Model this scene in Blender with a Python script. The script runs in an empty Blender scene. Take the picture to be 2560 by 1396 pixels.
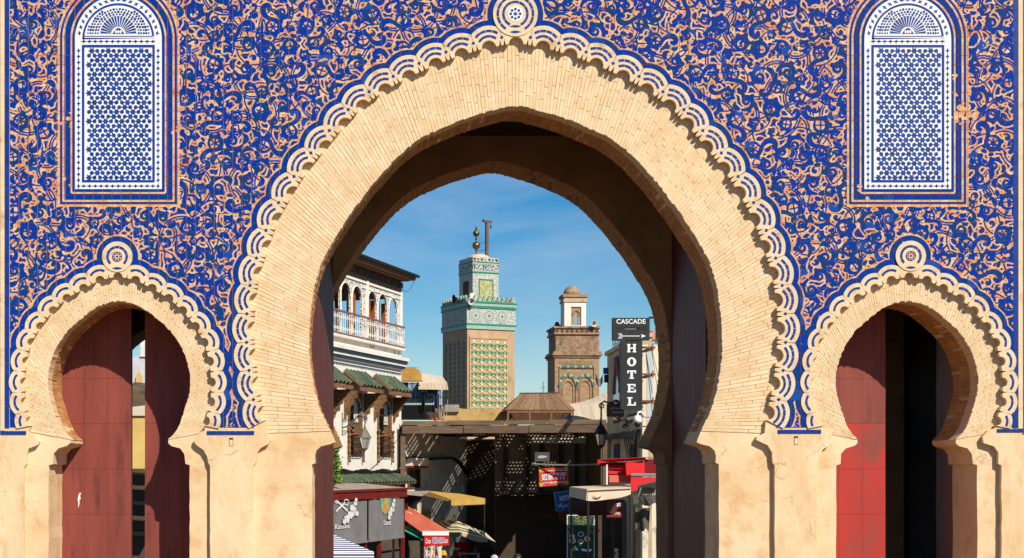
import bpy, math, random
import numpy as np
from mathutils import Vector, Matrix
from mathutils.geometry import tessellate_polygon

# ------------------------------------------------------------------ camera, sky, sun, exposure
SC = bpy.context.scene
COL = SC.collection
EYE, DIST, FPX = 3.0, 18.0, 3600.0
cam = bpy.data.cameras.new("camera"); cam_o = bpy.data.objects.new("camera", cam); COL.objects.link(cam_o)
cam_o.location = (0, -DIST, EYE); cam_o.rotation_euler = (math.radians(90), 0, 0)
cam.sensor_width = 36.0; cam.lens = 36.0 * FPX / 2560.0
cam.shift_x = (1280 - 950) / 2560.0; cam.shift_y = (1170 - 698) / 2560.0
cam.clip_start = 0.1; cam.clip_end = 6000
SC.camera = cam_o
SUN_TO = Vector((0.64, -1.0, 0.95)).normalized()
elev = math.asin(SUN_TO.z); rot = math.atan2(SUN_TO.x, SUN_TO.y)
w = bpy.data.worlds.new("World"); SC.world = w; w.use_nodes = True
nt = w.node_tree; nt.nodes.clear()
wo = nt.nodes.new("ShaderNodeOutputWorld"); bg = nt.nodes.new("ShaderNodeBackground"); sk = nt.nodes.new("ShaderNodeTexSky")
sk.sky_type = 'NISHITA'; sk.sun_disc = False; sk.sun_elevation = elev; sk.sun_rotation = rot
sk.altitude = 0; sk.air_density = 1.0; sk.dust_density = 0.15; sk.ozone_density = 3.5
tc = nt.nodes.new("ShaderNodeTexCoord"); mp = nt.nodes.new("ShaderNodeMapping"); mp.inputs['Scale'].default_value = (2.2, 2.2, 9.0)
mp.inputs['Rotation'].default_value = (0.06, -0.10, 0)
nz = nt.nodes.new("ShaderNodeTexNoise"); nz.inputs['Scale'].default_value = 2.3; nz.inputs['Detail'].default_value = 7; nz.inputs['Roughness'].default_value = .58; nz.inputs['Distortion'].default_value = .5
mr = nt.nodes.new("ShaderNodeMapRange"); mr.inputs['From Min'].default_value = .46; mr.inputs['From Max'].default_value = .86; mr.inputs['To Max'].default_value = .42
mx = nt.nodes.new("ShaderNodeMix"); mx.data_type = 'RGBA'; mx.inputs['B'].default_value = (6.2, 6.9, 8.0, 1)
nt.links.new(tc.outputs['Generated'], mp.inputs['Vector']); nt.links.new(mp.outputs['Vector'], nz.inputs['Vector'])
nt.links.new(nz.outputs['Fac'], mr.inputs['Value']); nt.links.new(mr.outputs['Result'], mx.inputs['Factor'])
hs = nt.nodes.new('ShaderNodeHueSaturation'); hs.inputs['Saturation'].default_value = 1.5
nt.links.new(sk.outputs['Color'], hs.inputs['Color']); nt.links.new(hs.outputs['Color'], mx.inputs['A']); nt.links.new(mx.outputs['Result'], bg.inputs['Color'])
bg.inputs['Strength'].default_value = 0.085
nt.links.new(bg.outputs['Background'], wo.inputs['Surface'])
sun = bpy.data.lights.new("sun", 'SUN'); sun.energy = 5.0; sun.angle = math.radians(0.5); sun.color = (1.0, 0.925, 0.80)
sun_o = bpy.data.objects.new("sun", sun); COL.objects.link(sun_o); sun_o.rotation_euler = SUN_TO.to_track_quat('Z', 'Y').to_euler(); sun_o.location = (20, -30, 40)
vs = SC.view_settings; vs.view_transform = 'Standard'; vs.look = 'None'; vs.gamma = 1; vs.use_curve_mapping = False; vs.exposure = 0.17
SC.cycles.max_bounces = 6; SC.cycles.diffuse_bounces = 4

RND = random.Random(11)
# ------------------------------------------------------------------ materials
MATS = {}
def M(name, c1, c2=None, scale=4.0, lo=.35, hi=.65, c3=None, s3=9.0, t3=(.6, .7), rough=.8, bump=.15, bs=60, bd=.01, stretch=(1, 1, 1),
      island=0.0, metal=0.0, spec=.35, detail=6, trans=0.0, crack=None):
    if name in MATS: return MATS[name]
    m = bpy.data.materials.new(name); m.use_nodes = True; MATS[name] = m
    n = m.node_tree; N = n.nodes; L = n.links
    b = N['Principled BSDF']; b.inputs['Roughness'].default_value = rough; b.inputs['Metallic'].default_value = metal
    b.inputs['Specular IOR Level'].default_value = spec
    if trans: b.inputs['Transmission Weight'].default_value = trans
    g = N.new('ShaderNodeNewGeometry'); mpp = N.new('ShaderNodeMapping'); mpp.inputs['Scale'].default_value = stretch
    L.new(g.outputs['Position'], mpp.inputs['Vector'])
    def noise(sc, d=detail, r=.6):
        q = N.new('ShaderNodeTexNoise'); q.inputs['Scale'].default_value = sc; q.inputs['Detail'].default_value = d; q.inputs['Roughness'].default_value = r
        L.new(mpp.outputs['Vector'], q.inputs['Vector']); return q.outputs['Fac']
    def rng(v, a, bb, t0=0., t1=1.):
        q = N.new('ShaderNodeMapRange'); q.inputs['From Min'].default_value = a; q.inputs['From Max'].default_value = bb; q.inputs['To Min'].default_value = t0; q.inputs['To Max'].default_value = t1
        L.new(v, q.inputs['Value']); return q.outputs['Result']
    def mix(f, a, bb, mode='MIX'):
        q = N.new('ShaderNodeMix'); q.data_type = 'RGBA'; q.blend_type = mode
        if isinstance(f, (int, float)): q.inputs['Factor'].default_value = f
        else: L.new(f, q.inputs['Factor'])
        for s, v in (('A', a), ('B', bb)):
            if isinstance(v, tuple): q.inputs[s].default_value = (*v, 1)
            else: L.new(v, q.inputs[s])
        return q.outputs['Result']
    col = tuple(c1)
    if c2: col = mix(rng(noise(scale), lo, hi), tuple(c1), tuple(c2))
    if c3: col = mix(rng(noise(s3, 8, .65), t3[0], t3[1]), col, tuple(c3))
    if island:
        oi = N.new('ShaderNodeObjectInfo'); ad = N.new('ShaderNodeMath'); ad.operation = 'ADD'; L.new(g.outputs['Random Per Island'], ad.inputs[0]); L.new(oi.outputs['Random'], ad.inputs[1])
        fr = N.new('ShaderNodeMath'); fr.operation = 'FRACT'; L.new(ad.outputs[0], fr.inputs[0])
        hv = N.new('ShaderNodeHueSaturation'); L.new(rng(fr.outputs[0], 0, 1, 1 - island, 1 + island), hv.inputs['Value'])
        if isinstance(col, tuple): hv.inputs['Color'].default_value = (*col, 1)
        else: L.new(col, hv.inputs['Color'])
        col = hv.outputs['Color']
    if crack:
        nd = N.new('ShaderNodeTexNoise'); nd.inputs['Scale'].default_value = 3.5; nd.inputs['Detail'].default_value = 6; L.new(g.outputs['Position'], nd.inputs['Vector'])
        va = N.new('ShaderNodeVectorMath'); va.operation = 'MULTIPLY_ADD'; L.new(nd.outputs['Color'], va.inputs[0]); va.inputs[1].default_value = (.35, .35, .35); L.new(g.outputs['Position'], va.inputs[2])
        vo = N.new('ShaderNodeTexVoronoi'); vo.feature = 'DISTANCE_TO_EDGE'; vo.inputs['Scale'].default_value = crack; L.new(va.outputs['Vector'], vo.inputs['Vector'])
        e1 = rng(vo.outputs['Distance'], .004, .016, 1, 0); e2 = rng(noise(1.7, 3), .52, .60)
        mu = N.new('ShaderNodeMath'); mu.operation = 'MULTIPLY'; L.new(e1, mu.inputs[0]); L.new(e2, mu.inputs[1]); mm = N.new('ShaderNodeMath'); mm.operation = 'MULTIPLY'; L.new(mu.outputs[0], mm.inputs[0]); mm.inputs[1].default_value = .45
        col = mix(mm.outputs[0], col, (.30, .17, .08))
        sp = rng(noise(26, 3), .70, .74); sp2 = rng(noise(2.0, 3), .50, .58); m3 = N.new('ShaderNodeMath'); m3.operation = 'MULTIPLY'; L.new(sp, m3.inputs[0]); L.new(sp2, m3.inputs[1]); m4 = N.new('ShaderNodeMath'); m4.operation = 'MULTIPLY'; L.new(m3.outputs[0], m4.inputs[0]); m4.inputs[1].default_value = .6
        col = mix(m4.outputs[0], col, (.45, .25, .10))
    if isinstance(col, tuple): b.inputs['Base Color'].default_value = (*col, 1)
    else: L.new(col, b.inputs['Base Color'])
    if bump:
        bn = N.new('ShaderNodeBump'); bn.inputs['Strength'].default_value = bump; bn.inputs['Distance'].default_value = bd
        L.new(noise(bs, 5), bn.inputs['Height']); L.new(bn.outputs['Normal'], b.inputs['Normal'])
    return m

def glaze(name, base, navy, light, pitch, ox, oz, rough=.26):
    m = bpy.data.materials.new(name); m.use_nodes = True; MATS[name] = m
    n = m.node_tree; N = n.nodes; L = n.links; b = N['Principled BSDF']; b.inputs['Roughness'].default_value = rough; b.inputs['Specular IOR Level'].default_value = .12
    g = N.new('ShaderNodeNewGeometry')
    mp_ = N.new('ShaderNodeMapping'); mp_.inputs['Location'].default_value = (-ox / pitch, 0, -oz / pitch); mp_.inputs['Scale'].default_value = (1 / pitch, 0, 1 / pitch)
    L.new(g.outputs['Position'], mp_.inputs['Vector'])
    fl = N.new('ShaderNodeVectorMath'); fl.operation = 'FLOOR'; L.new(mp_.outputs['Vector'], fl.inputs[0])
    wn = N.new('ShaderNodeTexWhiteNoise'); L.new(fl.outputs['Vector'], wn.inputs['Vector'])
    cr = N.new('ShaderNodeValToRGB'); e = cr.color_ramp.elements
    e[0].position = 0; e[0].color = (*base, 1); e[1].position = .55; e[1].color = (*base, 1)
    for p, c in ((.8, navy), (.93, navy), (.97, light), (1, light)):
        q = cr.color_ramp.elements.new(p); q.color = (*c, 1)
    L.new(wn.outputs['Value'], cr.inputs['Fac'])
    nz1 = N.new('ShaderNodeTexNoise'); nz1.inputs['Scale'].default_value = 5; nz1.inputs['Detail'].default_value = 8; nz1.inputs['Roughness'].default_value = .7; L.new(g.outputs['Position'], nz1.inputs['Vector'])
    r1 = N.new('ShaderNodeMapRange'); r1.inputs['From Min'].default_value = .48; r1.inputs['From Max'].default_value = .72; r1.inputs['To Max'].default_value = .7; L.new(nz1.outputs['Fac'], r1.inputs['Value'])
    m1 = N.new('ShaderNodeMix'); m1.data_type = 'RGBA'; L.new(r1.outputs['Result'], m1.inputs['Factor']); L.new(cr.outputs['Color'], m1.inputs['A']); m1.inputs['B'].default_value = (*navy, 1)
    nz2 = N.new('ShaderNodeTexNoise'); nz2.inputs['Scale'].default_value = 38; nz2.inputs['Detail'].default_value = 6; L.new(g.outputs['Position'], nz2.inputs['Vector'])
    r2 = N.new('ShaderNodeMapRange'); r2.inputs['From Min'].default_value = .66; r2.inputs['From Max'].default_value = .74; r2.inputs['To Max'].default_value = .5; L.new(nz2.outputs['Fac'], r2.inputs['Value'])
    m2 = N.new('ShaderNodeMix'); m2.data_type = 'RGBA'; L.new(r2.outputs['Result'], m2.inputs['Factor']); L.new(m1.outputs['Result'], m2.inputs['A']); m2.inputs['B'].default_value = (*light, 1)
    L.new(m2.outputs['Result'], b.inputs['Base Color'])
    bn = N.new('ShaderNodeBump'); bn.inputs['Strength'].default_value = .12; bn.inputs['Distance'].default_value = .006; L.new(nz2.outputs['Fac'], bn.inputs['Height']); L.new(bn.outputs['Normal'], b.inputs['Normal'])
    return m

# ------------------------------------------------------------------ mesh building
class MB:
    def __init__(s): s.v = []; s.f = []; s.m = []
    def add(s, vs, fs, mi=0):
        o = len(s.v); s.v.extend(Vector(p) for p in vs); s.f.extend([tuple(i + o for i in f) for f in fs]); s.m.extend([mi] * len(fs)); return s
    def box(s, x0, x1, y0, y1, z0, z1, mi=0):
        return s.add([(x0, y0, z0), (x1, y0, z0), (x1, y1, z0), (x0, y1, z0), (x0, y0, z1), (x1, y0, z1), (x1, y1, z1), (x0, y1, z1)],
                     [(0, 3, 2, 1), (4, 5, 6, 7), (0, 1, 5, 4), (1, 2, 6, 5), (2, 3, 7, 6), (3, 0, 4, 7)], mi)
    def prism(s, poly, y0, y1, mi=0, holes=(), back=True):
        """poly in (x, z); front face at y0, back face at y1"""
        loops = [list(poly)] + [list(h) for h in holes]; flat = [p for l in loops for p in l]; n = len(flat)
        tri = tessellate_polygon([[Vector((p[0], p[1], 0)) for p in l] for l in loops])
        vs = [(p[0], y0, p[1]) for p in flat] + [(p[0], y1, p[1]) for p in flat]
        fs = [tuple(t) for t in tri]
        if back: fs += [tuple(i + n for i in t[::-1]) for t in tri]
        k = 0
        for l in loops:
            for i in range(len(l)):
                a, b = k + i, k + (i + 1) % len(l); fs.append((a, b, b + n, a + n))
            k += len(l)
        return s.add(vs, fs, mi)
    def tube(s, pts, r, n=6, mi=0, cap=True):
        pts = [Vector(p) for p in pts]; rr = r if isinstance(r, (list, tuple)) else [r] * len(pts); vs = []; fs = []
        up0 = Vector((0, 0, 1))
        for i, p in enumerate(pts):
            t = (pts[min(i + 1, len(pts) - 1)] - pts[max(i - 1, 0)])
            t = t.normalized() if t.length > 1e-9 else Vector((0, 0, 1))
            up = up0 if abs(t.z) < .95 else Vector((0, 1, 0))
            a = t.cross(up).normalized(); b = t.cross(a)
            for k in range(n):
                q = 2 * math.pi * (k + .5) / n; vs.append(p + (a * math.cos(q) + b * math.sin(q)) * rr[i])
        for i in range(len(pts) - 1):
            for k in range(n): fs.append((i * n + k, i * n + (k + 1) % n, (i + 1) * n + (k + 1) % n, (i + 1) * n + k))
        if cap: fs += [tuple(range(n))[::-1], tuple(range((len(pts) - 1) * n, len(pts) * n))]
        return s.add(vs, fs, mi)
    def lathe(s, prof, c=(0, 0, 0), n=16, mi=0):
        vs = []; fs = []
        for r, z in prof:
            for k in range(n): q = 2 * math.pi * k / n; vs.append((c[0] + r * math.cos(q), c[1] + r * math.sin(q), c[2] + z))
        for i in range(len(prof) - 1):
            for k in range(n): fs.append((i * n + k, i * n + (k + 1) % n, (i + 1) * n + (k + 1) % n, (i + 1) * n + k))
        fs += [tuple(range(n))[::-1], tuple(range((len(prof) - 1) * n, len(prof) * n))]
        return s.add(vs, fs, mi)
    def slab(s, a, b, c, d, th, mi=0):
        a, b, c, d = map(Vector, (a, b, c, d)); nrm = (c - a).cross(d - b).normalized() * th
        return s.add([a, b, c, d, a - nrm, b - nrm, c - nrm, d - nrm], [(0, 1, 2, 3), (7, 6, 5, 4), (0, 4, 5, 1), (1, 5, 6, 2), (2, 6, 7, 3), (3, 7, 4, 0)], mi)
    def ball(s, c, r, n=12, mi=0, sz=1.0):
        h = n // 2
        return s.lathe([(r * math.sin(math.pi * i / h) + 1e-4, -r * sz * math.cos(math.pi * i / h)) for i in range(h + 1)], c, n, mi)
    def merge(s, o, mtx=None, mi=None):
        k = len(s.v); s.v.extend((mtx @ p) if mtx else p.copy() for p in o.v); s.f.extend([tuple(i + k for i in f) for f in o.f]); s.m.extend(o.m if mi is None else [mi] * len(o.f)); return s
    def xf(s, mtx): s.v = [mtx @ p for p in s.v]; return s
    def build(s, name, mats, parent=None, world=True, smooth=False, label=None, kind=None):
        me = bpy.data.meshes.new(name); vs = s.v
        if world and parent is not None:
            inv = WM[parent.name].inverted(); vs = [inv @ p for p in vs]
        me.from_pydata([tuple(p) for p in vs], [], s.f)
        for mm in (mats if isinstance(mats, (list, tuple)) else [mats]): me.materials.append(mm)
        if any(s.m): me.polygons.foreach_set('material_index', s.m)
        if smooth: me.polygons.foreach_set('use_smooth', [True] * len(s.f))
        me.update()
        return link(name, me, parent, label, kind)
WM = {}
def link(name, me, parent=None, label=None, kind=None):
    o = bpy.data.objects.new(name, me); COL.objects.link(o)
    if parent is not None: o.parent = parent; WM[o.name] = WM[parent.name]
    else: WM[o.name] = Matrix.Identity(4)
    if label: o['label'] = label
    if kind: o['kind'] = kind
    return o
def inst(name, me, parent, loc, rot=(0, 0, 0), scale=(1, 1, 1)):
    """a piece that shares its mesh; loc in world coordinates"""
    o = bpy.data.objects.new(name, me); COL.objects.link(o); o.parent = parent
    o.matrix_local = WM[parent.name].inverted() @ Matrix.Translation(loc) @ Vector_euler(rot) @ Matrix.Diagonal((*scale, 1))
    WM[o.name] = WM[parent.name] @ o.matrix_local
    return o
def Vector_euler(r):
    from mathutils import Euler
    return Euler(r).to_matrix().to_4x4()
def mesh_of(mb, name, mats):
    me = bpy.data.meshes.new(name); me.from_pydata([tuple(p) for p in mb.v], [], mb.f)
    for mm in (mats if isinstance(mats, (list, tuple)) else [mats]): me.materials.append(mm)
    if any(mb.m): me.polygons.foreach_set('material_index', mb.m)
    me.update(); return me
def tag(o, label, cat, group=None, kind=None):
    o['label'] = label
    if cat: o['category'] = cat
    if group: o['group'] = group
    if kind: o['kind'] = kind
    return o
def thing(name, label, cat, loc=(0, 0, 0), rz=0.0, group=None):
    o = bpy.data.objects.new(name, None); COL.objects.link(o); o.location = loc; o.rotation_euler = (0, 0, rz); o.empty_display_size = .2
    WM[o.name] = Matrix.Translation(loc) @ Matrix.Rotation(rz, 4, 'Z'); return tag(o, label, cat, group)
def struct(name, mb, mat): 
    o = mb.build(name, mat); o['kind'] = 'structure'; return o
def P(px, py, D): return Vector(((px - 950) / FPX * D, D - DIST, EYE + (1170 - py) / FPX * D))
def rect(mb, px0, px1, py0, py1, D, th=.05, mi=0):
    a = P(px0, py1, D); b = P(px1, py0, D); return mb.box(a.x, b.x, a.y, a.y + th, a.z, b.z, mi)
def X(px): return (px - 950) / 200.0
def Z(py): return EYE + (1170 - py) / 200.0
def XZ(pts): return [(X(a), Z(b)) for a, b in pts]

def text_mb(body, size=1.0, bold=0.0, shear=0.0, align='LEFT', spacing=1.0):
    cu = bpy.data.curves.new('lettering', 'FONT'); cu.body = body; cu.size = size; cu.offset = bold; cu.shear = shear; cu.align_x = align; cu.space_character = spacing; cu.resolution_u = 3
    o = bpy.data.objects.new('lettering', cu); COL.objects.link(o)
    bpy.context.view_layer.update()
    me = bpy.data.meshes.new_from_object(o.evaluated_get(bpy.context.evaluated_depsgraph_get()))
    mb = MB(); mb.v = [v.co.copy() for v in me.vertices]; mb.f = [tuple(p.vertices) for p in me.polygons]; mb.m = [0] * len(mb.f)
    bpy.data.objects.remove(o); bpy.data.curves.remove(cu); bpy.data.meshes.remove(me)
    return mb
def fit_text(body, px0, px1, py0, py1, D, bold=0.0, shear=0.0, depth=0.0, spacing=1.0):
    """lettering that fills a rectangle standing at distance D, facing the street"""
    mb = text_mb(body, 1.0, bold, shear, spacing=spacing)
    if not mb.v: return mb
    x0 = min(p.x for p in mb.v); x1 = max(p.x for p in mb.v); y0 = min(p.y for p in mb.v); y1 = max(p.y for p in mb.v)
    a = P(px0, py1, D); b = P(px1, py0, D)
    mb.v = [Vector((a.x + (p.x - x0) / (x1 - x0) * (b.x - a.x), a.y, a.z + (p.y - y0) / (y1 - y0) * (b.z - a.z))) for p in mb.v]
    return mb

cream = M('cream_plaster', (.80, .61, .38), (.69, .455, .235), 1.3, .34, .66, c3=(.60, .36, .16), s3=2.6, t3=(.52, .74), rough=.9, bump=.4, bs=18, bd=.018, crack=1.6)
pier_m = M('pier_plaster', (.81, .63, .395), (.69, .455, .235), 1.0, .34, .66, c3=(.60, .36, .16), s3=2.2, t3=(.52, .74), rough=.9, bump=.4, bs=14, bd=.02, stretch=(1.4, 1.4, .7), crack=1.6)
brick_m = M('whitewashed_brick', (.80, .605, .38), (.70, .475, .255), 5.5, .35, .72, c3=(.55, .31, .13), s3=9, t3=(.62, .8), rough=.92, bump=.5, bs=55, bd=.008, island=.03)
mortar_m = M('mortar', (.76, .55, .31), (.66, .45, .22), 8, rough=.95, bump=.4)
band_m = M('ivory_band', (.78, .61, .39), (.69, .49, .28), 4, .35, .7, c3=(.50, .29, .13), s3=5, t3=(.54, .72), rough=.9, bump=.5, bs=34, bd=.012)
shade_m = M('shade_dark_plaster', (.035, .018, .010), (.022, .012, .007), 1.5, rough=.95, bump=.4, bs=20)  # near-black plaster: the chamber's deep shade is put into its colour
terra_m = M('terracotta_body', (.61, .27, .112), (.78, .51, .27), 7.5, .40, .66, c3=(.62, .16, .05), s3=3.0, t3=(.55, .68), rough=.8, bump=.3, bs=80, bd=.004)
white_z = M('white_zellige', (.80, .79, .76), (.72, .70, .66), 6, .4, .8, c3=(.62, .42, .28), s3=11, t3=(.68, .8), rough=.5, bump=.15)
blue_in = M('blue_inlay', (.006, .04, .30), (.006, .035, .17), 14, .4, .7, rough=.45, spec=.2, bump=.12, island=.15)
blue_z = M('blue_zellige', (.008, .05, .28), (.012, .05, .17), 20, .4, .7, rough=.45, spec=.2, bump=.1, island=.25)
red_door = M('red_painted_sheet', (.265, .056, .038), (.175, .038, .027), 2.2, .32, .68, c3=(.11, .028, .02), s3=5, t3=(.52, .72), rough=.6, bump=.5, bs=38, bd=.006, stretch=(1.6, 1, .22))
red_wood = M('red_painted_wood', (.14, .025, .016), (.075, .014, .01), 3, .35, .7, rough=.6, bump=.5, bs=30, stretch=(5, 5, .3))
door_edge = M('dark_door_wood', (.08, .025, .015), rough=.8)
# ------------------------------------------------------------------ the ground
g = MB()
ny = [(-900, 0), (5, 0), (14, -.56), (30, -1.5), (60, -1.6), (1500, -1.6)]
for i in range(len(ny) - 1):
    (y0, z0), (y1, z1) = ny[i], ny[i + 1]
    g.add([(-1200, y0, z0), (1200, y0, z0), (1200, y1, z1), (-1200, y1, z1)], [(0, 1, 2, 3)])
st_ = MB(); ys_ = [(4.6, .004), (5, .004), (14, -.556), (30, -1.496), (62, -1.596)]
for (y0, z0), (y1, z1) in zip(ys_[:-1], ys_[1:]): st_.add([(-14, y0, z0), (14, y0, z0), (14, y1, z1), (-14, y1, z1)], [(0, 1, 2, 3)])
struct('plaza', MB().add([(-40, -60, .004), (40, -60, .004), (40, 4.59, .004), (-40, 4.59, .004)], [(0, 1, 2, 3)]), M('plaza_stone', (.20, .13, .075), (.15, .095, .055), .9, rough=.9, bump=.3, bs=7))
struct('street', st_, M('shade_dark_cobbles', (.07, .055, .042), (.045, .036, .028), 3, rough=.85, bump=.5, bs=9))  # street coloured extra dark to deepen the shade beyond the gate
struct('ground', g, M('stone_paving', (.11, .085, .06), (.08, .06, .045), .8, rough=.9, bump=.4, bs=6))

# ------------------------------------------------------------------ the great gate
GATE = thing('city_gate', 'great blue tiled city gate with three horseshoe arches and cream brick rings', 'gate')
BIG_C, SML_C, SMR_C = 1290, 295, 2272
big_in = [(0, 262), (20, 263), (41, 268), (80, 279), (134, 296), (186, 318), (226, 336), (258, 357), (293, 386), (323, 418), (360, 460), (389, 499), (407, 521), (443, 577), (468, 618),
          (489, 660), (505, 715), (515, 779), (519, 840), (518, 894), (509, 957), (496, 1012), (480, 1049), (466, 1078), (456, 1101)]
big_cap = [(455, 1106), (466, 1111), (488, 1116), (500, 1126), (503, 1140), (503, 1158), (511, 1161), (511, 1600)]
sm_in = [(0, 752), (29, 756), (62, 770), (98, 798), (130, 827), (155, 864), (169, 896), (178, 936), (178, 975), (170, 1008), (160, 1040), (145, 1075), (124, 1099)]
sm_cap = [(123, 1108), (131, 1115), (153, 1121), (164, 1135), (166, 1160), (177, 1163), (177, 1600)]
BOT = 1770
def catmull(pts, step):
    out = []
    for i in range(len(pts) - 1):
        p0 = pts[i - 1] if i else (-pts[1][0], pts[1][1]); p1, p2 = pts[i], pts[i + 1]; p3 = pts[i + 2] if i + 2 < len(pts) else (2 * p2[0] - p1[0], 2 * p2[1] - p1[1])
        n = max(1, int(math.hypot(p2[0] - p1[0], p2[1] - p1[1]) / step))
        for k in range(n):
            t = k / n; out.append(tuple(.5 * (2 * p1[j] + (p2[j] - p0[j]) * t + (2 * p0[j] - 5 * p1[j] + 4 * p2[j] - p3[j]) * t * t + (3 * p1[j] - p0[j] - 3 * p2[j] + p3[j]) * t ** 3) for j in (0, 1)))
    return out + [pts[-1]]
def intrados(cx, arc, cap, step=14, jit=0.0):
    c = catmull(arc, step); h = c + cap[:-1] + [(cap[-1][0], BOT)]
    r = random.Random(5)
    j = lambda: r.uniform(-jit, jit)
    return [(cx - a + j(), b + j()) for a, b in h[::-1]][:-1] + [(cx + a + j(), b + j()) for a, b in h]
R_BIG = intrados(BIG_C, big_in, big_cap, 8, .5); R_SML = intrados(SML_C, sm_in, sm_cap, 10, .6); R_SMR = intrados(SMR_C, sm_in, sm_cap, 10, .6)
# rounded scallops of the outer edge ------------------------------------------------
B_BIG = [(0, 93), (71, 103), (141, 122), (207, 147), (275, 178), (336, 212), (394, 254), (440, 301), (488, 358), (532, 413), (572, 475), (609, 543), (635, 613), (656, 681), (667, 749), (672, 822), (668, 891), (660, 962), (646, 1036)]
B_SM = [(0, 682), (48, 691), (91, 712), (134, 738), (170, 770), (203, 811), (226, 853), (240, 902), (245, 956), (243, 1007), (230, 1056)]
class Scallops:
    def __init__(s, cx, B, rb, R, notches, depth):
        pts = [(-a, b) for a, b in B[:0:-1]] + list(B); s.n = len(pts); s.rb, s.R = rb, R
        s.c = []; s.nr = []
        for i, (x, y) in enumerate(pts):
            a = pts[max(i - 1, 0)]; b = pts[min(i + 1, s.n - 1)]; tx, ty = b[0] - a[0], b[1] - a[1]; q = math.hypot(tx, ty); tx /= q; ty /= q
            nx, ny_ = ty, -tx; s.nr.append((nx, ny_)); s.c.append((cx + x - nx * rb, y - ny_ * rb))
        s.bite = []; s.half_a = []; s.half_b = []
        for i in range(s.n):
            nx, ny_ = s.nr[i]; tx, ty = -ny_, nx; c = s.c[i]
            s.bite.append([(c[0] + rb * (nx * math.sin(q) - tx * math.cos(q)), c[1] + rb * (ny_ * math.sin(q) - ty * math.cos(q))) for q in [math.pi * k / 12 for k in range(13)]])
        s.cusp = []   # between i and i+1 : list of points, middle index
        for i in range(s.n - 1):
            a = s.bite[i][-1]; b = s.bite[i + 1][0]; nx = s.nr[i][0] + s.nr[i + 1][0]; ny_ = s.nr[i][1] + s.nr[i + 1][1]; q = math.hypot(nx, ny_); nx /= q; ny_ /= q
            pt = lambda t, d=0: (a[0] + (b[0] - a[0]) * t + nx * d, a[1] + (b[1] - a[1]) * t + ny_ * d)
            if notches == 2: L = [pt(.25), pt(.33, depth), pt(.41)]; Rr = [pt(.59), pt(.67, depth), pt(.75)]; mid = pt(.5)
            else: L = [pt(.40)]; Rr = [pt(.60)]; mid = pt(.5, depth)
            s.cusp.append((L, mid, Rr))
    def outline(s):
        o = []
        for i in range(s.n):
            o += s.bite[i]
            if i < s.n - 1: L, m, r = s.cusp[i]; o += L + [m] + r
        return o
    def polygon(s, i):
        c = s.c[i]; nb = []
        for j in (i - 1, i + 1):
            if 0 <= j < s.n: nb.append(s.c[j])
            else: k = i + (1 if j < i else -1); nb.append((2 * c[0] - s.c[k][0], 2 * c[1] - s.c[k][1]))
        nx, ny_ = s.nr[i]; tx, ty = -ny_, nx; arc = []
        for k in range(-52, 53):
            q = math.radians(k * 2); p = (c[0] + s.R * (nx * math.cos(q) + tx * math.sin(q)), c[1] + s.R * (ny_ * math.cos(q) + ty * math.sin(q)))
            if all((p[0] - c[0]) ** 2 + (p[1] - c[1]) ** 2 <= (p[0] - m[0]) ** 2 + (p[1] - m[1]) ** 2 for m in nb) and p[1] < 1072: arc.append(p)
        low = []
        if i < s.n - 1: L, m, r = s.cusp[i]; low += [m] + L[::-1]
        low += s.bite[i][::-1]
        if i > 0: L, m, r = s.cusp[i - 1]; low += r[::-1] + [m]
        return arc + low
S_BIG = Scallops(BIG_C, B_BIG, 18, 55, 2, 15); S_SML = Scallops(SML_C, B_SM, 12, 39, 1, 11); S_SMR = Scallops(SMR_C, B_SM, 12, 39, 1, 11)
pier = {'BL': [(633, BOT), (633, 1166), (641, 1156), (643, 1133), (651, 1121), (672, 1110), (677, 1102), (666, 1083)],
        'BR': [(1912, 1083), (1892, 1093), (1891, 1100), (1905, 1107), (1919, 1113), (1930, 1131), (1932, 1157), (1937, 1165), (1937, BOT)],
        'LL': [(59, BOT), (59, 1171), (66, 1161), (67, 1138), (71, 1122), (95, 1112), (99, 1105), (82, 1089), (70, 1079)],
        'LR': [(512, 1076), (503, 1080), (486, 1098), (485, 1106), (492, 1114), (508, 1125), (518, 1142), (520, 1156), (525, 1165), (525, BOT)],
        'RL': [(2042, BOT), (2042, 1158), (2050, 1140), (2057, 1124), (2076, 1112), (2084, 1096), (2078, 1085), (2052, 1078)],
        'RR': [(2490, 1070), (2470, 1077), (2457, 1092), (2459, 1108), (2485, 1116), (2496, 1131), (2496, 1160), (2504, 1164), (2504, BOT)]}
TOP, LFT, RGT = -330, -170, 2730
outA = [(LFT, BOT), (LFT, TOP)] + [(RGT, TOP), (RGT, BOT)] + (pier['RL'] + S_SMR.outline() + pier['RR'])[::-1] + (pier['BL'] + S_BIG.outline() + pier['BR'])[::-1] + (pier['LL'] + S_SML.outline() + pier['LR'])[::-1]
def wobble(poly, seed):
    r = random.Random(seed); out = []
    for i, p in enumerate(poly):
        q = poly[(i + 1) % len(poly)]; out.append(p)
        if abs(p[0] - q[0]) < 3 and abs(p[1] - q[1]) > 100 and 0 < p[0] < 2560:
            n = int(abs(p[1] - q[1]) / 26)
            for k in range(1, n): out.append((p[0] + (q[0] - p[0]) * k / n + r.uniform(-.9, .9), p[1] + (q[1] - p[1]) * k / n))
    return out
outA = wobble(outA, 1)
MB().prism(XZ(outA), 0, .079).build('facade', pier_m, GATE)
outB = [(LFT + 4, BOT), (LFT + 4, TOP + 4), (RGT - 4, TOP + 4), (RGT - 4, BOT)] + R_SMR[::-1] + R_BIG[::-1] + R_SML[::-1]
outB = wobble(outB, 2)
MB().prism(XZ(outB), .075, .85).build('arch_wall', cream, GATE)
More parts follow.
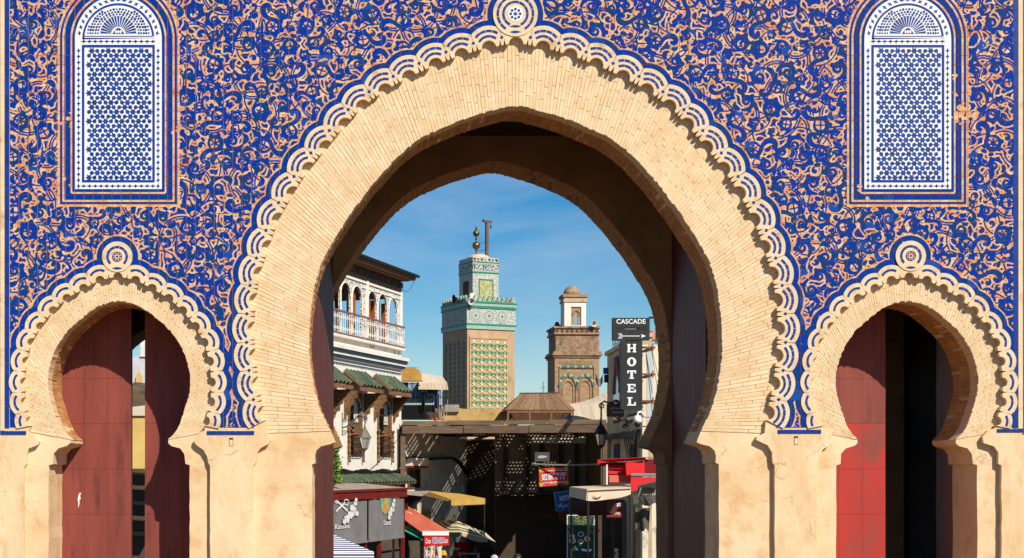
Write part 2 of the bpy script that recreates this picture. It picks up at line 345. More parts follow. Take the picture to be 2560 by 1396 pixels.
MB().prism(XZ(outB), 3.3, 4.2).build('rear_wall', M('shaded_rear_plaster', (.30, .17, .085), (.20, .11, .055), 1.5, rough=.95, bump=.4, bs=25), GATE)  # plaster darkened so the rear wall reads as shaded
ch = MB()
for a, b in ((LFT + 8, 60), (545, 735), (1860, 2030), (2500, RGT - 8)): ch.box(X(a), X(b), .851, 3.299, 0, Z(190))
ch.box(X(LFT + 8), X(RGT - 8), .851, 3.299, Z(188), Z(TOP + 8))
ch.build('gate_chamber', shade_m, GATE)
mer = MB()
for k in range(24):
    px = LFT + 30 + k * 124
    if px < RGT - 60: mer.prism(XZ([(px - 40, TOP), (px - 40, TOP - 60), (px - 24, TOP - 60), (px - 24, TOP - 90), (px, TOP - 112), (px + 24, TOP - 90), (px + 24, TOP - 60), (px + 40, TOP - 60), (px + 40, TOP)]), .2, .7)
mer.build('parapet', cream, GATE)

# --- scallops with their blue inlays
def sector(c, n, r0, r1, a0, a1, k=6):
    tx, ty = -n[1], n[0]; f = lambda r, q: (c[0] + r * (n[0] * math.cos(q) + tx * math.sin(q)), c[1] + r * (n[1] * math.cos(q) + ty * math.sin(q)))
    return [f(r1, a0 + (a1 - a0) * i / k) for i in range(k + 1)] + [f(r0, a1 + (a0 - a1) * i / k) for i in range(k + 1)]
rest_in = MB(); n_in = 0
def inlay(poly, parent, y=-.0235, name='inlay_tile'):
    global n_in
    n_in += 1
    if n_in <= 300: MB().prism(XZ(poly), y, -.015, back=False).build(name, blue_in, parent)
    else: rest_in.prism(XZ(poly), y, -.015, back=False)
for S, big in ((S_BIG, 1), (S_SML, 0), (S_SMR, 0)):
    for i in range(S.n):
        sc = MB().prism(XZ(S.polygon(i)), -.02, .002).build('scallop', band_m, GATE)
        c, n = S.c[i], S.nr[i]
        mid = (S.n - 1) // 2; last = i in (0, S.n - 1)
        rings = ((38.6, 44.8, 43, 4), (25.5, 31.5, 50, 3)) if big else ((23.4, 29.0, 45, 3),)
        for (r0, r1, an, cnt) in rings:
            if i == mid: continue
            for k in range(cnt):
                a0 = math.radians(-an + 2 * an * k / cnt + .9); a1 = math.radians(-an + 2 * an * (k + 1) / cnt - .9)
                p = sector(c, n, r0, r1, a0, a1, 4)
                if max(q[1] for q in p) < 1071: inlay(p, sc)
        if big and i < S.n - 1:
            d = S.c[i + 1]; m = ((c[0] + d[0]) / 2, (c[1] + d[1]) / 2); nn = ((n[0] + S.nr[i + 1][0]) / 2, (n[1] + S.nr[i + 1][1]) / 2); e = (m[0] + nn[0] * 21, m[1] + nn[1] * 21); tt = (-nn[1], nn[0])
            inlay([(e[0] + nn[0] * 5, e[1] + nn[1] * 5), (e[0] + tt[0] * 5, e[1] + tt[1] * 5), (e[0] - nn[0] * 5, e[1] - nn[1] * 5), (e[0] - tt[0] * 5, e[1] - tt[1] * 5)], sc)
def circ(cx, cy, r, n=40): return [(cx + r * math.cos(2 * math.pi * k / n), cy + r * math.sin(2 * math.pi * k / n)) for k in range(n)]
def lens(cx, cy, w, h): return [(cx - w + 2 * w * k / 10, cy - h * math.sin(math.pi * k / 10)) for k in range(11)] + [(cx + w - 2 * w * k / 10, cy + h * math.sin(math.pi * k / 10)) for k in range(1, 10)]
def medallion(cx, cy, R, rings, rin, star):
    md = MB().prism(XZ(circ(cx, cy, R)), -.030, .0).build('medallion', band_m, GATE)
    up = (0, -1)
    for (r0, r1, cnt, gap) in rings:
        for k in range(cnt):
            a0 = -math.pi + gap + (2 * math.pi - 2 * gap) * k / cnt + .02; a1 = -math.pi + gap + (2 * math.pi - 2 * gap) * (k + 1) / cnt - .02
            MB().prism(XZ(sector((cx, cy), up, r0, r1, a0, a1, 5)), -.0335, -.025, back=False).build('inlay_tile', blue_in, md)
    MB().prism(XZ(circ(cx, cy, rin, 32)), -.0335, -.025, back=False).build('centre_disc', white_z if star else band_m, md)
    d = MB()
    for k in range(8):
        q = math.pi / 4 * k; rr = rin * .62; d.prism(XZ(circ(cx + rr * math.cos(q), cy + rr * math.sin(q), rin * .19, 7)), -.036, -.03, back=False)
    d.prism(XZ([(cx + rin * (.34 if k % 2 else .16) * math.cos(math.pi * k / 8), cy + rin * (.34 if k % 2 else .16) * math.sin(math.pi * k / 8)) for k in range(16)]), -.036, -.03, back=False)
    if not star: d.prism(XZ(circ(cx, cy, rin, 28)), -.036, -.03, holes=[XZ(circ(cx, cy, rin - 2, 28))], back=False)
    d.build('rosette', blue_in if star else M('purple_rosette', (.05, .03, .16)), md)
    return md
md = medallion(1288, 37, 56, ((41, 47, 12, .55), (27, 33, 9, .45)), 19, True)
for h in (68, 82): MB().prism(XZ(lens(1288, h, 14, 3)), -.0335, -.025, back=False).build('inlay_tile', blue_in, md)
for cx, cy in ((294, 643), (2275, 641)):
    md = medallion(cx, cy, 38, ((21, 27, 9, .75),), 12.5, False)
    MB().prism(XZ(lens(cx, cy + 29, 13, 3)), -.0335, -.025, back=False).build('inlay_tile', blue_in, md)
if rest_in.f: rest_in.build('inlay_tiles_beyond', blue_in, GATE, kind='stuff')

# --- brickwork of the rings
def arclen(pts):
    L = [0]
    for i in range(1, len(pts)): L.append(L[-1] + math.hypot(pts[i][0] - pts[i - 1][0], pts[i][1] - pts[i - 1][1]))
    return L
def at_len(pts, L, t):
    s_ = t * L[-1]; i = int(np.searchsorted(L, s_)); i = max(1, min(i, len(pts) - 1)); f = (s_ - L[i - 1]) / max(1e-6, L[i] - L[i - 1])
    return (pts[i - 1][0] + (pts[i][0] - pts[i - 1][0]) * f, pts[i - 1][1] + (pts[i][1] - pts[i - 1][1]) * f)
bricks = []
soff = MB()
rb_ = random.Random(8)
def ring(cx, inn, out, N, blen):
    inn = [p for p in catmull(inn, 8)]; out = [p for p in catmull(out, 8)]; Li = arclen(inn); Lo = arclen(out)
    ts = [0]
    for k in range(N): ts.append(ts[-1] + rb_.uniform(.82, 1.18))
    ts = [t / ts[-1] for t in ts]
    for sgn in (-1, 1):
        for k in range(N):
            t0, t1 = ts[k], ts[k + 1]
            i0, i1, o0, o1 = at_len(inn, Li, t0), at_len(inn, Li, t1), at_len(out, Lo, t0), at_len(out, Lo, t1)
            L = math.hypot(o0[0] - i0[0], o0[1] - i0[1]); th = math.hypot(i1[0] - i0[0], i1[1] - i0[1])
            cuts = [0.0]; first = blen * (rb_.uniform(.35, .65) if k % 2 else rb_.uniform(.85, 1.1)); q = first
            while q < L - blen * .35: cuts.append(q / L); q += blen * rb_.uniform(.8, 1.2)
            cuts.append(1.0)
            for c in range(len(cuts) - 1):
                a, b = cuts[c] + .55 / L, cuts[c + 1] - .55 / L
                if c == 0: a = -rb_.uniform(-1, 2.2) / L
                g0 = .022 + .02 * rb_.random(); g1 = 1 - .022 - .02 * rb_.random()
                def pt(u, v_):
                    p = (i0[0] + (o0[0] - i0[0]) * u, i0[1] + (o0[1] - i0[1]) * u); r = (i1[0] + (o1[0] - i1[0]) * u, i1[1] + (o1[1] - i1[1]) * u)
                    return (cx + sgn * (p[0] + (r[0] - p[0]) * v_), p[1] + (r[1] - p[1]) * v_)
                yf = .0665 - rb_.uniform(0, .0032); tilt = rb_.uniform(-.0016, .0016)
                outer = [pt(a, g0), pt(b, g0), pt(b, g1), pt(a, g1)]; e = 1.3 / L; ei = .10
                inner = [pt(a + e, g0 + ei), pt(b - e, g0 + ei), pt(b - e, g1 - ei), pt(a + e, g1 - ei)]
                yb = .30 if c == 0 else .076
                vs = [(X(p[0]), yb, Z(p[1])) for p in outer] + [(X(p[0]), yf + .002, Z(p[1])) for p in outer] + [(X(p[0]), yf + (tilt if m in (0, 1) else -tilt), Z(p[1])) for m, p in enumerate(inner)]
                fs = [(8, 9, 10, 11)] + [(m + 4, (m + 1) % 4 + 4, (m + 1) % 4 + 8, m + 8) for m in range(4)] + [(m, (m + 1) % 4, (m + 1) % 4 + 4, m + 4) for m in range(4)]
                bricks.append((L * (b - a) * th, vs, fs, cx))
            for (ya, yb_) in ((.3, .575), (.575, .85)) + (((3.32, 3.6), (3.6, 3.9), (3.9, 4.19)) if cx == BIG_C else ()):
                off = rb_.uniform(0, 2.4) / L; y0, y1 = ya + .006, yb_ - .006
                A, Bq = pt(-off, .07), pt(-off, .93); A2, B2 = pt(.02, .07), pt(.02, .93)
                soff.add([(X(A[0]), y0, Z(A[1])), (X(Bq[0]), y0, Z(Bq[1])), (X(Bq[0]), y1, Z(Bq[1])), (X(A[0]), y1, Z(A[1])), (X(A2[0]), y0, Z(A2[1])), (X(B2[0]), y0, Z(B2[1])), (X(B2[0]), y1, Z(B2[1])), (X(A2[0]), y1, Z(A2[1]))],
                         [(0, 1, 2, 3), (0, 4, 5, 1), (1, 5, 6, 2), (2, 6, 7, 3), (3, 7, 4, 0)])
ring(BIG_C, big_in[:-1], B_BIG + [(638, 1084)], 128, 72)
ring(SML_C, sm_in, B_SM + [(222, 1080)], 70, 50); ring(SMR_C, sm_in, B_SM + [(222, 1080)], 70, 50)
bricks.sort(key=lambda q: -q[0])
restb = MB()
for k, (ar, vs, fs, cx) in enumerate(bricks):
    if k < 300: MB().add(vs, fs).build('brick', brick_m, GATE)
    else: restb.add(vs, fs)
restb.build('brickwork_beyond', brick_m, GATE, kind='stuff')
soff.build('soffit_brickwork', M('shaded_soffit_brick', (.56, .28, .10), (.44, .20, .065), 6, rough=.95, bump=.4, island=.12), GATE, kind='stuff')  # darker, more orange than the ring bricks: shade and bounce in the colour
B_BIG_REF = [(0, 93), (71, 103), (141, 122), (207, 147), (275, 178), (336, 212), (394, 254), (440, 301), (488, 358), (532, 413), (572, 475), (609, 543), (635, 613), (656, 681), (667, 749), (672, 822), (668, 891), (660, 962), (646, 1036)]
OX, OY, FILL = 40, 170, 4.7
def make_raster(seed=3):
    rnd=random.Random(seed)
    H,Wd=1260,2640
    F=np.full((H,Wd),-6.0,np.float32); G=np.zeros((H,Wd),bool); own=[False]
    def stroke(pts,rad,margin=2.7):
        # resample
        P=[];R=[]
        for i in range(len(pts)-1):
            (x0,y0),(x1,y1)=pts[i],pts[i+1]; L=math.hypot(x1-x0,y1-y0); n=max(1,int(L/0.9))
            for k in range(n):
                t=k/n; P.append((x0+(x1-x0)*t,y0+(y1-y0)*t)); R.append(rad[i]+(rad[i+1]-rad[i])*t)
        P.append(pts[-1]); R.append(rad[-1])
        P=np.array(P,np.float32); R=np.array(R,np.float32)
        m=float(R.max())+margin+2
        x0=int(P[:,0].min()-m)+OX; x1=int(P[:,0].max()+m)+2+OX; y0=int(P[:,1].min()-m)+OY; y1=int(P[:,1].max()+m)+2+OY
        x0=max(0,x0);y0=max(0,y0);x1=min(Wd,x1);y1=min(H,y1)
        if x1-x0<2 or y1-y0<2: return
        gx=np.arange(x0,x1,dtype=np.float32)-OX; gy=np.arange(y0,y1,dtype=np.float32)-OY
        S=np.full((y1-y0,x1-x0),-99,np.float32)
        for (px,py),r in zip(P,R):
            w=r+margin+1.5
            a=max(0,int(px-w+OX-x0)); b=min(x1-x0,int(px+w+OX-x0)+2); c=max(0,int(py-w+OY-y0)); d=min(y1-y0,int(py+w+OY-y0)+2)
            if b<=a or d<=c: continue
            dd=r-np.hypot(gx[None,a:b]-px,gy[c:d,None]-py)
            np.maximum(S[c:d,a:b],dd,out=S[c:d,a:b])
        sub=F[y0:y1,x0:x1]
        np.minimum(sub,np.where(S>-margin-1.4,-(S+margin),99),out=sub)
        np.maximum(sub,S,out=sub)
        if own[0]: G[y0:y1,x0:x1]|=S>-1.2
    def xf(pts,cx,cy,a,s=1,fl=1):
        ca,sa=math.cos(a),math.sin(a)
        return [(cx+s*(x*ca*fl-y*sa),cy+s*(x*sa*fl+y*ca)) for x,y in pts]
    def spiral(r0,r1,t0,t1,n=26): return [((r0+(r1-r0)*i/n)*math.cos(t0+(t1-t0)*i/n),(r0+(r1-r0)*i/n)*math.sin(t0+(t1-t0)*i/n)) for i in range(n+1)]
    def taper(n,a,b,c): return [a+(b-a)*min(1,2*i/n)+(c-b)*max(0,2*i/n-1) for i in range(n+1)]
    def leaf(cx,cy,a,L,w,bend,s=1):
        pts=[];n=10
        for i in range(n+1):
            t=i/n; pts.append((L*t,bend*L*math.sin(math.pi*t*0.9)))
        rr=[s*(0.5+w*math.sin(math.pi*min(1,(t/n)**.75*.98+.02))) for t in range(n+1)]
        stroke(xf(pts,cx,cy,a,s),rr)
    def turtle(segs):
        x=y=h=0.0; P=[(0,0)]; R=[segs[0]]; w=segs[0]; k=segs[1]
        for (L,k1,w1) in segs[2]:
            n=max(2,int(L/2)); k0=k; w0=w
            for i in range(1,n+1):
                t=i/n; kk=k0+(k1-k0)*t; h+=kk*L/n; x+=math.cos(h)*L/n; y+=math.sin(h)*L/n
                P.append((x,y)); R.append(w0+(w1-w0)*t)
            k=k1; w=w1
        mx=sum(p[0] for p in P)/len(P); my=sum(p[1] for p in P)/len(P)
        return [(p[0]-mx,p[1]-my) for p in P],R
    def dot(e,r): stroke([e,(e[0]+.1,e[1])],[r]*2,1.4)
    def free(pts,R,tol):
        P=np.array(pts); R=np.array(R); d=np.gradient(P,axis=0); d/=np.hypot(d[:,0],d[:,1])[:,None]+1e-6; n=np.stack([-d[:,1],d[:,0]],1)
        Q=np.concatenate([P,P+n*(R[:,None]+2),P-n*(R[:,None]+2)]).astype(int); x=np.clip(Q[:,0]+OX,0,Wd-1); y=np.clip(Q[:,1]+OY,0,H-1)
        return G[y,x].mean()<=tol
    SH={0:(2.0*.8,1/12.5,((18,1/12.5,2.6),(26,1/12.5,4.1),(22,1/13.5,3.6),(12,-1/30,3.4),(22,-1/13,5.4),(14,-1/7,3.6),(9,-1/3.6,2.4))),
        3:(1.6,1/14.5,((26,1/14.5,3.2),(28,1/14.5,4.8),(22,1/15,3.2),(14,1/26,2.4),(14,1/40,1.2))),
        1:(1.0,1/26,((22,1/22,3.6),(22,1/13,4.2),(26,1/9,2.8),(22,1/5.5,1.8),(10,1/3,1.3)))}
    def motif(cx,cy,s,kind,a,fl):
        T=lambda pts: xf(pts,cx,cy,a,s,fl)
        W=lambda R:[s*q for q in R]
        if kind in (0,3):   # ringed eye running into an S tail
            P,R=turtle((1.6,1/12.5,((18,1/12.5,2.6),(26,1/12.5,4.1),(22,1/13.5,3.6),(12,-1/30,3.4),(22,-1/13,5.4),(14,-1/7,3.6),(9,-1/3.6,2.4))) if kind==0 else
                        (1.6,1/12.5,((22,1/12.5,4.6),(24,1/12.5,6.4),(20,1/13,4.0),(14,1/26,2.4),(14,1/40,1.2))))
            stroke(T(P),W(R),2.7)
            # eye centre: centre of curvature of the first ring
            i=8; dx,dy=P[i+1][0]-P[i-1][0],P[i+1][1]-P[i-1][1]; q=math.hypot(dx,dy); r0=12.5 if kind==0 else 14.5
            ex,ey=P[i][0]-dy/q*r0,P[i][1]+dx/q*r0
            b=rnd.uniform(0,3.1); m=rnd.choice((2,2,3))
            for j in range(m):
                bb=b+j*math.pi/m if m==3 or rnd.random()<.7 else b+.25*j
                stroke(T([(ex-8*math.cos(bb),ey-8*math.sin(bb)),(ex+8*math.cos(bb),ey+8*math.sin(bb))]),[1.0*s]*2,.9)
            for i in range(11,32,6):
                dx,dy=P[i+1][0]-P[i-1][0],P[i+1][1]-P[i-1][1]; q=math.hypot(dx,dy)
                e=T([(P[i][0]+dy/q*(R[i]+.6),P[i][1]-dx/q*(R[i]+.6))])[0]
                Fdot(e,3.9*s)
            dot(T([P[-1]])[0],3.6*s)
            i=-8; e=T([P[i]])[0]
        elif kind==1:  # volute with lobes
            P,R=turtle((1.0,1/26,((22,1/22,3.6),(22,1/13,4.2),(26,1/9,2.8),(22,1/5.5,1.8),(10,1/3,1.3))))
            stroke(T(P),W(R),2.7)
            for i in range(12,36,7):
                dx,dy=P[i+1][0]-P[i-1][0],P[i+1][1]-P[i-1][1]; q=math.hypot(dx,dy)
                Fdot(T([(P[i][0]+dy/q*(R[i]+.8),P[i][1]-dx/q*(R[i]+.8))])[0],4.3*s)
            e=T([P[3]])[0]; 
            leaf(e[0],e[1],a+(2.6 if fl>0 else math.pi-2.6),19,4.4,.4*fl,s)
        elif kind==2: # palmette
            for (da,L,w) in ((-1.35,17,4.6),(1.35,17,4.6),(-.65,22,5.0),(.65,22,5.0),(0,25,5.6)):
                e=T([(-12,0)])[0]; leaf(e[0],e[1],a+da,L,w,(.25 if da>0 else -.25 if da<0 else 0),s)
            stroke(T([(-12,0),(-22,3),(-30,10),(-34,20)]),W([2.4,2.2,1.8,1.2]),1.4)
            dot(T([(-13,0)])[0],4.5*s)
        else: # twin leaf crescent
            P,R=turtle((1,1/20,((18,1/20,5.8),(16,1/18,6.0),(20,1/12,1.2)))); stroke(T([(p[0],p[1]+6) for p in P]),W(R),1.9)
            P,R=turtle((1,-1/20,((16,-1/20,5.0),(14,-1/16,4.6),(16,-1/8,1.2)))); stroke(T([(p[0],p[1]-9) for p in P]),W(R),1.9)
            P,R=turtle((1.4,1/9,((14,1/8,2.6),(16,1/4,2.0),(8,1/2.4,1.6)))); stroke(T([(p[0]+16,p[1]-2) for p in P]),W(R),1.6)
    def Fdot(e,r):
        x0=int(e[0]-r-2)+OX; y0=int(e[1]-r-2)+OY; n=int(2*r)+5
        if x0<0 or y0<0 or x0+n>Wd or y0+n>H: return
        gx=np.arange(x0,x0+n,dtype=np.float32)-OX; gy=np.arange(y0,y0+n,dtype=np.float32)-OY
        sub=F[y0:y0+n,x0:x0+n]; np.maximum(sub,r-np.hypot(gx[None]-e[0],gy[:,None]-e[1]),out=sub)
    def fillers(n,smin,smax,q0):
        for it in range(n):
            x=rnd.uniform(20,2540); y=rnd.uniform(-150,1075)
            if F[int(y+OY),int(x+OX)]>-2.6: continue
            s=rnd.uniform(smin,smax); a=rnd.uniform(0,6.28); ca,sa=math.cos(a),math.sin(a)
            if all(F[int(y+sa*q*s+OY),int(x+ca*q*s+OX)]<q0 for q in (3,7,11)): leaf(x,y,a,13,3.6,rnd.uniform(-.4,.4),s)
    def curls(n):
        for it in range(n):
            x=rnd.uniform(20,2540); y=rnd.uniform(-150,1075)
            if all(F[int(y+q*math.sin(b)+OY),int(x+q*math.cos(b)+OX)]<-1.4 for q in (0,4,7.5) for b in (0,1.05,2.1,3.14,4.2,5.2)):
                P,R=turtle((0.9,1/12,((14,1/9,2.6),(16,1/5,1.9),(12,1/2.2,1.4)))); a=rnd.uniform(0,6.28); stroke(xf(P,x,y,a,rnd.uniform(.85,1.05),rnd.choice((1,-1))),R,1.2)
    # vines
    sp=51.0; row=0; nodes=[]
    y=-150
    while y<1095:
        x=20+(sp/2 if row%2 else 0)
        while x<1290: nodes.append((x+rnd.uniform(-7,7),y+rnd.uniform(-7,7))); x+=sp
        y+=sp*.86; row+=1
    def both(fn,x,y,a,fl):
        fn(x,y,a,fl); fn(2574-x,y,math.pi-a,-fl)
    st=[rnd.getstate()]
    for (x,y) in nodes:
        a=rnd.uniform(0,6.28); r=rnd.uniform(32,56); n=rnd.randint(1,2)
        def v(cx,cy,a,fl):
            for k in range(n):
                stroke(xf(spiral(r+k*6,r+k*6,0,2.6),cx,cy,a if fl>0 else a,1,1 if fl>0 else 1),[1.35]*27,1.3)
        both(v,x,y,a,1)
    own[0]=True
    cache={k:turtle(v) for k,v in SH.items()}; B_=B_BIG_REF
    bx=[p[0] for p in B_]; by=[p[1] for p in B_]
    for sc,tries in ((1.32,1500),(1.18,3000),(1.02,5000),(.88,7000),(.74,9000),(.6,9000)):
        for _ in range(tries):
            x=rnd.uniform(18,1284); y=rnd.uniform(-148,1070)
            if y>160 and abs(x-1290)<np.interp(y,by,bx)-50: continue
            k=rnd.choices((0,3,1),(55,15,30))[0]; a=rnd.uniform(0,6.28); fl=rnd.choice((1,-1)); s=sc*rnd.uniform(.96,1.04)
            P,R=cache[k]; T=xf(P,x,y,a,s,fl)
            if max(p[0] for p in T)>1287: continue
            if not free(T,[r*s for r in R],.0): continue
            motif(x,y,s,k,a,fl); motif(2574-x,y,s,k,math.pi-a,-fl)
    own[0]=False
    curls(24000); fillers(12000,.9,1.3,-2.4); fillers(3000,.6,.9,-2.4)
    return F, stroke, leaf, turtle, xf, rnd

def dist_out(F, n=11):
    D=np.where(F>0,0,99).astype(np.float32)
    for it in range(n):
        for ax,sh in ((0,1),(0,-1),(1,1),(1,-1)): np.minimum(D,np.roll(D,sh,ax)+1,out=D)
        R2=np.minimum(np.roll(D,1,0),np.roll(D,-1,0)); np.minimum(D,np.minimum(np.roll(R2,1,1),np.roll(R2,-1,1))+1.414,out=D)
    return D
# ------------------------------------------------------------------ the painted tile field of the gate
F, f_stroke, f_leaf, f_turtle, f_xf, f_rnd = make_raster()
F += .5
F = np.maximum(F, np.minimum(dist_out(F) - FILL, 3))
gy, gx = np.mgrid[0:F.shape[0], 0:F.shape[1]].astype(np.float32); gx -= OX; gy -= OY
def win_d(cx, x, y):
    r = np.where(y < 99.5, np.hypot(x - cx, y - 99.5), np.abs(x - cx)); return np.maximum(r, y - 474 + 108.8)
WINS = (296.5, 2268.5)
for wc in WINS:
    d = win_d(wc, gx, gy)
    F[d < 152] = -4
    path = []
    q = 127.0
    for k in range(60): a = math.pi * k / 59; path.append((wc - q * math.cos(a), 99.5 - q * math.sin(a)))
    path = [(wc - q, y) for y in range(492, 100, -4)] + path + [(wc + q, y) for y in range(100, 493, 4)] + [(wc + q - 4 * k, 493) for k in range(1, 63)]
    Lp = [0]
    for i in range(1, len(path)): Lp.append(Lp[-1] + math.hypot(path[i][0] - path[i - 1][0], path[i][1] - path[i - 1][1]))
    n = int(Lp[-1] / 15)
    for k in range(n):
        s_ = k * 15 + 4; i = min(len(path) - 2, int(np.searchsorted(Lp, s_))); x, y = path[i]; a = math.atan2(path[i + 1][1] - y, path[i + 1][0] - x)
        Pq, Rq = f_turtle((1.0, 1 / 9, ((10, 1 / 6, 2.6), (13, 1 / 4.5, 2.2), (9, 1 / 2, 1.3))))
        f_stroke(f_xf(Pq, x, y, a, 1.05, 1 if k % 2 else -1), Rq, 1.0)
        for sd in (1, -1): f_leaf(x + 8.0 * sd * math.sin(a) - 3 * math.cos(a), y - 8.0 * sd * math.cos(a) - 3 * math.sin(a), a + .5 * sd * (1 if k % 2 else -1), 8, 2.0, .3, 1)
    d = win_d(wc, gx, gy)
    for a, b in ((106, 115.5), (140.3, 146.2)):
        m = np.minimum(d - a, b - d); near = (d > a - 2) & (d < b + 2); F[near] = np.maximum(np.where(near, m, -9), np.where(m > -1.6, m, F))[near]
    F[(d > 137.3) & (d < 140.3)] = np.minimum(F, -1)[(d > 137.3) & (d < 140.3)]
Dw = dist_out(F, 5)
for wc in WINS:
    d = win_d(wc, gx, gy); m = (d > 117.5) & (d < 136.5); F[m] = np.maximum(F, np.minimum(Dw - 5.5, 2))[m]
cent = []
for S, ex in ((S_BIG, 55), (S_SML, 39), (S_SMR, 39)): cent += [(c[0], c[1], ex) for c in S.c]
cent += [(1288, 37, 56), (294, 643, 38), (2275, 641, 38)]
dm = np.full(F.shape, 999., np.float32)
for (cx, cy, ex) in cent:
    x0, x1, y0, y1 = int(cx - ex - 30) + OX, int(cx + ex + 30) + OX, int(cy - ex - 30) + OY, int(cy + ex + 30) + OY
    x0, y0 = max(0, x0), max(0, y0); sub = dm[y0:y1, x0:x1]
    np.minimum(sub, np.hypot(gx[y0:y1, x0:x1] - cx, gy[y0:y1, x0:x1] - cy) - ex, out=sub)
F = np.where(dm < 17.5, np.where(dm < 14, 14 - dm, -(dm - 14) - .2), F)
edge = np.minimum(np.abs(gx - 27), np.abs(gx - 2531))
# glaze lost in patches
lost = np.random.RandomState(4)
for (lx, ly, lr, nn) in ((2392, 282, 20, 14), (2402, 300, 12, 8), (2380, 240, 9, 8), (2385, 190, 8, 6), (170, 300, 10, 8), (2160, 480, 12, 8), (440, 330, 8, 5), (700, 520, 9, 5), (1800, 180, 9, 6), (150, 470, 12, 9)):
    for k in range(nn):
        px, py, r = lx + lost.normal(0, lr), ly + lost.normal(0, lr), abs(lost.normal(0, lr * .22)) + 1.2
        x0, y0, q = int(px - r - 3) + OX, int(py - r - 3) + OY, int(2 * r + 7)
        sub = F[y0:y0 + q, x0:x0 + q]; np.minimum(sub, np.hypot(gx[y0:y0 + q, x0:x0 + q] - px, gy[y0:y0 + q, x0:x0 + q] - py) - r, out=sub)
TPX = (2535 - 25) / 108.0; NC = 10
blue_t = glaze('cobalt_glaze', (.001, .034, .275), (.003, .042, .185), (.012, .07, .34), TPX / 200, X(25), Z(1069))
hwB = lambda cx, B, x, y: (y > B[0][1]) & (abs(x - cx) < np.interp(y, [b[1] for b in B], [b[0] for b in B]))
tiles = []
for j in range(52):
    for i in range(108):
        x0 = 25 + i * TPX; y0 = 1069 - (j + 1) * TPX; xc, yc = x0 + TPX / 2, y0 + TPX / 2
        if any(hwB(c, B, xc, yc) for c, B in ((BIG_C, B_BIG), (SML_C, B_SM), (SMR_C, B_SM))): continue
        if any(abs(cx - xc) < 60 and abs(cy - yc) < 60 and math.hypot(cx - xc, cy - yc) < (ex - 14 if ex == 55 else ex - 11) for cx, cy, ex in cent): continue
        if all(win_d(wc, a, b) < 103 for a in (x0, x0 + TPX) for b in (y0, y0 + TPX) for wc in (WINS[0] if xc < 1290 else WINS[1],)): continue
        tiles.append((x0, y0))
tiles.sort(key=lambda t: math.hypot(t[0] - 1290, t[1] - 500))
T = np.array(tiles, np.float32); NT = len(T)
gap = .55
u = gap + (TPX - 2 * gap) * np.arange(NC + 1) / NC
PX = T[:, 0, None, None] + u[None, None, :] + 0 * u[None, :, None]; PY = T[:, 1, None, None] + u[None, :, None] + 0 * u[None, None, :]
ix = PX + OX; iy = PY + OY; fx = np.floor(ix).astype(int); fy = np.floor(iy).astype(int); wx, wy = ix - fx, iy - fy
V = F[fy, fx] * (1 - wx) * (1 - wy) + F[fy, fx + 1] * wx * (1 - wy) + F[fy + 1, fx] * (1 - wx) * wy + F[fy + 1, fx + 1] * wx * wy
V = np.where(np.abs(V) < 1e-3, 1e-3, V)
a, b, c, d = V[:, :-1, :-1], V[:, :-1, 1:], V[:, 1:, 1:], V[:, 1:, :-1]
code = (a > 0) * 1 + (b > 0) * 2 + (c > 0) * 4 + (d > 0) * 8
cor = {}
ax, ay = PX[:, :-1, :-1], PY[:, :-1, :-1]; bx, by = PX[:, :-1, 1:], PY[:, :-1, 1:]; cx_, cy_ = PX[:, 1:, 1:], PY[:, 1:, 1:]; dx, dy = PX[:, 1:, :-1], PY[:, 1:, :-1]
def lerp(xa, ya, va, xb, yb, vb, m):
    t = va[m] / (va[m] - vb[m]); return xa[m] + (xb[m] - xa[m]) * t, ya[m] + (yb[m] - ya[m]) * t
CN = [(ax, ay, a), (bx, by, b), (cx_, cy_, c), (dx, dy, d)]
tid = np.broadcast_to(np.arange(NT)[:, None, None], code.shape)
polys = []   # (tile index array, x array (n,k), y array)
for k in range(1, 15):
    m = code == k
    if not m.any(): continue
    xs, ys = [], []
    for q in range(4):
        on, nx_on = (k >> q) & 1, (k >> ((q + 1) % 4)) & 1
        A_, B_ = CN[q], CN[(q + 1) % 4]
        if on: xs.append(A_[0][m]); ys.append(A_[1][m])
        if on != nx_on: p = lerp(*A_, *B_, m); xs.append(p[0]); ys.append(p[1])
    polys.append((tid[m], np.stack(xs, 1), np.stack(ys, 1)))
full = np.pad(code == 15, ((0, 0), (0, 0), (1, 1))).astype(np.int8); df = np.diff(full, axis=2)
st = np.argwhere(df == 1); en = np.argwhere(df == -1)
ti, ji, i0, i1 = st[:, 0], st[:, 1], st[:, 2], en[:, 2]
polys.append((ti, np.stack([T[ti, 0] + u[i0], T[ti, 0] + u[i1], T[ti, 0] + u[i1], T[ti, 0] + u[i0]], 1), np.stack([T[ti, 1] + u[ji], T[ti, 1] + u[ji], T[ti, 1] + u[ji + 1], T[ti, 1] + u[ji + 1]], 1)))
jit = RND_T = np.random.RandomState(2).uniform(-.0012, .0012, NT)
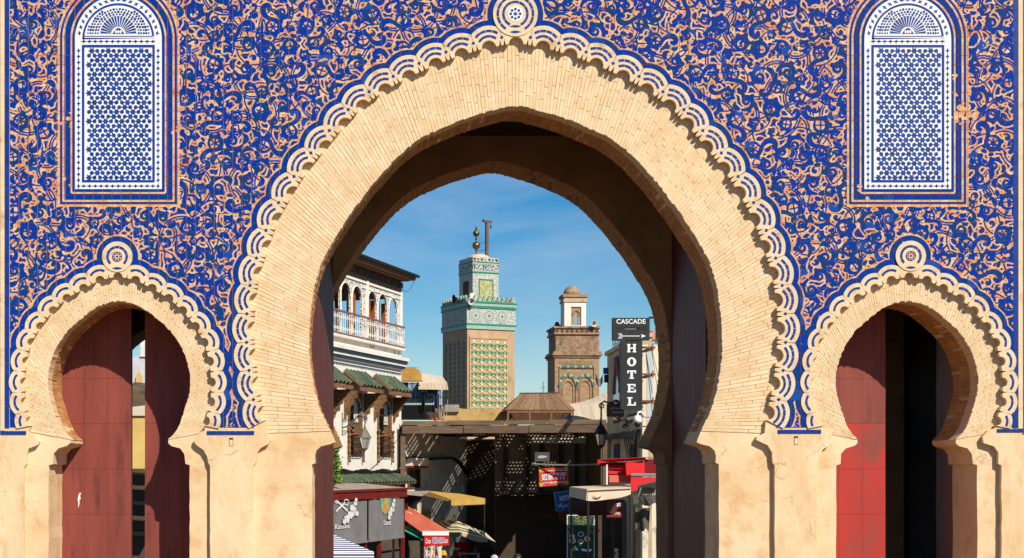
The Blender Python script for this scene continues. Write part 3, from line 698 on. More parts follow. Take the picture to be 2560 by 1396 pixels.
def tile_mesh(name, sel_lo, sel_hi):
    vx, vy, vz, ls, mi = [], [], [], [], []
    n = sel_hi - sel_lo; t = T[sel_lo:sel_hi]; jj = jit[sel_lo:sel_hi]
    g2 = gap * .8
    # bodies: front + 4 sides
    x0, x1, y0, y1 = t[:, 0] + g2, t[:, 0] + TPX - g2, t[:, 1] + g2, t[:, 1] + TPX - g2
    fr = np.stack([np.stack([x0, y0], 1), np.stack([x1, y0], 1), np.stack([x1, y1], 1), np.stack([x0, y1], 1)], 1)   # n,4,2
    vb = np.zeros((n, 8, 3)); vb[:, :4, 0] = (fr[:, :, 0] - 950) / 200; vb[:, :4, 2] = EYE + (1170 - fr[:, :, 1]) / 200; vb[:, :4, 1] = -.008 + jj[:, None]; vb[:, 4:] = vb[:, :4]; vb[:, 4:, 1] = -.0005
    quad = np.array([[0, 1, 2, 3], [0, 4, 5, 1], [1, 5, 6, 2], [2, 6, 7, 3], [3, 7, 4, 0]])
    lo = (np.arange(n)[:, None, None] * 8 + quad[None]).reshape(-1); cnt = [np.full(n * 5, 4)]; verts = [vb.reshape(-1, 3)]; loops = [lo]; mats = [np.zeros(n * 5, int)]; base = n * 8
    for (tt, xs, ys) in polys:
        m = (tt >= sel_lo) & (tt < sel_hi)
        if not m.any(): continue
        xs, ys, q = xs[m], ys[m], tt[m]; k = xs.shape[1]
        vv = np.stack([(xs - 950) / 200, np.repeat((-.0095 + jit[q])[:, None], k, 1), EYE + (1170 - ys) / 200], 2).reshape(-1, 3)
        verts.append(vv); loops.append(base + np.arange(len(vv))); cnt.append(np.full(len(xs), k)); mats.append(np.ones(len(xs), int)); base += len(vv)
    verts = np.concatenate(verts); loops = np.concatenate(loops); cnt = np.concatenate(cnt); mats = np.concatenate(mats)
    me = bpy.data.meshes.new(name); me.vertices.add(len(verts)); me.vertices.foreach_set('co', verts.astype(np.float32).ravel()); me.loops.add(len(loops)); me.loops.foreach_set('vertex_index', loops.astype(np.int32))
    me.polygons.add(len(cnt)); me.polygons.foreach_set('loop_start', np.concatenate([[0], np.cumsum(cnt)[:-1]]).astype(np.int32)); 
    me.materials.append(terra_m); me.materials.append(blue_t); me.polygons.foreach_set('material_index', mats.astype(np.int32)); me.polygons.foreach_set('use_smooth', np.zeros(len(cnt), bool)); me.update(calc_edges=True); me.validate()
    return me
for k in range(300): link('tile', tile_mesh('tile', k, k + 1), GATE)
link('tile_field_beyond', tile_mesh('tile_field_beyond', 300, NT), GATE, kind='stuff')
grout = M('pale_grout', (.50, .42, .36), (.30, .27, .28), 20, rough=.95)
holes_px = [(20, -150), (2540, -150), (2540, 1073), (20, 1073)]
# the bedding behind the tiles, sheet clear of the arches
bd = MB()
for (x0, y0) in tiles: bd.add([(X(x0 - .3), -.002, Z(y0 - .3)), (X(x0 + TPX + .3), -.002, Z(y0 - .3)), (X(x0 + TPX + .3), -.002, Z(y0 + TPX + .3)), (X(x0 - .3), -.002, Z(y0 + TPX + .3))], [(0, 1, 2, 3)])
bd.build('tile_bedding', grout, GATE, kind='stuff')
def strip(px0, px1, py0, py1, n, vert):
    for k in range(n):
        if vert: a, b, c_, d_ = px0, px1, py0 + (py1 - py0) * k / n + .6, py0 + (py1 - py0) * (k + 1) / n - .6
        else: a, b, c_, d_ = px0 + (px1 - px0) * k / n + .6, px0 + (px1 - px0) * (k + 1) / n - .6, py0, py1
        MB().box(X(a), X(b), -.011, .001, Z(d_), Z(c_)).build('border_tile', blue_in, GATE)
strip(12.5, 23.5, -139, 1071, 44, True); strip(2532.5, 2544, -139, 1071, 44, True)
strip(2, 66, 1078, 1087, 3, False); strip(517, 636, 1078, 1087, 5, False); strip(1944, 2053, 1075, 1084, 5, False); strip(2492, 2556, 1073, 1081, 3, False)
for a, b in ((-1.5, 1), (2557, 2559.5)): strip(a, b, -139, 1087, 10, True)
MB().box(X(1), X(11.5), -.009, .001, Z(1077), Z(-139)).box(X(2545.5), X(2556.5), -.009, .001, Z(1072), Z(-139)).build('border_fillet', band_m, GATE)

# ------------------------------------------------------------------ blind windows of star tiles
def arch_poly(cx, r, cyc, bottom): return [(cx - r, bottom)] + [(cx - r * math.cos(math.pi * k / 40), cyc - r * math.sin(math.pi * k / 40)) for k in range(41)] + [(cx + r, bottom)]
hexm = mesh_of(MB().prism([(.027 * math.cos(math.pi * k / 3), .027 * math.sin(math.pi * k / 3)) for k in range(6)], -.003, .003, back=False), 'hexagon_tile', blue_z)
starm = mesh_of(MB().prism([((.048 if k % 2 else .025) * math.cos(math.pi * k / 6), (.048 if k % 2 else .025) * math.sin(math.pi * k / 6)) for k in range(12)], -.003, .003, back=False), 'star_tile', blue_z)
chm = mesh_of(MB().prism([((.037 if k % 4 == 0 else .025 if k % 2 == 0 else .013) * math.cos(math.pi * k / 4), (.037 if k % 4 == 0 else .025 if k % 2 == 0 else .013) * math.sin(math.pi * k / 4)) for k in range(8)], -.003, .003, back=False), 'chain_tile', blue_z)
for wc in WINS:
    wn = MB().prism(XZ(arch_poly(wc, 108.4, 99.5, 473.6)), -.014, 0).build('blind_window', white_z, GATE)
    fr = MB()
    fr.prism(XZ(arch_poly(wc, 90, 99.5, 96)), -.0175, -.013, holes=[XZ(arch_poly(wc, 85, 99.5, 91))], back=False)
    fr.prism(XZ([(wc - 91, 457), (wc - 91, 113.5), (wc + 91, 113.5), (wc + 91, 457)]), -.0175, -.013, holes=[XZ([(wc - 85, 451), (wc - 85, 119.8), (wc + 85, 119.8), (wc + 85, 451)])], back=False)
    fr.build('blue_fillet', blue_in, wn)
    n = 0; resth = MB(); dxp, dyp = 13.72, 11.72
    for r in range(28):
        for k in range(-1, 14):
            px = wc - 82 + (k + (.5 if r % 2 else 0)) * dxp + 2; py = 125 + 3.5 + r * dyp
            if abs(px - wc) > 78.5 or py > 449: continue
            isstar = (k + (r // 2) * 2 + (r % 2) * 2) % 3 == (1 if r % 2 == 0 else 1)
            rz = (0, RND.uniform(-.05, .05), 0)
            if isstar: inst('star_tile', starm, wn, (X(px), -.0145, Z(py)), (0, math.pi / 6 + rz[1], 0))
            elif n < 150: n += 1; inst('hexagon_tile', hexm, wn, (X(px), -.0145, Z(py)), (0, math.pi / 6 + rz[1], 0))
            else:
                resth.prism([(X(px) + .027 * math.cos(math.pi * q / 3 + math.pi / 6), Z(py) + .027 * math.sin(math.pi * q / 3 + math.pi / 6)) for q in range(6)], -.0175, -.0135, back=False)
    resth.build('hexagon_tiles_beyond', blue_z, wn, kind='stuff')
    for sd in (-1, 1):
        for k in range(24): inst('chain_tile', chm, wn, (X(wc + sd * 99.3), -.0145, Z(466 - 14.7 * k)), (0, math.pi / 2, 0))
    for k in range(13):
        inst('chain_tile', chm, wn, (X(wc + (k - 6) * 14.4), -.0145, Z(466)))
        inst('chain_tile', chm, wn, (X(wc + (k - 6) * 14.4), -.0145, Z(104.8)))
    for k in range(1, 20):
        q = math.pi * k / 20; inst('chain_tile', chm, wn, (X(wc - 98.5 * math.cos(q)), -.0145, Z(99.5 - 98.5 * math.sin(q))), (0, math.pi / 2 - q, 0))
    ln = MB(); cy = 86
    for k in range(17):
        q = math.pi * (k + .5) / 17; h = .062
        ln.prism(XZ([(wc - r * math.cos(q + s * h * (1 if r > 30 else .8)), cy - r * math.sin(q + s * h * (1 if r > 30 else .8))) for r, s in ((18, -1), (45, -1), (45, 1), (18, 1))]), -.0175, -.0135, back=False)
    for r, n_, sz in ((51, 20, 3.2), (57, 23, 3.6), (64, 26, 3.4), (70, 28, 3.8), (76, 29, 3.0)):
        for k in range(n_):
            q = math.pi * (k + .5) / n_; px, py = wc - r * math.cos(q), cy + 2 - r * math.sin(q)
            if math.hypot(px - wc, py - 99.5) > 80 or py > 85: continue
            ln.prism(XZ(circ(px, py, sz * (.8 + .25 * ((k * 7) % 3) / 2), 5 if k % 2 else 4)), -.0175, -.0135, back=False)
    ln.prism(XZ([(wc - 15 + 30 * k / 12, cy - 15 * math.sin(math.pi * k / 12) * .98) for k in range(13)]), -.0175, -.0135, back=False)
    ln.build('lunette_tiles', blue_z, wn, kind='stuff')
    pm = MB()
    for sx in (-1, 0, 1): pm.prism(XZ(lens(wc + sx * 6, cy - 5, 3.0, 4.5)), -.019, -.017, back=False)
    pm.build('lunette_palmette', white_z, wn)

# ------------------------------------------------------------------ doors
def leaf(px_hinge, y_h, width, ang, top_px, sgn, planks=False, label=None, mat=None):
    """sgn +1: leaf runs to the right of its hinge; ang turns the free edge inward"""
    mtx = Matrix.Translation((X(px_hinge), y_h, 0)) @ Matrix.Rotation(ang * sgn, 4, 'Z')
    h = Z(top_px); x0, x1 = (0, width) if sgn > 0 else (-width, 0)
    o = MB().box(x0, x1, .012, .08, .03, h).xf(mtx).build('door_leaf', door_edge, GATE, label=label)
    if planks:
        n = 7
        for side in ((-.006, .012), (.08, .098)):
            for k in range(n): a = x0 + width * k / n; MB().box(a + .004, a + width / n - .004, side[0], side[1], .03, h).xf(mtx).build('plank', red_wood, o)
    else:
        nx, nz = 3, int(h / .56)
        for i in range(nx):
            for j in range(nz):
                a = x0 + width * i / nx; q = .03 + (h - .03) * j / nz; MB().box(a + .0015, a + width / nx - .0015, RND.uniform(-.003, 0), .012, q + .0015, q + (h - .03) / nz - .0015).xf(mtx).build('door_sheet', (mat if mat and q < 3.1 else red_door), o)
    return o
red_bright = M('bright_red_sheet', (.46, .032, .02), (.34, .03, .022), 1.2, .35, .7, c3=(.24, .05, .035), s3=2.2, t3=(.5, .62), rough=.55, bump=.3, bs=40, bd=.004, stretch=(1, 1, .5))
leaf(113, .86, .93, 0.0, 700, 1, label='closed dull red sheet door leaf'); leaf(482, .86, .74, 0.0, 700, -1, label='narrow dull red sheet door leaf beside the gap')
leaf(2090, .86, .93, 0.03, 700, 1, mat=red_bright, label='bright red door leaf half repainted'); leaf(2456, .86, .93, math.radians(97), 700, -1)
leaf(767, .9, 2.45, math.radians(84.8), 420, 1, planks=True, label='red plank leaf swung open on the left'); leaf(1806, .9, 2.45, math.radians(91), 420, -1, planks=True, label='red plank leaf swung open on the right')
for (px, py, yy) in ((578, 1106, 0), (718, 1143, .1), (1990, 1102, 0), (1849, 1139, .1)):
    fb = MB().box(X(px - 4), X(px + 4), yy - .008, yy + .01, Z(py + 9), Z(py - 6)).build('fixing_block', band_m, GATE)
    MB().box(X(px - 5), X(px + 5), yy - .003, yy + .005, Z(py + 10), Z(py - 11)).build('fixing_recess', door_edge, fb)
m_ = Matrix.Translation((X(1668), 0, 0))
# paint smear on the left door
sm = MB(); pts = [(203, 1233), (200, 1240), (202, 1247), (198, 1252), (199, 1258), (197, 1266), (195, 1270), (196, 1258), (194, 1250), (196, 1240), (199, 1232)]
sm.prism([((p[0] - 950) / FPX * (DIST + .855), EYE + (1170 - p[1]) / FPX * (DIST + .855)) for p in pts], .853, .8555); sm.build('paint_smear', M('white_paint', (.8, .8, .78), rough=.6), GATE)
# ------------------------------------------------------------------ the white town house behind the gate, on the left
white_w = M('whitewash', (.80, .75, .66), (.70, .63, .53), 1.2, .4, .75, c3=(.50, .40, .28), s3=2.5, t3=(.64, .8), rough=.9, bump=.25, bs=12)
fret = M('white_fretwork', (.80, .77, .70), (.16, .13, .10), 16, .50, .56, rough=.8, bump=.3, detail=2)
dark_wood = M('dark_carved_wood', (.05, .035, .025), (.10, .06, .035), 14, rough=.8, bump=.5)
carved = M('carved_wood', (.26, .135, .05), (.05, .026, .012), 22, .46, .58, rough=.75, bump=.6, bs=30, detail=2)
brown_w = M('brown_wood', (.26, .12, .05), (.16, .07, .03), 4, rough=.7, bump=.4, stretch=(3, 3, 1))
orange_w = M('orange_wood', (.42, .11, .025), (.30, .07, .02), 3, rough=.5, bump=.2)
iron = M('wrought_iron', (.03, .026, .022), rough=.6, metal=.3, bump=0)
slate = M('slate_blue_paint', (.06, .10, .13), (.035, .06, .08), 3, rough=.6)
green_t = M('green_glazed_roof_tile', (.07, .095, .05), (.04, .06, .035), 6, .35, .65, c3=(.22, .20, .10), s3=8, t3=(.6, .75), rough=.5, bump=.3, island=.3)
steel_red = M('dark_red_fascia', (.20, .015, .012), (.13, .012, .01), 3, rough=.5, bump=.1)
sheet = M('weathered_roof_sheet', (.40, .33, .26), (.26, .20, .15), 2.5, rough=.9, bump=.4, bs=15)
black_m = M('black_metal', (.012, .012, .013), rough=.5, bump=0)
A0 = P(1003, 1170, 60); A0.z = -1.6
dvec = Vector((.358, .934, 0)).normalized(); nvec = Vector((dvec.y, -dvec.x, 0)); RZ = math.atan2(dvec.y, dvec.x)
HOUSE = thing('town_house', 'white town house with an arcaded wooden loggia over carved windows', 'house', A0, RZ)
def uz(px, py, o=0.0):
    """photo bearing -> (u, z) on the facade plane pushed out by o"""
    k = (px - 950) / FPX; u = (k * (60 + o * nvec.y) - A0.x - o * nvec.x) / (dvec.x - k * dvec.y)
    D = 60 + u * dvec.y + o * nvec.y; return u, EYE + (1170 - py) / FPX * D - A0.z
U = lambda px, o=0.0: uz(px, 1170, o)[0]
def hz(z): return z - A0.z        # height above the street of a world z
b_ = MB(); UL = -13.0
win_u = [(U(869), U(903)), (U(942.5), U(976.5))]; w0 = win_u[0]; step = win_u[1][0] - win_u[0][0]
wins = [(w0[0] - step, w0[1] - step), win_u[0], win_u[1]]
zt, zb = uz(960, 992)[1], uz(960, 1141)[1]
# wall with three window openings
b_.prism([(UL, 0), (UL, hz(7.9)), (0, hz(7.9)), (0, 0)], 0, .35, holes=[[(a + .04, zb), (a + .04, zt - .02), (b - .04, zt - .02), (b - .04, zb)] for a, b in wins])
b_.box(UL, -.36, 2.7, 3, 0, hz(7.9)); b_.box(-.35, 0, .351, 3, 0, hz(7.9)); b_.box(UL, UL + .3, .351, 2.69, 0, hz(7.9))
b_.build('wall', white_w, HOUSE, world=False)
MB().box(UL + .31, -.4, .36, 2.68, hz(3.3), hz(3.5)).box(UL + .31, -.37, .36, 2.68, hz(7.7), hz(7.85)).build('floor', dark_wood, HOUSE, world=False)
MB().box(UL + .31, -.38, 2.2, 2.3, hz(-1), hz(7.6)).build('room_partition', dark_wood, HOUSE, world=False)
co = MB()
for (z0, z1, o) in ((7.42, 7.56, .30), (7.20, 7.28, .20), (7.06, 7.12, .09)): co.box(UL, o * .6, -o, -.002, hz(z0), hz(z1))
co.build('cornice', white_w, HOUSE, world=False)
sl = MB()
for (z0, z1, o) in ((7.35, 7.417, .25), (7.283, 7.345, .22), (7.125, 7.197, .15)): sl.box(UL, o * .6, -o, -.003, hz(z0), hz(z1))
sl.build('cornice_band', slate, HOUSE, world=False)
for k in range(38): MB().box(-8.4 + k * .22, -8.27 + k * .22, -.05, .0, hz(6.88), hz(6.93)).build('dentil', slate, HOUSE, world=False)
# canopies of green tiles above the windows
tm = MB()
vsn = []
for j in range(2):
    for k in range(7): q = math.pi * k / 6; vsn.append((.13 * math.cos(q), -.0 - .32 * j, .15 * math.sin(q) + .0))
tm.add(vsn + [(x, y, z - .016) for x, y, z in vsn], [(k, k + 1, k + 8, k + 7) for k in range(6)] + [(k + 14, k + 21, k + 22, k + 15) for k in range(6)] + [(k + 7, k + 8, k + 22, k + 21) for k in range(6)])
half = mesh_of(tm, 'roof_tile', green_t)
def tile_roof(root, u0, u1, ztop, zlow, out, rows, name='canopy', o0=0.0, wood=True, sides=True):
    c = MB().slab((u0, -o0, ztop - .02), (u1, -o0, ztop - .02), (u1, -out, zlow - .02), (u0, -out, zlow - .02), .05).build(name, brown_w if wood else green_t, root, world=False)
    n = max(2, int((u1 - u0) / .34)); ang = math.atan2(ztop - zlow, out - o0); L = math.hypot(ztop - zlow, out - o0)
    for k in range(n):
        for r in range(rows):
            t = r / rows; o = bpy.data.objects.new('roof_tile', half); COL.objects.link(o); o.parent = c; WM[o.name] = WM[c.name]
            o.location = (u0 + (k + .5) * (u1 - u0) / n, -(o0 + (out - o0) * t), ztop + (zlow - ztop) * t + .012 * (rows - r) * .5); o.rotation_euler = (ang + RND.uniform(-.02, .02), 0, RND.uniform(-.03, .03)); o.scale = (1, L / rows / .30, 1)
    return c
cz0, cz1 = hz(6.62), hz(6.05)
for (a, b) in wins:
    c = tile_roof(HOUSE, a - .45, b + .38, cz0, cz1, .72, 2)
    MB().box(a - .5, b + .42, -.76, -.70, cz1 - .17, cz1 - .03).build('canopy_beam', brown_w, c, world=False)
    for u_ in (a - .38, b + .24):
        MB().prism([(0, cz1 - .16), (0, cz1 - 1.15), (-.10, cz1 - 1.2), (-.14, cz1 - 1.0), (-.30, cz1 - .95), (-.34, cz1 - .75), (-.52, cz1 - .68), (-.56, cz1 - .48), (-.74, cz1 - .42), (-.78, cz1 - .28), (-.92, cz1 - .24), (-.92, cz1 - .16)], 0, .09).xf(Matrix.Translation((u_, 0, 0)) @ Matrix.Rotation(math.pi / 2, 4, 'Z') @ Matrix.Diagonal((.74, -1, 1, 1))).build('corbel', carved, c, world=False)
# carved windows
def ogee(u0, u1, z0, zs, z1, n=8):
    um = (u0 + u1) / 2; h = (u1 - u0) / 2; o = [(u0, z0), (u0, zs)]
    for k in range(1, n): t = k / n; o.append((u0 + h * (1 - math.cos(t * math.pi / 2)), zs + (z1 - zs) * math.sin(t * math.pi / 2) ** .9))
    o.append((um, z1 + .04))
    return o + [(2 * um - p[0], p[1]) for p in o[-2::-1]]
for (a, b) in wins:
    zs, zo = uz(960, 1030)[1], uz(960, 1001)[1]
    hole = ogee(a + .11, b - .20, zb + .02, zs, zo)
    wf = MB().prism([(a, zb), (a, zt), (b, zt), (b, zb)], -.06, .05, holes=[hole]).build('window', carved, HOUSE, world=False)
    rim = MB(); rim.tube([(p[0], -.07, p[1]) for p in hole[1:-1]], .022, 5); rim.build('arch_rim', fret, wf, world=False)
    MB().box(b - .58, b - .1, .052, .08, uz(960, 1062)[1], zo - .05).build('lattice_shutter', fret, wf, world=False)
    MB().box(b - .58, b - .1, .052, .08, zb, uz(960, 1066)[1]).build('carved_panel', carved, wf, world=False)
    MB().box(a + .13, a + .26, .052, .16, zb, uz(960, 1035)[1]).box(a + .13, b - .3, .06, .12, uz(960, 1041)[1], uz(960, 1036)[1]).box(a + .1, b - .25, .02, .14, uz(960, 1092)[1], uz(960, 1088)[1]).build('casement', orange_w, wf, world=False)
    gr = MB(); g0, g1 = zb - .02, uz(960, 1092)[1]
    for k in range(9):
        u_ = a + .10 + (b - a - .32) * k / 8; gr.tube([(u_, -.06, g1), (u_, -.16, (g0 * .4 + g1 * .6)), (u_ + .05 * math.sin(k * 2), -.26, g0 * .75 + g1 * .25), (u_, -.12, g0)], .012, 4)
    for t in (.1, .4, .75, 1): gr.tube([(a + .08, -.07 - .12 * (1 - t), g0 + (g1 - g0) * t), (b - .2, -.07 - .12 * (1 - t), g0 + (g1 - g0) * t)], .011, 4)
    for k in range(5):
        cu_, cz = a + .16 + (b - a - .44) * k / 4, (g0 + g1) / 2 - .05; gr.tube([(cu_ + .08 * math.cos(q * .8) * (1 - q / 9), -.25, cz + .14 * math.sin(q * .8) * (1 - q / 9)) for q in range(8)], .010, 4)
    gr.build('window_grille', iron, wf, world=False)
    for u_ in (a - .03, b + .03):
        pf = []; z = uz(960, 1158)[1]; zt2 = uz(960, 1076)[1]; n = 22
        for k in range(n + 1): pf.append((.045 + .014 * math.sin(k * 1.9) + (.03 if k in (n, n - 1) else 0) - (.03 if k == 0 else 0), z + (zt2 - z) * k / n))
        MB().lathe(pf, (u_, -.1, 0), 8).build('twisted_post', carved, wf, world=False)
# loggia
arch_px = [(806, 824), (830, 848), (852, 874), (881, 902), (920, 939), (946, 965), (973, 990)]
fz0, fz1 = hz(7.9), hz(10.30)
holes = []
for p0, p1 in arch_px:
    a, b = U(p0 - 1.5), U(p1 + 1.5); w_ = (b - a) / 2; zs = hz(9.5); holes.append([(a, hz(8.08)), (a, zs)] + [(a + w_ * (1 - math.cos(math.pi * k / 10)), zs + min(w_, .55) * math.sin(math.pi * k / 10)) for k in range(1, 10)] + [(b, zs), (b, hz(8.08))])
lg = MB().prism([(U(800), fz0), (U(800), fz1), (0, fz1), (0, fz0)], 0, .06, holes=holes).build('loggia_arcade', fret, HOUSE, world=False)
MB().box(UL, U(800), 0, .14, fz0, fz1).build('loggia_wall', white_w, HOUSE, world=False)
tr = MB()
for h in holes:
    tr.tube([(p[0], -.02, p[1]) for p in h[1:-1]], .022, 5); 
    for u_ in (h[0][0] - .04, h[-1][0] + .04): tr.tube([(u_, -.03, hz(8.08)), (u_, -.03, hz(9.55))], .024, 6)
tr.box(U(800), 0, -.05, -.001, fz1 - .12, fz1 - .04); tr.box(U(905), 0, -.04, -.002, hz(9.98), hz(10.03)); tr.box(-.12, .02, -.06, 0, fz0, fz1); tr.box(U(917) - .1, U(917) + .03, -.08, 0, fz0, fz1)
tr.build('arcade_columns', M('white_paint_trim', (.80, .76, .67), rough=.7), HOUSE, world=False)
shut = M('deep_blue_glass', (.02, .05, .16), (.10, .16, .24), 2, rough=.1, bump=0)
for (p0, p1), kind in zip(arch_px, (1, 1, 0, 1, 2, 3, 3)):
    a, b = U(p0), U(p1); w_ = b - a
    if kind in (1,):
        f = MB(); f.prism([(a + .04, hz(8.1)), (a + .04, hz(9.6)), (a + w_ * .2, hz(9.95)), (b - w_ * .2, hz(9.95)), (b - .04, hz(9.6)), (b - .04, hz(8.1))], .2, .26, holes=[[(a + .2, hz(8.55)), (a + .2, hz(9.6)), (b - .42, hz(9.7)), (b - .42, hz(8.55))]])
        fo = f.build('loggia_casement', orange_w, HOUSE, world=False)
        MB().box(a + .25, b - .5, .22, .24, hz(8.1) + .1, hz(8.5)).build('blue_panel', M('blue_panel_paint', (.02, .02, .20), rough=.5), fo, world=False)
        MB().box(a + .2, b - .42, .225, .235, hz(8.55), hz(9.68)).build('pane', shut, fo, world=False)
    if kind == 3:
        fo = MB().box(a + w_ * .48, b - w_ * .2, .2, .5, hz(8.1), hz(9.75)).build('loggia_casement', orange_w, HOUSE, world=False)
        MB().box(a + .03, a + w_ * .4, .2, .22, hz(8.1), hz(8.5)).build('blue_panel', MATS['blue_panel_paint'], fo, world=False)
    if kind == 2: MB().box(b - .14, b - .04, .2, .3, hz(8.1), hz(9.75)).build('loggia_casement', orange_w, HOUSE, world=False)
MB().box(UL, -.05, .15, 2.95, hz(10.05), hz(10.12)).build('loggia_ceiling', dark_wood, HOUSE, world=False)
for u_ in (-.2, -3.4, -6.8, -10): MB().box(u_ - .07, u_ + .07, 2.75, 2.9, hz(7.9), hz(10.1)).build('rear_post', dark_wood, HOUSE, world=False)
for u_ in (U(862), U(845)): MB().box(u_, u_ + .45, 1.6, 1.8, hz(7.9), hz(10.1)).build('inner_post', dark_wood, HOUSE, world=False)
# railing
bal = mesh_of(MB().lathe([(.008, 0), (.011, .06), (.017, .16), (.011, .25), (.010, .45), (.018, .56), (.011, .66), (.010, .78)], n=6), 'baluster', MATS['white_paint_trim'])
rl = MB().box(-10.5, U(917) - .05, -.20, -.12, hz(8.80), hz(8.86)).box(U(917) + .05, -.05, -.20, -.12, hz(8.80), hz(8.86)).build('hand_rail', M('mauve_rail', (.26, .10, .11), rough=.5), HOUSE, world=False)
MB().box(-10.5, -.05, -.20, -.12, hz(7.98), hz(8.02)).build('bottom_rail', MATS['mauve_rail'], HOUSE, world=False)
rc = MB()
for z in (8.14, 8.66): rc.box(-10.5, -.05, -.168, -.152, hz(z), hz(z) + .018)
for k in range(52):
    for z in (8.2, 8.60): rc.ball((-.2 - k * .2, -.16, hz(z)), .03, 6)
rc.build('rail_ornament', MATS['white_paint_trim'], HOUSE, world=False)
for k in range(53):
    o = bpy.data.objects.new('baluster', bal); COL.objects.link(o); o.parent = HOUSE; o.location = (-.1 - k * .2, -.16, hz(8.02)); WM[o.name] = WM[HOUSE.name]
MB().box(-10.5, 0, -.18, -.001, hz(7.86), hz(7.97)).build('loggia_floor_edge', white_w, HOUSE, world=False)
# frieze, eaves and roof
MB().box(UL, 0, -.02, .3, hz(10.32), hz(10.46)).build('orange_lintel', brown_w, HOUSE, world=False)
MB().box(UL, -.02, .0, .2, hz(10.465), hz(10.76)).build('dark_frieze', dark_wood, HOUSE, world=False)
for k in range(14): MB().box(-.35 - k * .75, -.35 - k * .75 + .5, -.03, 0, hz(10.50), hz(10.72)).build('frieze_panel', carved if 0 else dark_wood, HOUSE, world=False)
MB().box(UL, .12, -.3, 3.2, hz(10.765), hz(10.80)).build('eave_soffit', brown_w, HOUSE, world=False)
MB().box(UL, .27, -.52, -.1, hz(10.805), hz(10.85)).box(UL, .30, -.56, -.50, hz(10.855), hz(10.93)).build('eave_board', brown_w, HOUSE, world=False)
rf = MB().slab((UL, 1.4, hz(11.35)), (-1.2, 1.4, hz(11.35)), (.30, -.56, hz(10.96)), (UL, -.56, hz(10.96)), .05).slab((-1.2, 1.4, hz(11.35)), (-1.2, 1.5, hz(11.35)), (.30, 3.2, hz(10.96)), (.30, -.56, hz(10.96)), .05).build('roof', green_t, HOUSE, world=False)
dk = M('dark_green_tile', (.03, .055, .04), (.02, .035, .03), 6, rough=.5)
hd = mesh_of(tm, 'eave_tile', dk)
for k in range(62):
    o = bpy.data.objects.new('eave_tile', hd); COL.objects.link(o); o.parent = rf; WM[o.name] = WM[rf.name]; o.location = (.25 - k * .18, -.36, hz(11.0)); o.rotation_euler = (.24, 0, 0); o.scale = (.6, 1.1, .7)
def sag(p, q, d, n=10): p, q = Vector(p), Vector(q); return [p.lerp(q, k / n) - Vector((0, 0, d * 4 * (k / n) * (1 - k / n))) for k in range(n + 1)]
def cable(pts, r, root=HOUSE): MB().tube(pts, r, 4).build('cable', black_m, root, world=False)
cable(sag((.02, 0, hz(10.5)), (.28, -.5, hz(10.85)), .3), .014)
cable(sag((-.9, -.01, hz(7.95)), (-.25, -.01, hz(7.95)), .55), .01); cable(sag((U(922), -.01, hz(7.95)), (U(938), -.01, hz(7.95)), .2), .01)
zc = uz(960, 1176)[1]
for k in range(4): cable([(U(840) + (U(1001) - U(840)) * t / 12, -.06 - .03 * k, zc + .05 * math.sin(t * 1.7 + k) - .02 * k) for t in range(13)], .03)
for k in range(8): q = U(845) + k * .75; cable([(q, -.08, zc + .02), (q + .03, -.1, zc - .14)], .014)
for k in range(5): cable(sag((-.22 + .05 * k, -.02, uz(1000, 1060)[1] - .1 * k), (-.35 + .05 * k, -.03, zc + .1), .0), .011)
cable(sag((-.1, -.03, uz(1000, 1085)[1]), (U(925), -.05, uz(925, 1172)[1]), .12), .012)
# ledge of green tiles above the shops
tile_roof(HOUSE, U(852, .4), .12, hz(2.68), hz(2.36), .62, 2, name='tiled_ledge')

# what shows through the gap between the small red leaves
YH = thing('yellow_side_house', 'yellow plastered house seen through the gap between the left red doors', 'house', P(345, 1170, 44))
ye_w = M('yellow_plaster', (.68, .48, .16), (.58, .38, .11), 1.5, .35, .7, rough=.9, bump=.3, bs=12)
a, b = P(300, 1600, 44), P(395, 1021, 44)
MB().box(a.x, b.x, a.y, a.y + 3, -1.6, P(0, 1040, 44).z).build('wall', ye_w, YH); MB().box(a.x - .05, b.x + .05, a.y - .08, a.y + 3, P(0, 1040, 44).z + .001, b.z).build('pale_parapet', M('pale_coping', (.62, .52, .36), rough=.9), YH)
MB().slab((a.x, a.y + .2, b.z + .45), (b.x, a.y + .2, b.z + .6), (b.x, a.y + 2.5, b.z + .85), (a.x, a.y + 2.5, b.z + .95), .45).build('dark_roof', M('mossy_roof', (.16, .11, .06), (.08, .06, .04), 3, rough=.95, bump=.5), YH)
for k in range(5): p, q = P(318, 1192 + 38 * k, 43.7), P(380, 1176 + 38 * k, 43.7); MB().slab((p.x, p.y, q.z), (q.x, p.y, q.z - .05), (q.x, p.y - .5, p.z + .05), (p.x, p.y - .5, p.z + .1), .05).build('shop_shade', (black_m, dark_wood)[k % 2], YH)
p = P(318, 1390, 43.9); MB().box(p.x, P(380, 0, 43.9).x, p.y - .05, p.y, -1.6, P(0, 1172, 43.9).z).build('dark_shop_front', dark_wood, YH)
PH = thing('pale_far_house', 'pale blue house far off in the gap between the left red doors', 'house', P(345, 1170, 70))
a, b = P(310, 1170, 70), P(385, 892, 70); MB().box(a.x, b.x, a.y, a.y + 4, -1.6, b.z).build('wall', M('pale_blue_wash', (.62, .64, .70), (.52, .50, .50), 1, rough=.9), PH)
p, q = P(340, 960, 69.95), P(356, 928, 69.95); MB().prism([(p.x, p.z), (p.x, q.z - .3), (p.x + .08, q.z - .1), ((p.x + q.x) / 2, q.z), (q.x - .08, q.z - .1), (q.x, q.z - .3), (q.x, p.z)], p.y - .05, p.y).build('window', ye_w, PH)
p, q = P(351, 892, 69.9), P(390, 848, 69.9); MB().box(p.x, q.x, p.y, p.y + 2, p.z, q.z).build('roof_room', white_w, PH)
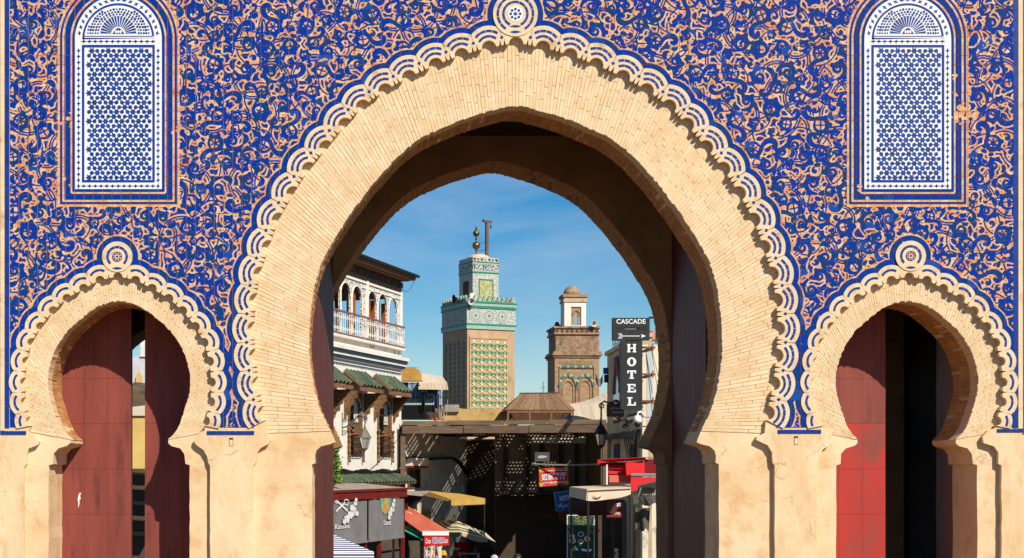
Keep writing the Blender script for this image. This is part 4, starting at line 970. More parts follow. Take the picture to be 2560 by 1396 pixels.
# ------------------------------------------------------------------ terrace canopy with printed blinds
OUT = 2.35
can = thing('terrace_canopy', 'dark red edged terrace canopy hung with grey printed blinds', 'canopy', A0, RZ)
uR = U(1013, OUT); uB = [(U(778, OUT), U(828.5, OUT)), (U(829.5, OUT), U(915.5, OUT)), (U(919.5, OUT), uR - .25)]
zf = 2.20
MB().box(-14, uR, -OUT + .02, -.64, hz(zf - .03), hz(zf + .03)).build('roof_sheet', sheet, can, world=False)
lp = MB()
for k in range(4): a = uR - 1.78 - k * 1.75; lp.slab((a, -.66, hz(zf + .22)), (a + 1.72, -.66, hz(zf + .20)), (a + 1.72, -OUT, hz(zf + .05)), (a, -OUT, hz(zf + .05)), .02)
lp.build('roof_cover', sheet, can, world=False)
MB().box(-14, uR, -OUT - .06, -OUT + .015, hz(zf - .28), hz(zf + .06)).box(uR - .001, uR + .06, -OUT - .06, -.7, hz(zf - .28), hz(zf + .06)).box(-14, uR + .06, -OUT - .1, -OUT - .061, hz(zf - .02), hz(zf + .06)).build('fascia', steel_red, can, world=False)
for u_ in (uR - .05, uB[1][1] + .06, -8.5): MB().box(u_ - .06, u_ + .06, -OUT + .02, -OUT + .14, 0, hz(zf - .3)).build('post', steel_red, can, world=False)
cloth = M('grey_blind_cloth', (.21, .20, .20), (.17, .16, .16), 2, rough=.9, bump=.3, bs=4)
ztop, zbot = hz(zf - .34), hz(.50)
tex_w = M('white_print', (.72, .70, .68), rough=.8, bump=0); tex_k = M('black_print', (.02, .02, .02), rough=.8, bump=0)
pr_g = M('green_print', (.03, .30, .20), (.25, .42, .30), 6, rough=.8); pr_o = M('brown_print', (.45, .18, .05), (.60, .36, .10), 9, rough=.8); pr_y = M('yellow_print', (.60, .33, .03), rough=.8)
blinds = []
for (a, b) in uB:
    m = MB(); n = 8
    for k in range(n):
        t0, t1 = k / n, (k + 1) / n; w0_, w1_ = [.02 * math.sin(t * 9 + a) * (1 if 0 < t < 1 else 0) for t in (t0, t1)]
        m.add([(a + (b - a) * t0, -OUT - .03 + w0_ * .4, ztop), (a + (b - a) * t1, -OUT - .03 + w1_ * .4, ztop), (a + (b - a) * t1, -OUT - .03 + w1_, zbot), (a + (b - a) * t0, -OUT - .03 + w0_, zbot)], [(0, 1, 2, 3)])
    m.box(a, b, -OUT - .07, -OUT - .02, zbot - .08, zbot)
    blinds.append(m.build('printed_blind', cloth, can, world=False))
def on_blind(mb, i, name, mat, y=-.06): return mb.xf(Matrix.Translation((0, -OUT + y, 0))).build(name, mat, blinds[i], world=False)
def text_uz(body, px0, px1, py0, py1, o, bold=0.0, shear=0.0):
    mb = text_mb(body, 1.0, bold, shear); x0 = min(p.x for p in mb.v); x1 = max(p.x for p in mb.v); y0 = min(p.y for p in mb.v); y1 = max(p.y for p in mb.v)
    u0, z0 = uz(px0, py1, o); u1, z1 = uz(px1, py1, o); h = uz(px0, py0, o)[1] - z0
    mb.v = [Vector((u0 + (p.x - x0) / (x1 - x0) * (u1 - u0), 0, z0 + (p.y - y0) / (y1 - y0) * h)) for p in mb.v]; return mb
on_blind(text_uz('Kasaba', 833, 870, 1312, 1324, OUT, .012), 1, 'lettering', tex_w)
on_blind(text_uz('Couscous', 955, 973, 1301, 1314, OUT, .02), 2, 'lettering', tex_w)
def uzp(pts): return [uz(a, b, OUT) for a, b in pts]
fk = MB()
def flat_stroke(mb, pts, w_, y=0.0):
    for (a, b) in zip(pts[:-1], pts[1:]):
        dx_, dz_ = b[0] - a[0], b[1] - a[1]; q = math.hypot(dx_, dz_) or 1; nx_, nz_ = -dz_ / q * w_, dx_ / q * w_
        mb.add([(a[0] + nx_, y, a[1] + nz_), (b[0] + nx_, y, b[1] + nz_), (b[0] - nx_, y, b[1] - nz_), (a[0] - nx_, y, a[1] - nz_)], [(0, 1, 2, 3)])
flat_stroke(fk, uzp([(836, 1279), (852, 1263), (858, 1258)]), .035); flat_stroke(fk, uzp([(865, 1278), (848, 1262), (838, 1253)]), .035, -.001)
flat_stroke(fk, uzp([(858 + 9 * math.cos(q * .6) * .7 + 4, 1256 - 7 * math.sin(q * .6)) for q in range(11)]), .018, -.002)
for d_ in (-4, 0, 4): flat_stroke(fk, uzp([(840 + d_ * .5, 1258 - d_ * .5), (834 + d_ * .6, 1252 - d_ * .3)]), .014, -.003)
on_blind(fk, 1, 'fork_and_spoon', tex_w)
def blossom(mb_k, mb_w, px, py, r, y):
    for k in range(5):
        q = k * 1.257 + px; c = uz(px + r * .75 * math.cos(q), py + r * .75 * math.sin(q), OUT); s_ = r / 62
        for mb_, f_, yy in ((mb_k, 1.28, y), (mb_w, 1.0, y - .004)): mb_.add([(c[0] + s_ * f_ * math.cos(v * .785), yy - .0003 * k, c[1] + s_ * f_ * math.sin(v * .785)) for v in range(8)], [tuple(range(8))])
for i, pts in ((1, [(880, 1278, 7), (872, 1287, 6), (863, 1298, 6), (876, 1270, 5), (884, 1258, 4), (887, 1284, 4), (856, 1304, 4), (885, 1250, 3)]), (2, [(977, 1273, 5), (972, 1284, 4.5), (969, 1294, 3.5), (979, 1262, 4), (981, 1252, 3)])):
    k_, w_ = MB(), MB()
    for n, (px, py, r) in enumerate(pts): blossom(k_, w_, px, py, r, -.003 * n)
    on_blind(k_, i, 'blossom_outline', tex_k, -.055); on_blind(w_, i, 'blossom_print', tex_w, -.055)
on_blind(MB().add([(p[0], 0, p[1]) for p in uzp([(947, 1246), (974, 1244), (974, 1262), (968, 1282), (958, 1287), (949, 1276)])], [(0, 1, 2, 3, 4, 5)]), 2, 'green_backdrop', pr_g, -.05)
on_blind(MB().add([(p[0], 0, p[1]) for p in uzp([(951, 1277), (954, 1264), (961, 1251), (967, 1262), (971, 1277), (966, 1281), (956, 1282)])], [tuple(range(7))]), 2, 'tagine_print', pr_o, -.052)
on_blind(MB().add([(p[0], 0, p[1]) for p in uzp([(956, 1258), (959, 1246), (966, 1246), (968, 1256), (962, 1262)])], [tuple(range(5))]), 2, 'vegetable_print', pr_y, -.054)

# striped parasol in front of the blinds
blu = M('navy_stripe_cloth', (.02, .022, .10), rough=.9, bump=.1); whc = M('white_stripe_cloth', (.74, .74, .76), rough=.9, bump=.1)
def stripes_roof(root, corners_top, corners_low, n, mats, name, drop=0.0, sagf=0.0):
    """slope cut into n stripes running across it: corners (left, right) top and low"""
    a, b = map(Vector, corners_top); c, d = map(Vector, corners_low)
    for k in range(n):
        t0, t1 = k / n, (k + 1) / n; s0, s1 = sagf * math.sin(math.pi * t0), sagf * math.sin(math.pi * t1); dz = Vector((0, 0, 1))
        MB().slab(a.lerp(c, t0) - dz * s0, b.lerp(d, t0) - dz * s0, b.lerp(d, t1) - dz * s1, a.lerp(c, t1) - dz * s1, .012).build(name, mats[k % len(mats)], root)
D_ = 44.0
um = thing('striped_awning', 'small awning of navy and white stripes below the grey blinds', 'awning', P(880, 1470, D_))
a, b, c, d = P(800, 1332, D_ + 1.6), P(834, 1337, D_ + 1.4), P(800, 1382, D_), P(935, 1381, D_)
a2 = P(808, 1330, D_ + 1.2)
n = 18
for k in range(n):
    t0, t1 = k / n, (k + 1) / n
    MB().slab(a.lerp(c, t0), b.lerp(d, t0), b.lerp(d, t1), a.lerp(c, t1), .01).build('stripe', (blu, whc)[k % 2], um)
for k in range(4): rect_ = MB(); p, q = P(800, 1382 + 4 * k, D_), P(935 + .0 * k, 1386 + 4 * k, D_); rect_.box(p.x, q.x, p.y - .005, p.y + .005, q.z, p.z).build('valance_stripe', (whc, blu)[k % 2], um)
for px in (812, 930): MB().tube([P(px, 1384, D_ + .02), Vector((P(px, 1384, D_ + .02).x, P(px, 1384, D_ + .02).y, -1.3))], .02, 6).build('pole', iron, um)
# ------------------------------------------------------------------ wing of the town house running on down the street
ochre_w = M('ochre_wash', (.55, .36, .13), (.42, .26, .09), 1.5, .35, .7, c3=(.20, .14, .08), s3=2.2, t3=(.56, .72), rough=.95, bump=.4, bs=15)
beige_w = M('beige_wash', (.60, .47, .31), (.46, .34, .21), 1.3, .35, .7, c3=(.22, .16, .10), s3=2.0, t3=(.58, .74), rough=.95, bump=.35, bs=14)
grey_sh = M('shade_dark_wall', (.11, .08, .055), (.06, .045, .03), 1.5, rough=.95, bump=.4)  # wall colour kept very dark to stand in for deep street shade
old_wood = M('old_grey_wood', (.20, .135, .085), (.11, .07, .045), 3, .3, .7, rough=.9, bump=.5, bs=25, stretch=(.5, 3, 3), island=.25)
WING = thing('street_wing', 'low white wing with a grilled window under the slatted street roof', 'house', A0, RZ)
w0_, w1_ = uz(1021, 1222, 0), uz(1052, 1172, 0)
MB().prism([(.004, 0), (.004, hz(4.55)), (9.2, hz(4.35)), (9.2, 0)], .05, .4, holes=[[(w0_[0], w0_[1]), (w0_[0], w1_[1]), (w1_[0], w1_[1]), (w1_[0], w0_[1])]]).build('wall', M('grimy_dimmed_whitewash', (.72, .66, .56), (.58, .50, .40), 1.1, .35, .7, c3=(.25, .19, .13), s3=1.8, t3=(.56, .74), rough=.95, bump=.35, bs=12), WING, world=False)  # whitewash with grime patches, also toned down to deepen the street shade
MB().box(9.2, 9.6, -2.2, .4, 0, hz(4.3)).build('pier', grey_sh, WING, world=False)
MB().box(w0_[0] - .3, w1_[0] + .25, -.28, .048, w1_[1] + .12, w1_[1] + .45).build('window_hood', white_w, WING, world=False)
MB().box(w0_[0] - .35, w1_[0] + .1, -.3, .046, w1_[1] + .03, w1_[1] + .115).build('hood_board', steel_red, WING, world=False)
fr = MB().prism([(w0_[0], w0_[1]), (w0_[0], w1_[1]), (w1_[0], w1_[1]), (w1_[0], w0_[1])], .0, .06, holes=[[(w0_[0] + .12, w0_[1] + .05), (w0_[0] + .12, w1_[1] - .05), (w1_[0] - .12, w1_[1] - .05), (w1_[0] - .12, w0_[1] + .05)]]).build('window', brown_w, WING, world=False)
gb = MB()
for k in range(9): q = w0_[0] + .12 + (w1_[0] - w0_[0] - .24) * k / 8; gb.box(q - .012, q + .012, .02, .04, w0_[1], w1_[1])
for k in range(8): q = w0_[1] + (w1_[1] - w0_[1]) * (k + .5) / 8; gb.box(w0_[0] + .1, w1_[0] - .1, .042, .05, q - .012, q + .012)
gb.build('window_grille', iron, fr, world=False)
MB().box(w0_[0], w1_[0], .12, .14, w0_[1], w1_[1]).build('dark_pane', shut, fr, world=False)
MB().box(.3, 3.2, -.2, .045, hz(.95), hz(1.15)).build('yellow_ledge', ochre_w, WING, world=False)
zc2 = hz(2.9)
def wz(px, py): return uz(px, py, 0)
for k in range(3):
    pts = [wz(*p) for p in ((1004, 1158), (1012, 1148), (1030, 1146), (1060, 1150), (1100, 1148), (1130, 1147), (1150, 1160), (1165, 1185), (1180, 1202))]
    cable([(p[0], .0 - .03 * k, p[1] + .03 * k) for p in pts], .045, WING)
cable([(p[0], .02, p[1]) for p in [wz(*q) for q in ((1150, 1152), (1165, 1148), (1178, 1143))]], .02, WING)

# dark back of the street and far walls
SB = thing('street_end_house', 'shaded plain house closing the covered street far behind the slats', 'house', P(1400, 1170, 92))
a, b = P(1100, 1230, 92), P(1700, 1098, 92)
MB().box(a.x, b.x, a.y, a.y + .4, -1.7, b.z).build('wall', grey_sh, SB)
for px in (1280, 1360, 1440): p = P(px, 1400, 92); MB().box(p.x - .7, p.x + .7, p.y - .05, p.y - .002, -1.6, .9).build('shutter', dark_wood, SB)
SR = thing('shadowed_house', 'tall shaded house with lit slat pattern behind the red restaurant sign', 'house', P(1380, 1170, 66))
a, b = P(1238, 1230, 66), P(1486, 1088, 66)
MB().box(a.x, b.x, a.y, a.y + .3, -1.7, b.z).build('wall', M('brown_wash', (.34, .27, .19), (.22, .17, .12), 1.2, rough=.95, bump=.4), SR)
a, b = P(1330, 1109, 65.7), P(1482, 1092, 65.7); MB().box(a.x, b.x, a.y - .04, a.y, a.z, b.z).build('lit_wall_strip', white_w, SR)  # pale strip stands for a lit bit of wall
for px in (1262, 1318, 1352, 1400, 1440): p = P(px, 1180, 65.95); MB().box(p.x - .07, p.x + .07, p.y - .14, p.y, -1.6, P(0, 1090, 65.9).z).build('post', dark_wood, SR)
a, b = P(1238, 1230, 65.8), P(1486, 1218, 65.8); MB().box(a.x, b.x, a.y - 2.2, a.y, a.z - .1, a.z).build('shop_hood', dark_wood, SR)
a, b = P(1238, 1400, 65.4), P(1486, 1240, 65.4); MB().box(a.x, b.x, a.y, a.y + .1, -1.6, b.z).build('dark_shop_front', dark_wood, SR)

# ------------------------------------------------------------------ slatted roof over the street
ROOF = thing('slatted_street_roof', 'long weathered plank beam carrying a slatted roof over the street', 'roof', P(1250, 1065, 59.2))
x0, x1 = P(1005, 1070, 59.2).x, P(1517, 1070, 59.2).x; yb = 59.2 - DIST
z0, z1 = P(0, 1081, 59.2).z, P(0, 1049, 59.2).z; zm = P(0, 1061, 59.2).z
cuts0, cuts1 = [0, .22, .5, .71, 1], [0, .3, .62, .8, 1]
for cuts, za, zb2, yo in ((cuts0, zm + .012, z1, -.02), (cuts1, z0, zm - .01, .0)):
    for k in range(4):
        a, b = x0 + (x1 - x0) * cuts[k], x0 + (x1 - x0) * cuts[k + 1]; t = .10 * (1 - (a - x0) / (x1 - x0))
        MB().box(a + .015, b - .015, yb + yo, yb + yo + .09, za - t * .5, zb2 - t * .5 + RND.uniform(-.02, .02)).build('plank', old_wood, ROOF)
for k in range(7): q = x0 + .25 + (x1 - x0 - .5) * k / 6; MB().box(q - .06, q + .06, yb + .1, yb + 18, z0 + .0, z0 + .13).build('joist', old_wood, ROOF)
for k in range(5): q = yb + 1 + k * 3.6; MB().box(x0, x1, q - .06, q + .06, z0 + .14, z0 + .24).build('purlin', old_wood, ROOF)
sl_ = MB()
zs_ = z0 + .27
n = int((x1 - x0) / .16)
for k in range(n): q = x0 + 0.16 * k; sl_.box(q, q + .09, yb + .4, yb + 17.8, zs_, zs_ + .012)
for k in range(int(17.2 / .16)): q = yb + .45 + 0.16 * k; sl_.box(x0, x1, q, q + .09, zs_ + .014, zs_ + .026)
for k in range(int(2.6 / .16)): q = x1 + .02 + 0.16 * k; sl_.box(q, q + .09, yb + 1.8, yb + 9, zs_, zs_ + .012)  # unseen extra slats past the roof end, added to dapple the house behind
for k in range(int(7.2 / .16)): q = yb + 1.8 + 0.16 * k; sl_.box(x1, x1 + 2.6, q, q + .09, zs_ + .014, zs_ + .026)
sl_.build('slats', old_wood, ROOF, kind='stuff')
sb2 = MB()
for (fx0, fx1, fy0, fy1) in ((0, .08, .2, 17.8), (.155, .175, .2, 17.8), (.24, .44, .2, 17.8), (.53, .57, .2, 17.8), (.66, .72, .2, 17.8), (.88, .905, .2, 17.8), (0, .42, 2.2, 3.0), (0, 1.3, 5.3, 5.8), (0, 1, 8.6, 10.6), (0, 1, 12, 15), (.80, 1.0, .2, 2.5)): sb2 = MB().box(x0 + (x1 - x0) * fx0, x0 + (x1 - x0) * fx1, yb + fy0, yb + fy1, zs_ + .03 + RND.uniform(0, .02), zs_ + .06 + RND.uniform(0, .01)); sb2.build('sun_block_board', old_wood, ROOF)  # solid boards added to keep sun off the street below
for t in (.005, .995): MB().box(x0 + (x1 - x0) * t - .1, x0 + (x1 - x0) * t + .1, yb + .12, yb + .3, -1.6, z0 - .01).build('post', old_wood, ROOF)

# ------------------------------------------------------------------ things on the roofs behind the beam
tarp = M('blue_white_tarp', (.10, .22, .42), (.45, .52, .60), 2.6, .42, .56, rough=.8, bump=.2, stretch=(6, 1, .2))
SCR = thing('barred_roof_screen', 'black barred screen with blue striped sheet on the roof edge', 'screen', P(1055, 1050, 63))
a, b = P(1004, 1051, 63), P(1110, 958, 63)
for k in range(27): q = a.x + (b.x - a.x) * k / 26; MB().box(q - .012, q + .012, a.y - .012, a.y + .012, a.z, b.z - (.0 if k < 20 else .12 * (k - 19) / 2)).build('bar', black_m, SCR)
for t in (.02, .40, .62, .98): z = a.z + (b.z - a.z) * t; MB().box(a.x, b.x, a.y - .035, a.y - .013, z - .018, z + .018).build('cross_bar', black_m, SCR)
p, q = P(1004, 1008, 63.6), P(1104, 956, 63.6); MB().box(p.x, q.x, p.y, p.y + .03, p.z, q.z).build('striped_sheet', tarp, SCR)
p, q = P(1004, 1050, 64), P(1104, 1014, 64); MB().box(p.x, q.x, p.y, p.y + .05, p.z, q.z).build('dark_parapet', grey_sh, SCR)
def hanging(name, label, px0, px1, py0, py1, D, mat, cat='clothes'):
    n = 6; m = MB(); a, b = P(px0, py1, D), P(px1, py0, D); top = []; bot = []
    for k in range(n + 1): t = k / n; top.append((a.x + (b.x - a.x) * t, a.y + .04 * math.sin(t * 9), b.z)); bot.append((a.x + (b.x - a.x) * t + .03 * math.sin(t * 5), a.y + .10 * math.sin(t * 8), a.z + .06 * math.sin(t * 11)))
    m.add(top + bot + [(x, y + .03, z) for x, y, z in top + bot], [(k, k + 1, n + 2 + k, n + 1 + k) for k in range(n)] + [(2 * n + 2 + k, 3 * n + 3 + k, 3 * n + 4 + k, 2 * n + 3 + k) for k in range(n)])
    return tag(m.build(name, mat), label, cat)
hanging('hanging_cloth', 'black cloth hanging on the roof screen bars', 1054, 1064, 981, 1026, 62.8, M('black_cloth', (.012, .011, .012), rough=.9))
hanging('hanging_cloth', 'dark blue garment hanging on the roof screen bars', 1086, 1098, 985, 1035, 62.8, M('navy_cloth', (.03, .035, .10), rough=.9))
hanging('hanging_cloth', 'orange rag lying over the roof edge below the blue garment', 1080, 1097, 1045, 1053, 62.7, M('orange_cloth', (.55, .10, .02), rough=.9))
hanging('hanging_cloth', 'tan cloth hanging beside the dark blue garment on the screen', 1088, 1094, 1022, 1040, 62.7, M('tan_cloth', (.50, .33, .17), rough=.9))
st = MB()
for k in range(7): p = P(1100 + k * 2.6, 1051, 62.9); st.tube([p, p + Vector((RND.uniform(-.3, .1), .1, RND.uniform(.5, .9)))], .012, 4)
tag(st.build('cane_bundle', M('pale_cane', (.45, .34, .2), rough=.9)), 'loose pale canes leaning at the right end of the roof screen', 'canes', kind='stuff')
mus = M('mustard_awning_cloth', (.42, .23, .045), (.30, .16, .03), 2, rough=.9, bump=.3, bs=6)
AW = thing('mustard_awning', 'curved mustard awning beside the white house corner above the bars', 'awning', P(1030, 955, 62.4))
prof = [(0.9, 0), (.72, .18), (.45, .28), (.18, .2), (0, 0)]
a, b = P(1004, 955, 62.4), P(1054, 955, 62.4)
h = P(0, 914, 62.4).z - a.z
m = MB(); L = []
for t, o in ((1, 1.3), (.93, .9), (.75, .45), (.45, .15), (.05, .0)): L.append((t, o))
for k in range(4):
    (t0, o0), (t1, o1) = L[k], L[k + 1]
    m.slab((a.x, a.y + o0, a.z + h * t0), (b.x - .25 * (t0 > .9) - .1 * (t0 > .7), a.y + o0, a.z + h * t0), (b.x - .1 * (t1 > .7), a.y + o1, a.z + h * t1), (a.x, a.y + o1, a.z + h * t1), .02)
m.build('cover', mus, AW); MB().tube([(a.x, a.y - .02, a.z + .03), (b.x + .05, a.y - .02, a.z + .03)], .025, 5).build('front_bar', brown_w, AW)
canv = M('cream_canvas', (.66, .54, .40), (.56, .44, .31), 1.6, .35, .7, c3=(.42, .31, .2), s3=2.0, t3=(.6, .78), rough=.9, bump=.4, bs=5)
AW2 = thing('ribbed_awning', 'ribbed cream awning with straight valance beside the mustard one', 'awning', P(1085, 975, 62.6))
for k in range(16):
    t0, t1 = k / 16, (k + 1) / 16; f = lambda px, py, D: P(px, py, D)
    a0, a1 = f(1054 + 52 * t0, 935 + 8 * t0, 64), f(1054 + 52 * t1, 935 + 8 * t1, 64); b0, b1 = f(1046 + 72 * t0, 960 + 0 * t0, 62.6), f(1046 + 72 * t1, 960, 62.6); c0, c1 = f(1046 + 75 * t0, 974 + 1 * t0, 62.6), f(1046 + 75 * t1, 974 + t1, 62.6)
    MB().slab(a0, a1, b1, b0, .02 + .01 * (k % 2)).slab(b0, b1, c1, c0, .02 + .01 * (k % 2)).build('awning_strip', canv, AW2)
p, q = P(1070, 984, 62.9), P(1094, 973, 62.9); MB().box(p.x, q.x, p.y, p.y + .1, p.z, q.z).build('roller_case', black_m, AW2)
PW = thing('ochre_parapet', 'stained ochre parapet wall in front of the tiled minaret', 'wall', P(1185, 1050, 76))
m = MB(); N = 14; pts = [(1104, 1056)] + [(1104 + 164 * k / N, 1022 - 1.5 * math.sin(k * .6) + .4 * k * .4) for k in range(N + 1)] + [(1268, 1056)]
m.prism([(P(x, y, 76).x, P(x, y, 76).z) for x, y in pts], 76 - DIST, 76.5 - DIST).build('wall', ochre_w, PW)
p, q = P(1112, 1030, 75.8), P(1148, 1012, 75.8); MB().box(p.x, q.x, p.y, p.y + .6, p.z, q.z).build('grey_block', M('cement', (.34, .30, .25), (.26, .22, .18), 3, rough=.95, bump=.4), PW)
# kiosk with hipped plank roof
KI = thing('wooden_kiosk', 'wooden roof kiosk with hipped plank roof and lattice sides', 'kiosk', P(1350, 1050, 72))
D_ = 72; ridge = (P(1301, 987, D_ + 2.2), P(1396, 986, D_ + 2.2)); e = [P(1264, 1026, D_), P(1438, 1027, D_), P(1438, 1027, D_ + 4.4), P(1264, 1026, D_ + 4.4)]
e[2] = e[1] + Vector((0, 4.4, 0)); e[3] = e[0] + Vector((0, 4.4, 0))
kw = M('brown_roof_plank', (.30, .17, .085), (.20, .11, .055), 2.5, .3, .7, rough=.85, bump=.4, bs=20, stretch=(3, 1, .6), island=.22)
for k in range(12):
    t0, t1 = k / 12, (k + 1) / 12; MB().slab(ridge[0].lerp(ridge[1], t0), ridge[0].lerp(ridge[1], t1 - .004), e[0].lerp(e[1], t1 - .004), e[0].lerp(e[1], t0), .04 + .01 * (k % 2)).build('roof_plank', kw, KI)
    MB().slab(ridge[1].lerp(ridge[0], t0), ridge[1].lerp(ridge[0], t1), e[2].lerp(e[3], t1), e[2].lerp(e[3], t0), .04).build('roof_plank', kw, KI)
for k in range(5):
    t0, t1 = k / 5, (k + 1) / 5
    MB().add([ridge[1], e[1].lerp(e[2], t0), e[1].lerp(e[2], t1)], [(0, 1, 2)]).build('roof_plank', kw, KI); MB().add([ridge[0], e[3].lerp(e[0], t0), e[3].lerp(e[0], t1)], [(0, 1, 2)]).build('roof_plank', kw, KI)
MB().tube([ridge[0] + Vector((-.05, 0, .03)), ridge[1] + Vector((.05, 0, .03))], .07, 6).build('ridge_board', dark_wood, KI)
bx0, bx1, bz0, bz1 = e[0].x + .12, e[1].x - .12, P(0, 1056, D_).z, e[0].z - .03
MB().box(bx0, bx1, D_ - DIST - .03, D_ - DIST + .03, bz1 - .1, bz1).box(bx0, bx1, D_ - DIST - .03, D_ - DIST + .03, bz0, bz0 + .1).build('rail', brown_w, KI)
for k in range(4): q = bx0 + (bx1 - bx0) * k / 3; MB().box(q - .05, q + .05, D_ - DIST - .05, D_ - DIST + .05, bz0, bz1).build('post', brown_w, KI)
lt = MB(); hh = bz1 - bz0
for k in range(-4, 48):
    for s_ in (1, -1):
        x = bx0 + k * .085 + (0 if s_ > 0 else hh); xa, xb = x, x + s_ * hh
        if min(xa, xb) < bx0 or max(xa, xb) > bx1: continue
        lt.tube([(xa, D_ - DIST + .012 * s_, bz0), (xb, D_ - DIST + .012 * s_, bz1)], .014, 4)
lt.build('lattice', brown_w, KI, kind='stuff')
MB().box(bx0, bx1, D_ - DIST + .6, D_ - DIST + .65, bz0, bz1).build('inner_board', dark_wood, KI)
# cream tent roof and dark tarpaulin
TE = thing('canvas_tent', 'cream canvas tent roof sagging in front of the brick minaret', 'tent', P(1470, 1040, 80))
pk = P(1540, 966, 84); q0, q1, q2 = P(1404, 1012, 80), P(1545, 1004, 80), P(1404, 1044, 80)
m = MB(); N = 10
top = [q0.lerp(pk, k / N) - Vector((0, 0, .25 * math.sin(math.pi * k / N))) for k in range(N + 1)]; low = [q0.lerp(q1, k / N) - Vector((0, 0, .06 * math.sin(math.pi * k / N * 2))) for k in range(N + 1)]
vl = top + low; m.add(vl + [v + Vector((0, .03, -.02)) for v in vl], [(k, k + 1, N + 2 + k, N + 1 + k) for k in range(N)] + [(2 * N + 2 + k, 3 * N + 3 + k, 3 * N + 4 + k, 2 * N + 3 + k) for k in range(N)])
m.build('roof_cloth', canv, TE)
m = MB(); low2 = [v + Vector((0, .05 * math.sin(k * 1.8), -1.0 + .06 * math.sin(k))) for k, v in enumerate(low)]
vl = low + low2; m.add(vl + [v + Vector((0, .03, 0)) for v in vl], [(k, k + 1, N + 2 + k, N + 1 + k) for k in range(N)] + [(2 * N + 2 + k, 3 * N + 3 + k, 3 * N + 4 + k, 2 * N + 3 + k) for k in range(N)])
m.build('side_cloth', canv, TE)
m = MB(); N = 12
for k in range(N):
    f = lambda k: (P(1392 + 90 * k / N, 1050, 66), P(1392 + 90 * k / N, 1050 - 11 * math.sin(math.pi * (k / N) ** .8), 66.6))
    a, b = f(k); c, d = f(k + 1); m.add([a, c, d, b, a + Vector((0, 1.6, 0)), c + Vector((0, 1.6, 0)), d + Vector((0, .8, 0)), b + Vector((0, .8, 0))], [(0, 1, 2, 3), (3, 2, 6, 7), (7, 6, 5, 4)])
tag(m.build('dark_tarpaulin', M('dark_tarp', (.035, .03, .027), rough=.8)), 'dark tarpaulin heaped on the roof right of the kiosk', 'tarpaulin')
AN = thing('roof_antenna', 'thin roof antenna standing above the wooden kiosk ridge', 'antenna', P(1358, 988, 76))
p = P(1358, 988, 76); MB().tube([p + Vector((0, 0, -.6)), p + Vector((0, 0, .72))], .016, 5).build('mast', iron, AN)
for dz, w_ in ((.35, .18), (.42, .1)): MB().tube([p + Vector((-w_, 0, dz)), p + Vector((w_ * .8, 0, dz + .03))], .012, 4).build('cross_arm', iron, AN)

# ------------------------------------------------------------------ the tiled minaret
stone1 = M('minaret_stone', (.54, .36, .215), (.42, .265, .15), 1.2, .35, .65, c3=(.13, .085, .05), s3=1.0, t3=(.60, .76), rough=.95, bump=.5, bs=4, bd=.05, stretch=(1, 1, .5))
mosaic = M('small_mosaic', (.60, .60, .52), (.10, .17, .16), 15, .50, .56, rough=.6, bump=.1, detail=1)
mosaic2 = M('dark_star_mosaic', (.55, .56, .50), (.04, .05, .06), 8, .47, .53, rough=.6, bump=.1, detail=1)
tealt = M('green_minaret_tile', (.02, .26, .15), (.03, .17, .11), 6, rough=.4)
palet = M('pale_green_tile', (.36, .48, .40), (.24, .38, .32), 5, rough=.5)
DM = 132.0; WID = 5.0; TH = math.radians(24.3)
edge = P(1168, 1170, DM)
# local frame: x along the lit face to the right from the front left edge, y going back
RM = TH
MI = thing('tiled_minaret', 'tall minaret with green mosaic frieze and two golden finial balls', 'minaret', (edge.x, edge.y, -1.6), RM)
def mz(py): return EYE + (1170 - py) / FPX * DM + 1.6
W1 = WID * .995
def squat(x0, x1, y0, y1, z0, z1, name, mat): return MB().box(x0, x1, y0, y1, z0, z1).build(name, mat, MI, world=False)
shaft = squat(0, W1, 0, W1, 0, mz(822), 'shaft', stone1)
def fpx(px): return (px - 1168) / 124.0 * W1    # position across the lit face
def recess_panel(px0, px1, py0, py1, side=False):
    pass
# lit panel with interlaced leaf relief
pa = MB().box(fpx(1174), fpx(1273), -.05, -.001, mz(1024), mz(843)).build('relief_panel', M('buff_relief', (.50, .39, .21), (.40, .30, .155), 3, rough=.9, bump=.4, bs=8), MI, world=False)
MB().prism([(fpx(1173), mz(1026)), (fpx(1173), mz(841)), (fpx(1274), mz(841)), (fpx(1274), mz(1026))], -.11, -.002, holes=[[(fpx(1176), mz(1030) if 0 else mz(1023)), (fpx(1176), mz(846)), (fpx(1271), mz(846)), (fpx(1271), mz(1023))]]).build('panel_frame', stone1, MI, world=False)
lf = mesh_of(MB().prism([(-.08, -.27), (-.21, -.07), (-.19, .11), (-.03, .21), (.10, .10), (.09, -.09)], -.02, .02), 'leaf_tile', tealt)
stt = mesh_of(MB().prism([(.13 * (1 if k % 2 else .5) * math.cos(math.pi * k / 4), .13 * (1 if k % 2 else .5) * math.sin(math.pi * k / 4)) for k in range(8)], -.02, .02), 'star_inset', white_z)
def put(me, name, x, y, z, par, rot=(0, 0, 0), sc=(1, 1, 1)):
    o = bpy.data.objects.new(name, me); COL.objects.link(o); o.parent = par; o.location = (x, y, z); o.rotation_euler = rot; o.scale = sc; WM[o.name] = WM[par.name]; return o
relief = MB()
